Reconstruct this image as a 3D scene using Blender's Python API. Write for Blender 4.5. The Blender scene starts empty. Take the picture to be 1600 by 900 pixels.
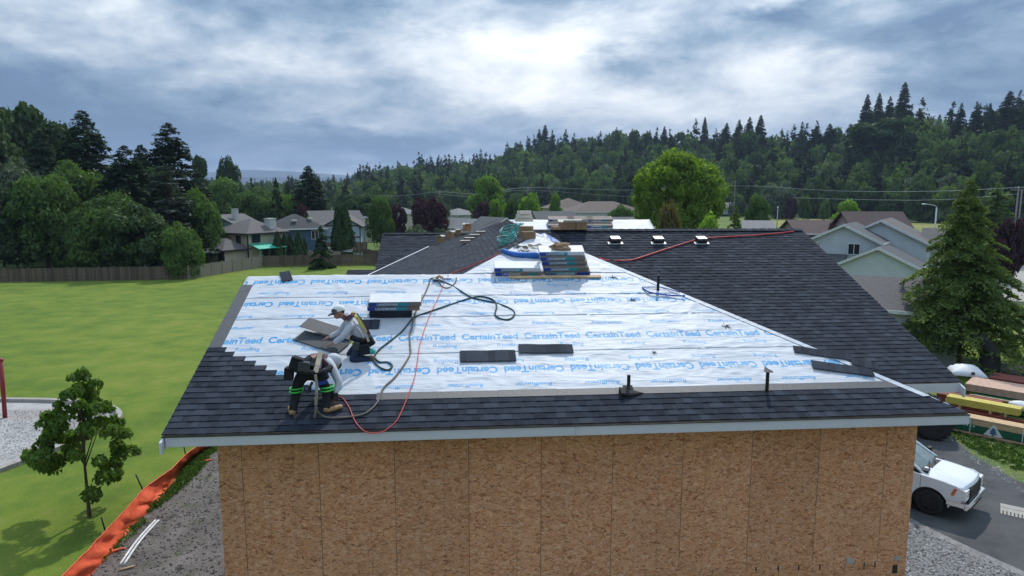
import bpy, bmesh, math, random
import numpy as np
from mathutils import Vector, Matrix
random.seed(4)
SC = bpy.context.scene
COL = SC.collection
PI = math.pi
R_ = math.radians
# ------------------------------------------------------------ camera
CAM = Vector((3.8186, -10.8174, 9.8)); FPX = 1061.0
PIT, YAW, ROL = 0.138647, 0.085785, 0.001584
def cam_axes():
    fw = Vector((math.sin(YAW)*math.cos(PIT), math.cos(YAW)*math.cos(PIT), -math.sin(PIT)))
    r = Vector((math.cos(YAW), -math.sin(YAW), 0)); u = r.cross(fw)
    return r*math.cos(ROL)+u*math.sin(ROL), u*math.cos(ROL)-r*math.sin(ROL), fw
CR, CU, CF = cam_axes()
cd = bpy.data.cameras.new('camera'); cam = bpy.data.objects.new('camera', cd); COL.objects.link(cam)
cd.sensor_width = 36; cd.lens = 36*FPX/1600; cd.clip_end = 20000; cd.clip_start = .1
cam.matrix_world = Matrix(((CR.x, CU.x, -CF.x, CAM.x), (CR.y, CU.y, -CF.y, CAM.y), (CR.z, CU.z, -CF.z, CAM.z), (0, 0, 0, 1)))
SC.camera = cam
# ------------------------------------------------------------ light
SUN_AZ, SUN_EL = R_(19), R_(50)
SD = Vector((math.sin(SUN_AZ)*math.cos(SUN_EL), math.cos(SUN_AZ)*math.cos(SUN_EL), math.sin(SUN_EL)))
ld = bpy.data.lights.new('sun', 'SUN'); ld.energy = 3.3; ld.angle = R_(1.6); ld.color = (1, .955, .88)
sun = bpy.data.objects.new('sun', ld); COL.objects.link(sun); sun.rotation_euler = SD.to_track_quat('Z', 'Y').to_euler(); sun.location = (0, 0, 60)
SC.view_settings.view_transform = 'Standard'; SC.view_settings.look = 'None'; SC.view_settings.exposure = 0; SC.view_settings.gamma = 1
SC.cycles.max_bounces = 6; SC.cycles.diffuse_bounces = 3; SC.cycles.glossy_bounces = 2; SC.cycles.transmission_bounces = 4
SC.cycles.caustics_reflective = False; SC.cycles.caustics_refractive = False

class NT:
    """tiny node-tree writer"""
    def __init__(s, tree): s.t = tree; s.n = tree.nodes; s.l = tree.links
    def node(s, typ, ins=None, **kw):
        nd = s.n.new('ShaderNode'+typ)
        for k, v in kw.items(): setattr(nd, k, v)
        for k, v in (ins or {}).items(): s.set(nd.inputs[k], v)
        return nd
    def set(s, sock, v):
        if isinstance(v, bpy.types.Node): v = v.outputs[0]
        if isinstance(v, bpy.types.NodeSocket): s.l.new(v, sock)
        elif isinstance(v, (tuple, list)) and len(v) == 3 and sock.type == 'RGBA': sock.default_value = (*v, 1)
        else: sock.default_value = v
    def math(s, op, a, b=0.0, c=0.0, clamp=False):
        nd = s.n.new('ShaderNodeMath'); nd.operation = op; nd.use_clamp = clamp
        s.set(nd.inputs[0], a); s.set(nd.inputs[1], b); s.set(nd.inputs[2], c); return nd.outputs[0]
    def vmath(s, op, a, b=(0, 0, 0), out=0):
        nd = s.n.new('ShaderNodeVectorMath'); nd.operation = op
        s.set(nd.inputs[0], a)
        if op == 'SCALE': s.set(nd.inputs['Scale'], b)
        else: s.set(nd.inputs[1], b)
        return nd.outputs[out]
    def mix(s, f, a, b, blend='MIX'):
        nd = s.n.new('ShaderNodeMix'); nd.data_type = 'RGBA'; nd.blend_type = blend
        s.set(nd.inputs[0], f); s.set(nd.inputs[6], a); s.set(nd.inputs[7], b); return nd.outputs[2]
    def noise(s, vec, scale, detail=4, rough=.55, dist=0, out=0):
        return s.node('TexNoise', {'Vector': vec, 'Scale': scale, 'Detail': detail, 'Roughness': rough, 'Distortion': dist}).outputs[out]
    def ramp(s, v, stops):
        nd = s.n.new('ShaderNodeValToRGB'); s.set(nd.inputs[0], v); e = nd.color_ramp.elements
        while len(e) < len(stops): e.new(.5)
        for el, (p, c) in zip(e, stops): el.position = p; el.color = (*c, 1) if isinstance(c, tuple) else (c, c, c, 1)
        return nd.outputs[0]
    def rng(s, v, a, b, c=0., d=1.):
        nd = s.n.new('ShaderNodeMapRange'); s.set(nd.inputs[0], v)
        for i, q in enumerate((a, b, c, d)): nd.inputs[i+1].default_value = q
        return nd.outputs[0]
    def comb(s, x, y, z):
        nd = s.n.new('ShaderNodeCombineXYZ'); s.set(nd.inputs[0], x); s.set(nd.inputs[1], y); s.set(nd.inputs[2], z); return nd.outputs[0]
    def sep(s, v):
        nd = s.n.new('ShaderNodeSeparateXYZ'); s.set(nd.inputs[0], v); return nd.outputs

def pixdir(px, py): return (CF*FPX+CR*(px-800)-CU*(py-450)).normalized()
# ------------------------------------------------------------ world: NISHITA sky behind a cloud deck
W = bpy.data.worlds.new('World'); SC.world = W; W.use_nodes = True
t = NT(W.node_tree); t.n.clear()
sky = t.node('TexSky', sky_type='NISHITA', sun_disc=False, sun_elevation=SUN_EL, sun_rotation=SUN_AZ)
dirv = t.node('TexCoord').outputs['Generated']
dx, dy, dz = t.sep(dirv)
zc = t.math('ADD', t.math('ABSOLUTE', dz), .22)
uv = t.comb(t.math('DIVIDE', dx, zc), t.math('DIVIDE', dy, zc), 0)
n1 = t.noise(t.vmath('ADD', uv, (3.1, 7.7, 2)), .85, 9, .55, .3)
n2 = t.noise(t.vmath('ADD', uv, (13.1, 1.7, 5)), 3.0, 8, .6, .4)
n3 = t.noise(t.vmath('MULTIPLY', dirv, (1, 1, 2.2)), 5.5, 10, .64, .2)
dens = t.math('ADD', t.math('ADD', t.math('ADD', t.math('MULTIPLY', n1, .50), t.math('MULTIPLY', n2, .20)), t.math('MULTIPLY', n3, .36)), -.045)
warp = t.vmath('SCALE', t.vmath('SUBTRACT', t.node('TexNoise', {'Vector': t.vmath('MULTIPLY', dirv, (1, 1, 2.4)), 'Scale': 5., 'Detail': 6, 'Roughness': .55}).outputs['Color'], (.5, .5, .5)), .2)
wd = t.vmath('ADD', dirv, warp)
def blob(px, py, rx, ry, amt):
    d0 = pixdir(px, py); rr = d0.cross(Vector((0, 0, 1))).normalized(); uu = rr.cross(d0)
    dd = t.vmath('SUBTRACT', wd, tuple(d0))
    a = t.math('DIVIDE', t.vmath('DOT_PRODUCT', dd, tuple(rr), 1), rx/FPX); b = t.math('DIVIDE', t.vmath('DOT_PRODUCT', dd, tuple(uu), 1), ry/FPX)
    q = t.math('ADD', t.math('MULTIPLY', a, a), t.math('MULTIPLY', b, b))
    return t.math('MULTIPLY', t.math('POWER', 2.718, t.math('MULTIPLY', q, -1.0)), amt)
for b in BLOBS if 'BLOBS' in globals() else ((830, 105, 125, 50, -.20), (960, 30, 170, 55, -.06), (500, 90, 190, 45, -.05), (1300, 120, 190, 40, -.06),
          (250, 215, 330, 38, .10), (620, 225, 130, 16, .12), (80, 130, 190, 40, .05), (1420, 45, 260, 50, .11), (1230, 10, 60, 16, .12), (980, 125, 90, 22, .13), (1500, 130, 110, 18, .04),
          (300, 30, 200, 40, -.02), (450, 258, 160, 10, .05)):
    dens = t.math('ADD', dens, blob(*b))
# brighter where the cloud deck is lit through from the sun side
sdot = t.math('MAXIMUM', t.vmath('DOT_PRODUCT', dirv, tuple(SD), 1), 0.0)
glow = t.math('POWER', sdot, 3.0)
dens = t.math('SUBTRACT', dens, t.math('MULTIPLY', glow, .06))
ccol = t.ramp(dens, [(.25, (1.25, 1.26, 1.26)), (.355, (.88, .94, .98)), (.425, (.56, .65, .75)), (.49, (.30, .415, .545)), (.57, (.14, .23, .365)), (.8, (.075, .135, .25))])
ccol = t.mix(t.math('MULTIPLY', glow, .0), ccol, (1.3, 1.3, 1.25))
skyc = t.vmath('SCALE', sky, .10)
cover = t.rng(dens, .16, .24, .55, .985)
# overcast luminance law: the zenith is brighter than the sky near the horizon
cie = t.math('DIVIDE', t.math('ADD', 1.0, t.math('MULTIPLY', t.math('MAXIMUM', dz, 0.0), 2.0)), 1.3)
fin = t.mix(cover, skyc, t.vmath('SCALE', ccol, cie))
bg = t.node('Background', {'Color': fin, 'Strength': 1.0}); out = t.node('OutputWorld', {'Surface': bg})

# ------------------------------------------------------------ object helpers
def setp(o, label=None, cat=None, group=None, kind=None):
    if label: o['label'] = label
    if cat: o['category'] = cat
    if group: o['group'] = group
    if kind: o['kind'] = kind
    return o
def empty(name, loc=(0, 0, 0), rz=0, label=None, cat=None, group=None):
    o = bpy.data.objects.new(name, None); COL.objects.link(o); o.location = loc; o.rotation_euler = (0, 0, rz); o.empty_display_size = .2
    return setp(o, label, cat, group)
def link(name, me, parent=None, M=None):
    o = bpy.data.objects.new(name, me); COL.objects.link(o)
    if parent: o.parent = parent
    if M is not None: o.matrix_local = M
    return o
def copy_tree(o, parent=None):
    c = o.copy(); COL.objects.link(c); c.parent = parent
    for ch in o.children: copy_tree(ch, c)
    return c
class MB:
    def __init__(s): s.v = []; s.f = []; s.m = []; s.cur = 0; s.tone = []; s.tn = .5; s.sm = []; s.smooth = False
    def add(s, vs, fs, M=None):
        b = len(s.v)
        for p in vs:
            p = Vector(p)
            s.v.append(tuple(M @ p) if M is not None else tuple(p))
        for f in fs: s.f.append([b+i for i in f]); s.m.append(s.cur); s.tone.append(s.tn); s.sm.append(s.smooth)
        return s
    def mat(s, i): s.cur = i; return s
    def box(s, x0, y0, z0, x1, y1, z1, M=None):
        vs = [(x0, y0, z0), (x1, y0, z0), (x1, y1, z0), (x0, y1, z0), (x0, y0, z1), (x1, y0, z1), (x1, y1, z1), (x0, y1, z1)]
        return s.add(vs, [(0, 3, 2, 1), (4, 5, 6, 7), (0, 1, 5, 4), (1, 2, 6, 5), (2, 3, 7, 6), (3, 0, 4, 7)], M)
    def cbox(s, c, sz, M=None, rz=0):
        m = Matrix.Translation(c) @ Matrix.Rotation(rz, 4, 'Z')
        if M is not None: m = M @ m
        a, b, d = sz[0]/2, sz[1]/2, sz[2]/2
        return s.box(-a, -b, -d, a, b, d, m)
    def prism(s, pts, h, axis='Z', M=None):
        """2D polygon extruded 0..h ; axis Z -> (x,y), axis Y -> (x,z), axis X -> (y,z)"""
        n = len(pts); mp = {'Z': lambda p, k: (p[0], p[1], k), 'Y': lambda p, k: (p[0], k, p[1]), 'X': lambda p, k: (k, p[0], p[1])}[axis]
        vs = [mp(p, 0) for p in pts]+[mp(p, h) for p in pts]
        fs = [tuple(range(n))[::-1], tuple(range(n, 2*n))]+[(i, (i+1) % n, n+(i+1) % n, n+i) for i in range(n)]
        return s.add(vs, fs, M)
    def slab(s, poly, th, up=None):
        """3D planar polygon given thickness downwards along its normal"""
        P = [Vector(p) for p in poly]; nrm = (P[1]-P[0]).cross(P[2]-P[0]).normalized()
        if nrm.z < 0: P.reverse(); nrm = -nrm
        n = len(P); vs = P+[p-nrm*th for p in P]
        return s.add(vs, [tuple(range(n)), tuple(range(n, 2*n))[::-1]]+[(i, n+i, n+(i+1) % n, (i+1) % n) for i in range(n)])
    def cyl(s, p0, p1, r0, r1=None, n=10, cap=True):
        r1 = r0 if r1 is None else r1; p0 = Vector(p0); p1 = Vector(p1); d = (p1-p0).normalized()
        a = d.orthogonal().normalized(); b = d.cross(a); sm = s.smooth; s.smooth = n > 6
        vs = [p+(a*math.cos(2*PI*i/n)+b*math.sin(2*PI*i/n))*r for p, r in ((p0, r0), (p1, r1)) for i in range(n)]
        s.add(vs, [(i, (i+1) % n, n+(i+1) % n, n+i) for i in range(n)]); s.smooth = False
        if cap: s.add([vs[i] for i in range(n)], [tuple(range(n))[::-1]]); s.add([vs[n+i] for i in range(n)], [tuple(range(n))])
        s.smooth = sm; return s
    def tube(s, pts, r, n=6, sub=4, closed=False):
        P = [Vector(p) for p in pts]
        if sub > 1:
            Q = []; m = len(P)
            for i in range(m-1):
                p0, p1, p2, p3 = P[max(i-1, 0)], P[i], P[i+1], P[min(i+2, m-1)]
                for k in range(sub):
                    u = k/sub; Q.append(.5*((2*p1)+(p2-p0)*u+(2*p0-5*p1+4*p2-p3)*u*u+(3*p1-p0-3*p2+p3)*u**3))
            Q.append(P[-1]); P = Q
        rr = r if isinstance(r, (list, tuple)) else None
        b = len(s.v); a = None; m = len(P)
        for i, p in enumerate(P):
            d = (P[min(i+1, m-1)]-P[max(i-1, 0)])
            d = d.normalized() if d.length > 1e-9 else Vector((0, 0, 1))
            a = d.orthogonal().normalized() if a is None else (a-d*a.dot(d)).normalized()
            c = d.cross(a)
            q = r if rr is None else rr[0]+(rr[-1]-rr[0])*i/(m-1)
            for k in range(n): s.v.append(tuple(p+(a*math.cos(2*PI*k/n)+c*math.sin(2*PI*k/n))*q))
        for i in range(m-1):
            for k in range(n):
                s.f.append([b+i*n+k, b+i*n+(k+1) % n, b+(i+1)*n+(k+1) % n, b+(i+1)*n+k]); s.m.append(s.cur); s.tone.append(s.tn); s.sm.append(True)
        s.f.append([b+k for k in range(n)][::-1]); s.f.append([b+(m-1)*n+k for k in range(n)])
        for _ in (0, 1): s.m.append(s.cur); s.tone.append(s.tn); s.sm.append(False)
        return s
    def sphere(s, c, r, nu=10, nv=7, M=None, z0=-1):
        c = Vector(c); r = Vector(r) if not isinstance(r, (int, float)) else Vector((r, r, r)); vs = []; fs = []
        for j in range(nv+1):
            th = -PI/2+PI*j/nv
            th = max(th, math.asin(z0)) if z0 > -1 else th
            for i in range(nu):
                ph = 2*PI*i/nu; vs.append(c+Vector((r.x*math.cos(th)*math.cos(ph), r.y*math.cos(th)*math.sin(ph), r.z*math.sin(th))))
        for j in range(nv):
            for i in range(nu): fs.append((j*nu+i, j*nu+(i+1) % nu, (j+1)*nu+(i+1) % nu, (j+1)*nu+i))
        sm = s.smooth; s.smooth = True; s.add(vs, fs, M); s.smooth = sm; return s
    def mesh(s, name, mats):
        me = bpy.data.meshes.new(name); me.from_pydata(s.v, [], s.f)
        for m in (mats if isinstance(mats, (list, tuple)) else [mats]): me.materials.append(m)
        me.polygons.foreach_set('material_index', s.m); me.polygons.foreach_set('use_smooth', s.sm)
        a = me.attributes.new('tone', 'FLOAT', 'FACE'); a.data.foreach_set('value', s.tone)
        me.update(); return me
    def build(s, name, mats, parent=None, M=None, bevel=0):
        me = s.mesh(name, mats)
        o = link(name, me, parent, M)
        if bevel:
            b = o.modifiers.new('bevel', 'BEVEL'); b.width = bevel; b.segments = 2; b.limit_method = 'ANGLE'; b.angle_limit = R_(40)
        return o

# ------------------------------------------------------------ materials
def new_mat(name):
    m = bpy.data.materials.new(name); m.use_nodes = True; t = NT(m.node_tree); t.n.clear()
    bs = t.node('BsdfPrincipled'); o = t.node('OutputMaterial', {'Surface': bs.outputs[0]}); return m, t, bs, o
def mk(name, c, rough=.7, ns=8., na=.25, bump=.0, bs_=None, metal=0, spec=.4, vary=0., c2=None, c2s=2., coat=0, dirt=0):
    """plain procedural paint / fabric / timber: grain noise, optional second tone, bump, per-object variation"""
    m, t, b, o = new_mat(name); P = t.node('TexCoord').outputs['Object']
    n = t.noise(P, ns, 5, .6); f = t.rng(n, .3, .7, 1-na, 1+na)
    col = t.vmath('SCALE', tuple(c), f) if c2 is None else t.vmath('SCALE', t.mix(t.rng(t.noise(P, c2s, 4, .6), .4, .6), c, c2), f)
    if vary: col = t.vmath('SCALE', col, t.rng(t.node('ObjectInfo').outputs['Random'], 0, 1, 1-vary, 1+vary))
    if dirt: col = t.mix(t.rng(t.noise(P, ns*.15+.3, 6, .7), .5, .75, 0, dirt), col, (.16, .13, .10))
    t.set(b.inputs['Base Color'], col); b.inputs['Roughness'].default_value = rough; b.inputs['Metallic'].default_value = metal
    b.inputs['Specular IOR Level'].default_value = spec; b.inputs['Coat Weight'].default_value = coat
    if bump: t.set(b.inputs['Normal'], t.node('Bump', {'Height': t.noise(P, bs_ or ns*2, 4, .6), 'Strength': bump, 'Distance': .02}))
    return m
MT = {}
MT['white_paint'] = mk('white_paint', (.56, .56, .61), .5, 3, .06, dirt=.12)
MT['black_plastic'] = mk('black_plastic', (.012, .012, .014), .4, 30, .2)
MT['black_rubber'] = mk('black_rubber', (.018, .018, .018), .8, 30, .3, .3)
MT['cardboard'] = mk('cardboard', (.27, .175, .105), .85, 6, .15, vary=.2)
MT['light_wood'] = mk('light_wood', (.48, .33, .19), .8, 7, .22, vary=.12)
MT['timber'] = mk('timber', (.33, .21, .125), .8, 4, .25, vary=.15)
MT['paper'] = mk('paper', (.62, .60, .55), .8, 12, .15)
MT['metal'] = mk('metal', (.5, .52, .54), .35, 10, .1, metal=.8)
MT['chrome'] = mk('chrome', (.7, .7, .72), .18, 4, .03, metal=1)
MT['dark_metal'] = mk('dark_metal', (.03, .03, .035), .4, 10, .1, metal=.3)
MT['blue_film'] = mk('blue_film', (.015, .12, .45), .35, 4, .25, .5, 9)
MT['teal_hose'] = mk('teal_hose', (.02, .36, .32), .4, 9, .15)
MT['red_hose'] = mk('red_hose', (.50, .045, .04), .45, 9, .15)
MT['green_rope'] = mk('green_rope', (.035, .075, .075), .8, 60, .4, .5)
MT['grey_rope'] = mk('grey_rope', (.17, .15, .12), .85, 60, .4, .5)
MT['stone'] = mk('stone', (.30, .29, .28), .9, 3, .35, vary=.3)
MT['glass'] = mk('glass', (.02, .028, .035), .06, 2, .1, spec=.8)
MT['curtain'] = mk('curtain', (.42, .45, .48), .25, 9, .2)
MT['bark'] = mk('bark', (.075, .055, .04), .9, 12, .35, .6)

def shingle_mat(name, ca, cb, scale=1.):
    m, t, b, o = new_mat(name); P = t.node('TexCoord').outputs['Object']
    tone = t.node('Attribute', attribute_name='tone').outputs['Fac']
    rnd = t.node('ObjectInfo').outputs['Random']
    f = t.math('ADD', t.math('MULTIPLY', tone, .75), t.math('MULTIPLY', rnd, .25))
    col = t.mix(f, ca, cb)
    g = t.rng(t.noise(P, 160*scale, 2, .7), .3, .7, .55, 1.45); g2 = t.rng(t.noise(P, 3.*scale, 4, .6), .3, .7, .86, 1.14)
    col = t.vmath('SCALE', t.vmath('SCALE', col, g), g2)
    t.set(b.inputs['Base Color'], col); b.inputs['Roughness'].default_value = .92; b.inputs['Specular IOR Level'].default_value = .14
    t.set(b.inputs['Normal'], t.node('Bump', {'Height': t.noise(P, 220*scale, 2, .6), 'Strength': .35, 'Distance': .004}))
    return m
MT['shingle'] = shingle_mat('asphalt_shingle', (.014, .018, .027), (.044, .052, .070))
MT['shingle_dull'] = mk('shingle_back_side', (.035, .04, .05), .6, 40, .3, .3)
MT['shingle_back'] = mk('shingle_back', (.06, .063, .072), .5, 40, .3, .3)

def osb_mat():
    m, t, b, o = new_mat('oriented_strand_board'); P = t.node('TexCoord').outputs['Object']
    r = t.node('ObjectInfo').outputs['Random']
    P = t.vmath('ADD', P, t.comb(t.math('MULTIPLY', r, 37.), 0, t.math('MULTIPLY', r, 91.)))
    x, y, z = t.sep(P); col = t.mix(t.rng(t.noise(P, 1.1, 4, .6), .35, .65), (.60, .295, .145), (.70, .385, .21))
    hgt = None
    for i, (sc, asp, ln, wd_) in enumerate(((5.2, 2.6, .49, .2), (7., 2.8, .49, .17), (9., 2.7, .48, .18), (12, 2.7, .48, .16), (16, 2.6, .46, .17))):
        q = t.comb(t.math('MULTIPLY', x, sc), t.math('MULTIPLY', z, sc*asp), 3.3*i+.5)
        vo = t.node('TexVoronoi', {'Vector': q, 'Scale': 1.0, 'Randomness': 1.0}, voronoi_dimensions='2D')
        d = t.vmath('SUBTRACT', q, vo.outputs['Position']); ddx, ddy, _ = t.sep(d); ddy = t.math('DIVIDE', ddy, asp)
        cr, cg, cb = t.sep(vo.outputs['Color'])
        ang = t.math('MULTIPLY', t.math('SUBTRACT', cr, .5), 2.3)
        ca, sa = t.math('COSINE', ang), t.math('SINE', ang)
        u = t.math('ABSOLUTE', t.math('ADD', t.math('MULTIPLY', ddx, ca), t.math('MULTIPLY', ddy, sa)))
        v = t.math('ABSOLUTE', t.math('SUBTRACT', t.math('MULTIPLY', ddy, ca), t.math('MULTIPLY', ddx, sa)))
        mk_ = t.math('MULTIPLY', t.math('LESS_THAN', u, ln), t.math('LESS_THAN', v, t.math('MULTIPLY', t.math('ADD', cb, .35), wd_*.62)))
        pick = t.math('MULTIPLY', mk_, t.math('GREATER_THAN', cg, .22))
        sc_ = t.ramp(cg, [(.22, (.21, .085, .04)), (.32, (.38, .175, .09)), (.48, (.55, .30, .18)), (.78, (.68, .41, .265)), (1., (.78, .53, .37))])
        col = t.mix(t.math('MULTIPLY', pick, .85), col, sc_)
        hh = t.math('MULTIPLY', pick, t.math('ADD', cg, .2)); hgt = hh if hgt is None else t.math('MAXIMUM', hgt, hh)
    fine = t.noise(t.vmath('MULTIPLY', P, (14, 14, 60)), 1., 3, .6)
    col = t.vmath('SCALE', col, t.rng(fine, .3, .7, .88, 1.12))
    # weathering blotches
    col = t.mix(t.rng(t.noise(P, .55, 6, .65), .54, .8, 0, .35), col, (.20, .125, .08))
    # stamped stud lines every 16 inches and the painted green panel edges (panel space: u 0..1.22)
    ux = t.sep(t.node('TexCoord').outputs['Object'])[0]
    wob = t.math('ADD', ux, t.rng(t.noise(P, 1.3, 2), .3, .7, -.004, .004))
    def line(pos, w): return t.math('LESS_THAN', t.math('ABSOLUTE', t.math('SUBTRACT', wob, pos)), w)
    ln = t.math('MAXIMUM', line(.406, .0035), line(.81, .0035))
    brk = t.math('GREATER_THAN', t.noise(t.vmath('MULTIPLY', P, (3, 3, 5)), 1.3, 4, .8), .47)
    col = t.mix(t.math('MULTIPLY', t.math('MULTIPLY', ln, brk), .45), col, (.08, .10, .06))
    col = t.vmath('MULTIPLY', t.vmath('SCALE', col, t.rng(r, 0, 1, .92, 1.08)), (.93, .79, .75))
    pz = t.sep(t.node('TexCoord').outputs['Object'])[2]
    nail = t.math('MULTIPLY', t.math('MAXIMUM', t.math('MAXIMUM', line(.406, .007), line(.81, .007)), t.math('MAXIMUM', line(.022, .007), line(1.19, .007))), t.math('LESS_THAN', t.math('FRACT', t.math('ADD', t.math('MULTIPLY', pz, 5.2), t.math('MULTIPLY', r, 7.))), .07))
    col = t.mix(t.math('MULTIPLY', nail, .7), col, (.05, .045, .04))
    edge = t.math('MAXIMUM', t.math('LESS_THAN', ux, .005), t.math('GREATER_THAN', ux, 1.213))
    col = t.mix(t.math('MULTIPLY', edge, t.rng(t.noise(P, 9, 4, .8), .35, .6, .25, .85)), col, (.03, .06, .035))
    t.set(b.inputs['Base Color'], col); b.inputs['Roughness'].default_value = .75; b.inputs['Specular IOR Level'].default_value = .25
    t.set(b.inputs['Normal'], t.node('Bump', {'Height': hgt, 'Strength': .35, 'Distance': .004}))
    return m
MT['osb'] = osb_mat()

def foliage_mat(name, ca, cb, cc=None, trans=.35):
    m = bpy.data.materials.new(name); m.use_nodes = True; t = NT(m.node_tree); t.n.clear()
    tone = t.node('Attribute', attribute_name='tone').outputs['Fac']
    rnd = t.node('ObjectInfo').outputs['Random']
    col = t.mix(tone, ca, cb); col = t.vmath('SCALE', col, t.rng(rnd, 0, 1, .8, 1.22))
    df = t.node('BsdfDiffuse', {'Color': col}); tr = t.node('BsdfTranslucent', {'Color': t.vmath('MULTIPLY', col, (1.15, 1.25, .6))})
    gl = t.node('BsdfGlossy', {'Color': (.5, .5, .5), 'Roughness': .5})
    mx = t.node('MixShader', {0: trans, 1: df.outputs[0], 2: tr.outputs[0]}); mx2 = t.node('MixShader', {0: .03, 1: mx.outputs[0], 2: gl.outputs[0]})
    t.node('OutputMaterial', {'Surface': mx2.outputs[0]}); return m
MT['leaf_mid'] = foliage_mat('mid_green_leaves', (.04, .085, .018), (.12, .205, .038))
MT['leaf_bright'] = foliage_mat('bright_green_leaves', (.07, .15, .016), (.21, .34, .045), trans=.5)
MT['leaf_dark'] = foliage_mat('dark_green_leaves', (.022, .048, .016), (.068, .115, .034))
MT['leaf_grey'] = foliage_mat('grey_green_leaves', (.055, .08, .055), (.12, .155, .10))
MT['leaf_purple'] = foliage_mat('purple_leaves', (.028, .010, .018), (.075, .028, .042), trans=.25)
MT['leaf_brown'] = foliage_mat('olive_brown_leaves', (.085, .07, .025), (.17, .135, .045))
MT['needle'] = foliage_mat('conifer_needles', (.012, .027, .016), (.042, .07, .032), trans=.15)
MT['needle_mid'] = foliage_mat('cedar_needles', (.038, .075, .018), (.16, .22, .05), trans=.4)
MT['needle_blue'] = foliage_mat('grey_conifer_needles', (.035, .052, .042), (.085, .105, .08), trans=.15)
MT['needle_cyp'] = foliage_mat('cypress_needles', (.02, .048, .015), (.065, .11, .034), trans=.15)
# ------------------------------------------------------------ geometry of the roof (metres; x along the front wall, y away, z up)
S = .40475; ZT = 6.1827; XL, XR = -.548, 12.332; OV = .6
HA = (XR-XL)/2; AX, AY, AZ = XL+HA, -OV+HA, ZT+S*HA
CS = 1/math.sqrt(1+S*S); SN = S*CS
def fr(o, u, v):
    u = Vector(u).normalized(); v = Vector(v).normalized(); w = u.cross(v)
    return Matrix(((u.x, v.x, w.x, o[0]), (u.y, v.y, w.y, o[1]), (u.z, v.z, w.z, o[2]), (0, 0, 0, 1)))
MA = fr((XL, -OV, ZT), (1, 0, 0), (0, CS, SN))          # front slope
ME = fr((AX, 1.19, ZT), (1, 0, 0), (0, CS, SN))         # right wing slope
MD = fr((XL, 20, ZT), (0, -1, 0), (CS, 0, SN))          # long slope facing left
MF = fr((.75, 14.7, ZT), (1, 0, 0), (0, CS, SN))        # far left wing slope
MH = fr((AX, 8.46, ZT), (1, 0, 0), (0, CS, SN))         # far right white slope
def hit(px, py, M, w=0.0):
    """photo pixel -> local (u, v, w) on the plane w above frame M"""
    d = (CF*FPX+CR*(px-800)-CU*(py-450)); Mi = M.inverted(); c = Mi @ CAM; dl = Mi.to_3x3() @ d
    k = (w-c.z)/dl.z; return Vector((c.x+dl.x*k, c.y+dl.y*k, w))
MG = Matrix.Identity(4)
def G(px, py, z=0.0): return hit(px, py, MG, z)
def atd(px, py, dist):
    d = (CF*FPX+CR*(px-800)-CU*(py-450)); return CAM+d*(dist/math.hypot(d.x, d.y))
def P_(M, px, py, w=0.0): return M @ hit(px, py, M, w)

building = empty('building', (0, 0, 0), 0, 'single storey building under construction with bare strand board walls and half shingled roof', 'building')
# --- word stamps for the printed membrane
def word_tris(txt, size, shear=0., off=0., sx=1.):
    cu = bpy.data.curves.new('w', 'FONT'); cu.body = txt; cu.size = size; cu.shear = shear; cu.offset = off; cu.resolution_u = 3
    cu.align_x = 'CENTER'; cu.align_y = 'CENTER'
    o = bpy.data.objects.new('w', cu); COL.objects.link(o); me = bpy.data.meshes.new_from_object(o)
    bpy.data.objects.remove(o); me.calc_loop_triangles()
    co = np.array([v.co[:2] for v in me.vertices])*np.array([sx, 1]); tr = np.array([tuple(l.vertices) for l in me.loop_triangles]); 
    bpy.data.meshes.remove(me); return co, tr
def raster(co, tr, px):
    lo = co.min(0)-2*px; n = np.ceil((co.max(0)+2*px-lo)/px).astype(int); ss = 3
    im = np.zeros((n[1]*ss, n[0]*ss), np.float32); q = (co-lo)/px*ss
    for a, b, c in tr:
        A, B, C = q[a], q[b], q[c]; x0, y0 = np.floor(np.minimum(np.minimum(A, B), C)).astype(int); x1, y1 = np.ceil(np.maximum(np.maximum(A, B), C)).astype(int)
        yy, xx = np.mgrid[y0:y1+1, x0:x1+1]; den = (B[0]-A[0])*(C[1]-A[1])-(C[0]-A[0])*(B[1]-A[1])
        if abs(den) < 1e-9: continue
        w1 = ((xx-A[0])*(C[1]-A[1])-(C[0]-A[0])*(yy-A[1]))/den; w2 = ((B[0]-A[0])*(yy-A[1])-(xx-A[0])*(B[1]-A[1]))/den
        msk = (w1 >= -1e-3) & (w2 >= -1e-3) & (w1+w2 <= 1.001)
        sub = im[y0:y1+1, x0:x1+1]; sub[msk[:sub.shape[0], :sub.shape[1]]] = 1
    return im.reshape(n[1], ss, n[0], ss).mean((1, 3))
PXM = .004; UW, VH = 12.88, 7.2
canvas = np.zeros((int(VH/PXM), int(UW/PXM)), np.float32)
def stamp_of(txt, w_target, h, shear, off):
    co, tr = word_tris(txt, h*1.38, shear, off); k = w_target/(co[:, 0].max()-co[:, 0].min()); co = co*np.array([k, 1]); return raster(co, tr, PXM)
ST = {'CT': stamp_of('CertainTeed', 1.06, .19, 0, .0095), 'RR': stamp_of('RoofRunner', .64, .10, .25, .003), 'RO': stamp_of('Roofing', .44, .115, 0, .002),
      'TM': stamp_of('SAINT-GOBAIN', .36, .026, 0, 0)}
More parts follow.
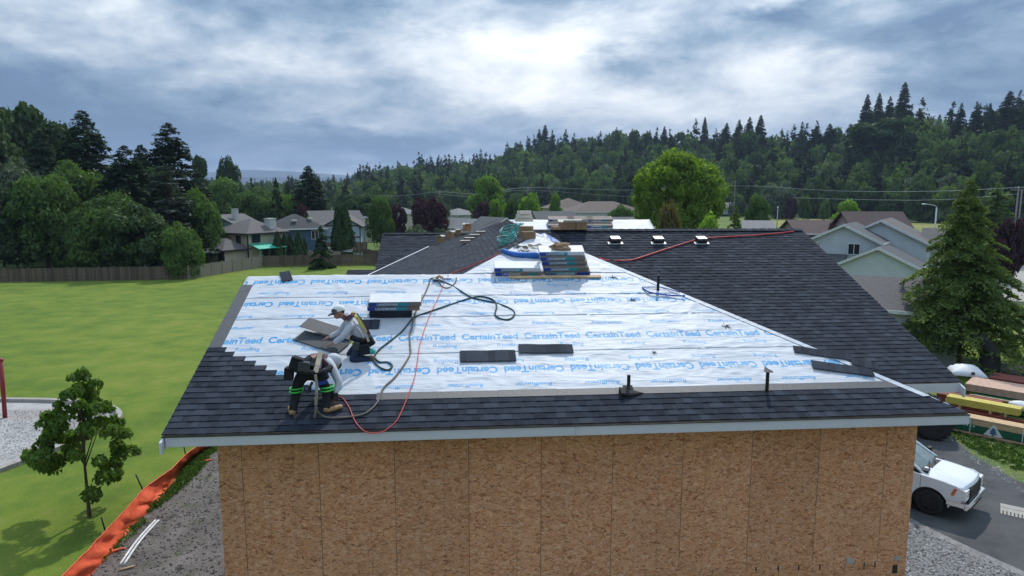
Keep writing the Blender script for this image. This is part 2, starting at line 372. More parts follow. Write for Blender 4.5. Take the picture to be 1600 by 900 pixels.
def put_row(v, kind, flip, px, py, pitch=1.175, umin=-9, umax=99, amt=1.):
    st = ST[kind]; st = st[::-1, ::-1] if flip else st
    u0 = hit(px, py, MA).x; k = math.floor(u0/pitch); u = u0-k*pitch-pitch
    while u < UW+1:
        if umin < u < umax:
            x, y = int(u/PXM)-st.shape[1]//2, int(v/PXM)-st.shape[0]//2
            xa, xb = max(x, 0), min(x+st.shape[1], canvas.shape[1]); ya, yb = max(y, 0), min(y+st.shape[0], canvas.shape[0])
            if xb > xa and yb > ya: canvas[ya:yb, xa:xb] = np.maximum(canvas[ya:yb, xa:xb], st[ya-y:yb-y, xa-x:xb-x]*amt)
        u += pitch
put_row(1.03, 'RR', 1, 940, 597); put_row(1.45, 'CT', 1, 937, 573); put_row(1.60, 'TM', 1, 915, 566); put_row(1.73, 'RO', 1, 999.5, 557)
put_row(2.19, 'RO', 0, 989.6, 535); put_row(2.33, 'TM', 0, 975, 530); put_row(2.48, 'CT', 0, 957, 523); put_row(2.92, 'RR', 0, 948, 503)
put_row(3.30, 'RR', 1, 932, 487); put_row(3.74, 'CT', 1, 931, 469); put_row(4.17, 'RR', 1, 521, 455, umax=5.4); put_row(4.05, 'RO', 1, 812, 458, umin=4.9)
put_row(4.40, 'RO', 1, 785, 444, umin=4.9, amt=.8); put_row(4.62, 'CT', 1, 527, 438, umax=99); put_row(5.3, 'RO', 1, 760, 419, amt=.7); put_row(5.85, 'CT', 1, 800, 405, amt=.6)
img = bpy.data.images.new('membrane_print', canvas.shape[1], canvas.shape[0], alpha=False, float_buffer=False); img.colorspace_settings.name = 'Non-Color'
px4 = np.ones((canvas.shape[0], canvas.shape[1], 4), np.float32); px4[..., :3] = canvas[..., None]; img.pixels.foreach_set(px4.ravel()); img.update(); img.pack(); del px4
def membrane(name, with_print):
    m, t, b, o = new_mat(name); P = t.node('TexCoord').outputs['Object']
    base = t.mix(t.rng(t.noise(P, .8, 5, .6), .35, .65), (.46, .49, .54), (.53, .555, .60))
    if with_print:
        im = t.node('TexImage', {'Vector': t.vmath('MULTIPLY', P, (1/UW, 1/VH, 0))}, interpolation='Cubic', extension='CLIP'); im.image = img
        ink = t.math('MULTIPLY', im.outputs[0], t.rng(t.noise(P, 3., 5, .7), .3, .55, .68, 1.))
        base = t.mix(ink, base, (.02, .26, .54))
    base = t.mix(t.rng(t.noise(P, 5.5, 6, .75), .56, .74, 0, .28), base, (.26, .26, .27))
    t.set(b.inputs['Base Color'], base); b.inputs['Roughness'].default_value = .55; b.inputs['Specular IOR Level'].default_value = .3
    # creases: stretched ridged noise, two directions
    def crease(rot, sx, sy, sc):
        q = t.node('Mapping', {'Vector': P, 'Rotation': (0, 0, rot), 'Scale': (sx, sy, 1)})
        n = t.noise(q, sc, 3, .5, .6); return t.math('POWER', t.math('SUBTRACT', 1.0, t.math('ABSOLUTE', t.math('SUBTRACT', t.math('MULTIPLY', n, 2.), 1.))), 5.)
    h = t.math('ADD', t.math('ADD', t.math('MULTIPLY', crease(.5, .45, 2.3, 1.5), .8), t.math('MULTIPLY', crease(-.35, .5, 2.8, 2.2), .6)), t.math('ADD', t.math('MULTIPLY', t.noise(P, 3, 4, .5), .8), t.math('MULTIPLY', t.noise(P, 14, 3, .5), .15)))
    t.set(b.inputs['Normal'], t.node('Bump', {'Height': h, 'Strength': .45, 'Distance': .016}))
    return m
MT['membrane'] = membrane('roof_membrane', True); MT['membrane_plain'] = membrane('plain_roof_membrane', False)
MT['deck'] = mk('roof_decking', (.33, .24, .15), .8, 8, .2)

def clip_bm(bm, planes):
    for (a, b, c) in planes:       # keep a*u+b*v+c >= 0
        n = Vector((a, b, 0)); L = n.length; n /= L
        bmesh.ops.bisect_plane(bm, geom=bm.verts[:]+bm.edges[:]+bm.faces[:], dist=1e-5, plane_co=n*(-c/L), plane_no=-n, clear_outer=True)
from mathutils import noise as mn
def wrinkle(u, v):
    a = mn.noise((u*.9, v*2.6, 1.3)); b = mn.noise((u*3.1+v*2.2, v*4.6-u*1.1, 7.1)); c = mn.noise((u*1.3-v*1.9, v*3.+u*.6, 3.7))
    d = mn.noise((u*.7+v*.9, v*1.6-u*.5, 11.7)); return .007+.007*a+.005*(1-abs(b)*2)**3+.011*max(0, 1-abs(c)*4.)**2+.012*max(0, 1-abs(d)*6.)**2
C_ = CS
def uend(v):
    i = int(v/.143)
    tab = {5: 587, 6: 512, 7: 479, 8: 463, 9: 448, 10: 432, 11: 417, 12: 401, 13: 386, 14: 370, 15: 359}
    if i < 5: return 99
    if i > 15: return 0
    return hit(tab[i], 680-v*66, MA).x
def sheet(name, M, v0, v1, u0, u1, planes, mt, parent, lift=0., res=.045, label=None, flat=None, zoff=.004):
    bm = bmesh.new(); nu = max(2, int((u1-u0)/res)); nv = max(2, int((v1-v0)/res)); g = []
    for j in range(nv+1):
        for i in range(nu+1):
            u = u0+(u1-u0)*i/nu; v = v0+(v1-v0)*j/nv; v_ = v+(.012*mn.noise((u*.8, v0*3, 5)) if j in (0, nv) else 0)
            k = 1. if flat is None else flat(u, v)
            edge = min(1, (v-v0)/.12)
            w = zoff+lift*(1-edge)*.0008*max(0, 1+1.6*mn.noise((u*.9, v0, 2)))*k+k*wrinkle(u, v)
            g.append(bm.verts.new((u, v_, w)))
    for j in range(nv):
        for i in range(nu): bm.faces.new((g[j*(nu+1)+i], g[j*(nu+1)+i+1], g[(j+1)*(nu+1)+i+1], g[(j+1)*(nu+1)+i])).smooth = True
    clip_bm(bm, planes); me = bpy.data.meshes.new(name); bm.to_mesh(me); bm.free(); me.materials.append(mt)
    o = link(name, me, parent, M)
    so = o.modifiers.new('thick', 'SOLIDIFY'); so.thickness = .0015; so.offset = 1
    if label: o['label'] = label
    return o
def deck(name, pts, th=.04, mats=None, label=None):
    b = MB(); b.slab([Vector(p)-Vector((0, 0, .006)) for p in pts], th); o = b.build(name, mats or MT['deck'], building)
    if label: o['label'] = label
    return o
YW = AY-1.85; zW = ZT+S*(YW+OV); U1 = YW+OV       # wing ridge y; U1 = plan run up to it
def zA(y): return ZT+S*(y+OV)
slA = deck('roof_slope', [(XL, -OV, ZT), (XR, -OV, ZT), (AX, AY, AZ), (XL+U1, YW, zW), (XL, YW, zW)], label='front roof slope half covered with printed blue and white membrane')
YB = YW+(U1)
deck('roof_slope', [(XL, YW, zW), (XL+U1, YW, zW), (XL, YB, ZT)])
Y2 = 14.9; YF = 14.7; YC = (YF+HA+Y2)/2; XC = XL+YC-YF; ZC = ZT+S*(YC-YF)
slD = deck('roof_slope', [(XL+U1, YW, zW), (AX, AY, AZ), (AX, Y2, AZ), (XC, YC, ZC), (XL, YF, ZT), (XL, YB, ZT)], label='long dark shingled roof slope facing left')
YR = 19.27; zR = ZT+S*(YR-YF)
slF = deck('roof_slope', [(.75, 16.0, ZT+S*1.3), (XC, YC, ZC), (9, YC, ZC), (9, YR, zR), (.75, YR, zR)], label='far left roof wing with small dark shingles')
slL = deck('roof_slope', [(-.36, YF, ZT), (XL+.02, YF, ZT), (XL+.9, YF+.9, ZT+S*.9), (1.2, 16.2, ZT+S*1.5), (-.36, 16.2, ZT+S*1.5)])
deck('roof_slope', [(.75, YR, zR), (9, YR, zR), (9, YR+4.5, ZT), (.75, YR+4.5, ZT)])
YE = 1.19; XE = 13.58; YER = YE+HA
slG = deck('roof_slope', [(XR, -OV, ZT), (XR, YE, ZT), (AX, YER, AZ), (AX, AY, AZ)])
slE = deck('roof_slope', [(XR, YE, ZT), (XE, YE, ZT), (XE, YER, AZ), (AX, YER, AZ)], label='right roof wing fully covered with dark shingles')
YEB = YER+3.64; zEB = AZ-S*3.64
deck('roof_slope', [(AX, YER, AZ), (XE, YER, AZ), (XE, YEB, zEB), (AX, YEB, zEB)])
slH = deck('roof_slope', [(AX, 8.46+2.8, ZT+S*2.8), (11.33, 8.46+2.8, ZT+S*2.8), (11.33, Y2, AZ), (AX, Y2, AZ)], label='far roof slope wrapped in white membrane')
deck('roof_slope', [(AX, Y2, AZ), (11.33, Y2, AZ), (11.33, Y2+HA, ZT), (XL+3, Y2+HA, ZT)])
# membrane sheets on the front slope, each lapped over the one below
hipR = (-1, -C_, 12.88); rake = (1, 0, .0); hipL = (1, -C_, .015)
def flatA(u, v):
    e = min(uend(v), 99)
    if u < e+.12: return 0.
    d = min(1, (u-e-.12)/.35)
    if v < 1.05: d *= max(0., min(1, (v-.92)/.12))
    if u < .45: d *= max(0, min(1, (u-.25)/.2))
    return d*min(1, max(0, (12.85-C_*v-u)/.25))
cut = [(.0, .82, 2.0), (1., 1.97, 3.22), (1., 3.19, 4.02), (1., 3.99, 4.92)]
vW = U1/C_
for i, (l, v0, v1) in enumerate(cut):
    top = (0, -1, vW-.0) if v1 > vW else (0, -1, 99)
    sheet('membrane_sheet', MA, v0, v1, 0, 12.9, [hipR, top], MT['membrane'], slA, l, flat=flatA, zoff=.003+.0016*i)
for v0, v1 in ((vW-.03, 5.7), (5.67, 6.45), (6.42, 7.05)):
    sheet('membrane_sheet', MA, v0, v1, 3., 9., [hipR, hipL], MT['membrane'], slA, 1., flat=lambda u, v: min(1, max(0, (12.85-C_*v-u)/.25))*min(1, max(0, (u-C_*v)/.25)), zoff=.013)
# membrane on the narrow right slope and over the hip
b = MB(); GM = fr((XR, -OV, ZT), (0, 1, 0), (-CS, 0, SN))
b.slab([GM @ Vector(p) for p in ((-.0, 0, .012), (1.79, 0, .012), (1.79+HA, HA/CS, .012), (HA, HA/CS, .012))], .004); b.build('membrane_sheet', MT['membrane_plain'], slG)
b = MB(); 
for k in range(16):
    p0 = Vector((XR, -OV, ZT)).lerp(Vector((AX, AY, AZ)), k/16); p1 = Vector((XR, -OV, ZT)).lerp(Vector((AX, AY, AZ)), (k+1)/16)
    if k < 1: continue
    wv = .13+.02*mn.noise((k, 2, 3))
    b.slab([p0+Vector((-wv, 0, .024)), p1+Vector((-wv, 0, .024)), p1+Vector((.0, 0, .032)), p0+Vector((.0, 0, .032))], .003)
b.build('hip_flashing_strip', MT['membrane_plain'], slA)
sheet('membrane_sheet', MH, 3., 6.44/C_, 0, 5.44, [], MT['membrane_plain'], slH, 0, res=.12)
# far slopes' ridge membrane
# --- shingles
def shingle_mb(L, rng, exp=.143, top=False):
    b = MB(); v1 = .335 if top else .152; hb = .016
    def slab_(u0, u1, w0, w1, va, tn):
        b.tn = tn
        vs = [(u0, 0, 0), (u1, 0, 0), (u1, va, 0), (u0, va, 0), (u0, 0, w0), (u1, 0, w0), (u1, va, w1), (u0, va, w1)]
        b.add(vs, [(4, 5, 6, 7), (0, 1, 5, 4), (1, 2, 6, 5), (3, 0, 4, 7), (2, 3, 7, 6)])
    slab_(.001, L-.001, hb, .004, v1, rng.uniform(.25, .6))
    u = rng.uniform(.02, .12)
    while u < L-.08:
        w = min(rng.uniform(.10, .24), L-.02-u); slab_(u, u+w, hb+.0035, .0045+.0035, .146, rng.choice((.05, .3, .75, .95)) ); u += w+rng.uniform(.07, .2)
    return b
rg = random.Random(11)
SHV = [shingle_mb(1.0, rg).mesh('shingle', MT['shingle']) for _ in range(9)]
def lay(M, slope, i, u0, u1, planes=(), top=False, name='shingle', umin=None, lift=.0):
    """one course of separate shingles from u0 to u1; ends that meet a hip or valley are cut"""
    v = i*.143; cnt = 0; u = u0-((i*.37+rg.uniform(0, .12)) % 1.0)
    while u < u1-.02:
        a, e = max(u, u0), min(u+1.0, u1)
        if e-a > .03:
            need = any(pa*x+pb*y+pc < 0 for pa, pb, pc in planes for x in (a, e) for y in (v, v+.15))
            alln = any(all(pa*x+pb*y+pc < 0 for x in (a, e) for y in (v, v+.15)) for pa, pb, pc in planes)
            if not alln:
                if e-a > .999 and not need and not top: me = SHV[rg.randrange(9)]
                else:
                    me = shingle_mb(e-a, rg, top=top).mesh('shingle', MT['shingle'])
                    if need:
                        bm = bmesh.new(); bm.from_mesh(me); clip_bm(bm, [(pa, pb, pc+pa*a+pb*v) for pa, pb, pc in planes]); bm.to_mesh(me); bm.free()
                if len(me.polygons):
                    link(name, me, slope, M @ Matrix.Translation((a+rg.uniform(-.002, .002), v+rg.uniform(-.002, .002), lift))); cnt += 1
        u += 1.0
    return cnt
nA = 0
for i in range(5): nA += lay(MA, slA, i, -.04, 12.9, [hipR], lift=.002)
for i in range(5, 16): nA += lay(MA, slA, i, -.04, uend(i*.143+.05), lift=.004)
# smooth head laps: the unexposed upper part of the last course on the right, and the starter pieces along the rake
b = MB()
u = uend(5.2*.143)
while u < 12.3:
    e = min(u+1.0, 12.88-.87*C_)
    if e > u+.1:
        b = MB(); tn = rg.uniform(.3, .9); b.tn = tn; vt = rg.uniform(.865, .885)
        b.add([(0, 0, .0), (e-u-.003, 0, .0), (e-u-.003, vt-.70, 0), (0, vt-.70, 0), (0, 0, .015), (e-u-.003, 0, .015), (e-u-.003, vt-.70, .016), (0, vt-.70, .016)], [(4, 5, 6, 7), (0, 1, 5, 4), (1, 2, 6, 5), (3, 0, 4, 7), (2, 3, 7, 6)])
        link('shingle_headlap', b.mesh('shingle_headlap', MT['shingle_back']), slA, MA @ Matrix.Translation((u, .70, .004)))
    u += 1.0
v = 2.29
while v < 4.5:
    L = min(1.0, 4.56-v)
    b = MB(); b.box(-.04, 0, 0, .19, L-.004, .008); b.build('starter_shingle', MT['shingle_back'], slA, MA @ Matrix.Translation((0, v, .004))); v += L
# loose tab end visible on the ridge
E_pl = [(1, C_, -6.44), (-1, 0, XE-AX+.03)]
for i in range(int(HA/CS/.143)+1): nA += lay(ME, slE, i, max(0, 6.44-C_*(i+1)*.143), XE-AX+.03, E_pl)
def stuff_shingles(M, slope, u0, u1, v0, v1, planes, exp=.143, L=1.0):
    b = MB(); i = 0; v = v0
    while v < v1:
        u = u0-((i*.37) % 1.0)
        while u < u1:
            k = rg.randrange(2, 5); w = 1.0/k
            for q in range(k):
                b.tn = rg.choice((.1, .3, .6, .85)); h = .014+rg.choice((0, .003)); a = u+q*w
                b.add([(a, v, 0), (a+w, v, 0), (a, v, h), (a+w, v, h), (a+w, v+exp+.006, .003+h-.014), (a, v+exp+.006, .003+h-.014)], [(2, 3, 4, 5), (0, 1, 3, 2)])
            u += 1.0
        v += exp; i += 1
    bm = bmesh.new(); me = b.mesh('shingles', MT['shingle']); bm.from_mesh(me); clip_bm(bm, planes); bm.to_mesh(me); bm.free()
    o = link('shingles', me, slope, M); o['kind'] = 'stuff'; return o
# left facing slope: u runs towards the camera (u = 20-y)
yU = lambda y: 20-y
stuff_shingles(MD, slD, 0, 20, 0, HA/CS, [(0, -1, HA/CS), (-1, -C_, yU(-OV)), (1, -C_, -(yU(Y2)-HA)), (1, C_, -yU(YF)), (-1, C_, yU(YB))] )
stuff_shingles(MF, slF, 0, 8, 0, (YR-YF)/CS, [(1, 0, .03), (-1, C_, (XL-.75)+.02 if False else 99), (0, -1, (YR-YF)/CS), (-1, 1e-6, 8)] )
stuff_shingles(fr((-.36, YF, ZT), (1, 0, 0), (0, CS, SN)), slL, 0, 1.6, 0, 1.5/CS, [(0, -1, 1.5/CS), (1, 0, 0)])
# white valley flashing between the left slope and the far left wing, and ridge caps
b = MB()
def strip(b, p, q, wd, up=.03):
    p = Vector(p); q = Vector(q); d = (q-p).normalized(); s = d.cross(Vector((0, 0, 1))).normalized()*wd; z = Vector((0, 0, up))
    b.slab([p-s+z, q-s+z, q+s+z, p+s+z], .004)
strip(b, (XL+.2, YF+.2, ZT+S*.2), (XC, YC, ZC), .045, .05); strip(b, (.2, 15.1, ZT+S*.45), (.75, 15.65, ZT+S*.98), .04, .06)
b.build('valley_flashing', MT['white_paint'], building)
def caps(p, q, n, parent, wd=.15):
    p = Vector(p); q = Vector(q); d = (q-p)/n; s = d.cross(Vector((0, 0, 1))).normalized()
    for k in range(n):
        b = MB(); b.tn = rg.uniform(.1, .8); a = p+d*k; e = a+d*1.05
        dn = Vector((0, 0, -.055)); vs = [a-s*wd+dn+Vector((0, 0, .04)), a+Vector((0, 0, .04)), a+s*wd+dn+Vector((0, 0, .04)), e-s*wd+dn+Vector((0, 0, .028)), e+Vector((0, 0, .028)), e+s*wd+dn+Vector((0, 0, .028))]
        b.add(vs, [(0, 1, 4, 3), (1, 2, 5, 4)]); b.add([v-Vector((0, 0, .016)) for v in vs]+vs, [(0, 6, 7, 1)[::-1], (1, 7, 8, 2)[::-1]])
        b.build('ridge_cap', MT['shingle'], parent)
caps((AX+.6, YER, AZ+.01), (XE, YER, AZ+.01), 30, slE)
caps((.8, YR, zR+.01), (7, YR, zR+.01), 26, slF)
# --- fascia, barge boards, soffits
b = MB(); b.box(XL+.02, -OV-.03, ZT-.175, 5.7, -OV+.005, ZT-.022); b.build('fascia_board', MT['white_paint'], building, bevel=.003)
b = MB(); b.box(5.703, -OV-.03, ZT-.178, XR-.0, -OV+.005, ZT-.022); b.build('fascia_board', MT['white_paint'], building, bevel=.003)
b = MB(); b.box(XL-.03, -OV-.045, ZT-.022, XR+.0, -OV+.03, ZT-.008); b.build('drip_edge', MT['dark_metal'], building)
def barge(x, y0, z0, y1, z1, h=.2, t_=.035, nm='barge_board'):
    b = MB(); b.prism([(y0, z0-h), (y1, z1-h), (y1, z1-.02), (y0, z0-.02)], t_, 'X', Matrix.Translation((x, 0, 0))); b.build(nm, MT['white_paint'], building)
barge(XL-.03, -OV-.13, ZT-.05, YW, zW); barge(XL-.03, YW+.001, zW, YB, ZT)
b = MB(); b.box(AX+6.2, YE-.03, ZT-.19, XE-.03, YE+.004, ZT-.02); b.build('fascia_board', MT['white_paint'], building)
barge(XE-.03, YE-.16, ZT-.06, YER, AZ); b = MB(); b.box(XR+.002, -OV+.004, ZT-.17, XR+.03, YE-.04, ZT-.022); b.build('fascia_board', MT['white_paint'], building)
barge(.72, YF, ZT, YR, zR); barge(XE-.03, YER+.001, AZ, YEB, zEB); barge(11.31, 8.5, ZT, Y2, AZ)
b = MB(); b.box(XL+.03, -OV+.006, ZT-.19, XR-.004, .0, ZT-.165); b.box(XL+.03, .0, ZT-.192, -.002, 4., ZT-.168); b.box(11.93, YE+.01, ZT-.192, XE-.04, 9, ZT-.168); b.build('soffit', MT['white_paint'], building)
b = MB()
b.add([(XL+.0, -.6, ZT-.03), (XL, YW, ZT-.03), (XL, YW, zW-.05)], [(0, 2, 1)]); b.build('gable_end', MT['deck'], building)
# --- walls: sheathing panels on a dark backing
def wall(name, p0, p1, z0, z1, rows, first=.37, parent=building, sep_=1.22):
    """p0->p1 seen from outside, left to right; panels are separate pieces"""
    p0 = Vector((*p0, 0)); p1 = Vector((*p1, 0)); L = (p1-p0).length; u = (p1-p0)/L; n = Vector((u.y, -u.x, 0))
    M = Matrix(((u.x, -n.x, 0, p0.x), (u.y, -n.y, 0, p0.y), (0, 0, 1, 0), (0, 0, 0, 1)))
    b = MB(); b.box(.0, .014, z0, L, .12, z1); w = b.build(name, MT['bark'], parent, M)
    for zi in range(len(rows)-1):
        za, zb = rows[zi], rows[zi+1]; e = first if zi % 2 == (len(rows)) % 2 else first-.61 if first > .61 else first+.61
        a = 0.
        while a < L-.01:
            q = min(e, L); loc0 = q-1.22 if a == 0 and q-a < 1.2 else a
            bb = MB(); bb.box(a-loc0+.001, 0, .002, q-loc0-.001, .012, zb-za-.002)
            o = bb.build('osb_panel', MT['osb'], w, Matrix.Translation((loc0, 0, za))); a = q; e = q+1.22
    return w
fw = wall('front_wall', (0, 0), (11.9, 0), .1, ZT-.16, (.3, 3.246, ZT-.16))
wall('side_wall', (11.9, 0.02), (11.9, 8), .1, ZT-.16, (.3, 3.246, ZT-.16))
wall('side_wall', (0, 8.5), (0, .02), .1, ZT-.16, (.3, 3.246, ZT-.16))
b = MB(); b.box(1.2, 15.2, 0, 9, 15.3, ZT); b.box(1.2, 15.3, 0, 1.3, 23, ZT); b.box(.02, 8.5, 0, .12, 15.2, ZT); b.box(11.78, 8, 0, 11.88, 14, ZT); b.build('back_wall', MT['deck'], building)
b = MB(); b.box(-.06, -.04, 0, 11.96, .2, .3); b.build('foundation', MT['stone'], building)
for (px, py, w_, h_, col) in ((1328, 876, .13, .11, 'stone'), (1402, 872, .11, .08, 'stone'), (1398, 889, .09, .16, 'dark_metal'), (1181, 889, .02, .07, 'dark_metal'), (1216, 888, .02, .09, 'dark_metal'), (1248, 887, .02, .09, 'dark_metal'), (1281, 886, .02, .09, 'dark_metal'), (1350, 884, .015, .14, 'dark_metal'), (1367, 882, .015, .12, 'dark_metal')):
    c = P_(fr((0, 0, 0), (1, 0, 0), (0, 0, 1)), px, py)
    b = MB(); b.cbox((c.x, -.004, c.z), (w_, .006, h_)); b.build('metal_strap', MT[col], fw)
# ------------------------------------------------------------ ground, hill, far ridge
def struct(o): o['kind'] = 'structure'; return o
def ground_mat(name, stops, ns, fine, bump, big=.05, rough=.95, mix2=None):
    m, t, b, o = new_mat(name); P = t.node('TexCoord').outputs['Object']
    a = t.math('ADD', t.math('MULTIPLY', t.noise(P, ns, 6, .65), .6), t.math('MULTIPLY', t.noise(P, big, 4, .55), .4))
    col = t.ramp(a, stops); col = t.vmath('SCALE', col, t.rng(t.noise(P, fine, 3, .7), .3, .7, .7, 1.3))
    if mix2:
        c2, sc2, lo, hi, am = mix2; col = t.mix(t.rng(t.noise(P, sc2, 5, .6), lo, hi, 0, am), col, c2)
    t.set(b.inputs['Base Color'], col); b.inputs['Roughness'].default_value = rough; b.inputs['Specular IOR Level'].default_value = .2
    t.set(b.inputs['Normal'], t.node('Bump', {'Height': t.noise(P, fine, 4, .7), 'Strength': bump, 'Distance': .03})); return m
MT['grass'] = ground_mat('mown_grass', [(.34, (.064, .108, .013)), (.45, (.092, .148, .017)), (.54, (.128, .178, .022)), (.64, (.165, .195, .034)), (.75, (.24, .22, .08))], .5, 24, .7, .09, mix2=((.20, .19, .07), 2.2, .56, .72, .45))
MT['rough_grass'] = ground_mat('rough_grass', [(.36, (.05, .085, .02)), (.5, (.09, .14, .03)), (.62, (.16, .17, .06))], .9, 14, .8)
MT['dirt'] = ground_mat('bare_dirt', [(.34, (.085, .075, .068)), (.5, (.135, .12, .11)), (.66, (.19, .172, .16))], 1.2, 22, .9, .5, mix2=((.06, .085, .03), 1.4, .58, .68, .55))
MT['gravel'] = ground_mat('gravel', [(.36, (.15, .145, .145)), (.5, (.23, .225, .225)), (.66, (.33, .32, .315))], 5, 30, 1., 1.2)
MT['play_gravel'] = ground_mat('pea_gravel', [(.36, (.28, .27, .27)), (.5, (.38, .37, .365)), (.64, (.45, .43, .42))], 2, 40, .8, .3, mix2=((.24, .15, .11), .25, .5, .62, .8))
MT['asphalt'] = ground_mat('asphalt', [(.36, (.05, .052, .056)), (.5, (.075, .077, .082)), (.66, (.105, .107, .11))], .9, 60, .35, .35, mix2=((.12, .115, .11), 2.5, .6, .75, .5))
MT['field'] = ground_mat('dry_field_grass', [(.36, (.13, .15, .035)), (.5, (.20, .20, .06)), (.62, (.26, .24, .085))], .08, 2, .5, .02)
MT['forest_floor'] = ground_mat('forest_floor', [(.36, (.018, .035, .012)), (.5, (.03, .055, .018)), (.62, (.05, .08, .025))], .06, 2, .5, .02)
MT['mountain'] = mk('far_mountain', (.02, .04, .06), .95, .002, .3, 0)
MT['concrete'] = mk('concrete', (.30, .28, .255), .9, 5, .15, .3, vary=.08)
MT['brick_red'] = mk('brick_edging', (.28, .15, .11), .9, 5, .2, .3)
RT = [(-600, 240, 480, 240), (0, 255, 480, 220), (300, 279, 800, 200), (400, 281, 950, 230), (480, 276, 900, 270), (560, 272, 850, 300), (640, 258, 720, 330), (740, 247, 690, 350), (850, 218, 620, 350),
      (960, 210, 580, 340), (1060, 212, 540, 320), (1180, 206, 500, 300), (1250, 222, 480, 300), (1330, 203, 470, 290), (1400, 195, 450, 280), (1480, 205, 440, 270), (1600, 190, 430, 250), (2300, 190, 430, 250)]
def hill_par(x, y):
    d = math.hypot(x-CAM.x, y-CAM.y); az = math.atan2(x-CAM.x, y-CAM.y)-YAW
    if abs(az) > 1.25: return d, 0, 1000, 0, az
    px = 800+FPX*math.tan(az); px = min(max(px, RT[0][0]+1), RT[-1][0]-1)
    for a, b in zip(RT, RT[1:]):
        if a[0] <= px <= b[0]:
            k = (px-a[0])/(b[0]-a[0]); yt, D, D0 = (a[i]+(b[i]-a[i])*k for i in (1, 2, 3)); break
    hz = max(1, 9.8+(302-yt)/FPX*D-17); return d, D0, D, hz*max(0, min(1, (1.25-abs(az))/.2)), az
def zg(x, y):
    d, D0, D, h, az = hill_par(x, y)
    if h == 0 or d < D0: return 0.
    k = min(1, (d-D0)/(D-D0)); k = k*k*(3-2*k)*.5+k*.5
    if d > D: k = max(0, 1-(d-D)/900)
    return h*k*(1+.10*mn.noise((x/70, y/70, 0))+.05*mn.noise((x/25, y/25, 4)))
b = MB(); b.box(-9000, -9000, -1.5, 9000, 9000, -.3); struct(b.build('ground', MT['rough_grass']))
# terrain sheet: polar grid round the camera, hills included
vs = []; fs = []; NA, ds = 150, [0, 25, 50, 80, 110, 140, 170, 200]+list(range(220, 1000, 14))+[1050, 1150, 1300, 1500, 1900, 2600]
for d in ds:
    for i in range(NA+1):
        a = YAW-1.45+2.9*i/NA; x = CAM.x+d*math.sin(a); y = CAM.y-12+d*math.cos(a); vs.append((x, y, zg(x, y)-.004))
for j in range(len(ds)-1):
    for i in range(NA): fs.append((j*(NA+1)+i+1, j*(NA+1)+i, (j+1)*(NA+1)+i, (j+1)*(NA+1)+i+1))
me = bpy.data.meshes.new('terrain'); me.from_pydata(vs, [], fs); me.materials.append(MT['forest_floor']); me.polygons.foreach_set('use_smooth', [True]*len(fs)); struct(link('hill_terrain', me))
def ribbon_ground(name, pts, mt, z=.004, px=True, sub=0, kind=True):
    P = [G(*p) if px else Vector((*p, 0)) for p in pts]; me = bpy.data.meshes.new(name); bm = bmesh.new()
    vv = [bm.verts.new((p.x, p.y, z)) for p in P]; f = bm.faces.new(vv)
    if f.normal.z < 0 or True: bm.normal_update()
    if f.normal.z < 0: f.normal_flip()
    bmesh.ops.triangulate(bm, faces=bm.faces[:]); bm.to_mesh(me); bm.free(); me.materials.append(mt); o = link(name, me)
    if kind: struct(o)
    return o
ribbon_ground('lawn', [(-80, -25), (30, -25), (60, 95), (-6.5, 86.5), (-21.6, 85), (-27, 68.9), (-80, 64)], MT['grass'], .002, px=False)
ribbon_ground('far_ground', [(-300, 64), (-80, 64), (-27, 69), (-21.6, 85), (60, 95), (140, 60), (230, 150), (150, 330), (-100, 300), (-300, 200)], MT['rough_grass'], .001, px=False)
ribbon_ground('sports_field', [(1200, 358), (1310, 357), (1420, 362), (1560, 372), (1560, 352), (1420, 345), (1312, 338), (1240, 334), (1204, 336)], MT['field'], .02)
far = MB()
for (xa, pts, dd) in ((0, [(-200, 268), (100, 262), (250, 262), (330, 266), (360, 263), (400, 262.5), (450, 264.5), (500, 268), (560, 272), (640, 276), (760, 280)], 6500), (1, [(-200, 278), (200, 272), (320, 274), (400, 274), (500, 274), (600, 277), (760, 284)], 4200)):
    prev = None
    for (px, py) in pts:
        top = atd(px, py+3, dd); bot = atd(px, 302, dd*.86); bot.z = -.5; bk = atd(px, 302, dd*1.1); bk.z = -.5
        mid = (top*.5+bot*.5)+Vector((0, 0, 12)); cur = [bot, mid, top, bk]
        if prev:
            for k in range(3): far.add([prev[k], cur[k], cur[k+1], prev[k+1]], [(0, 1, 2, 3)])
        prev = cur
far.sm = [True]*len(far.f); struct(far.build('far_mountain', MT['mountain']))

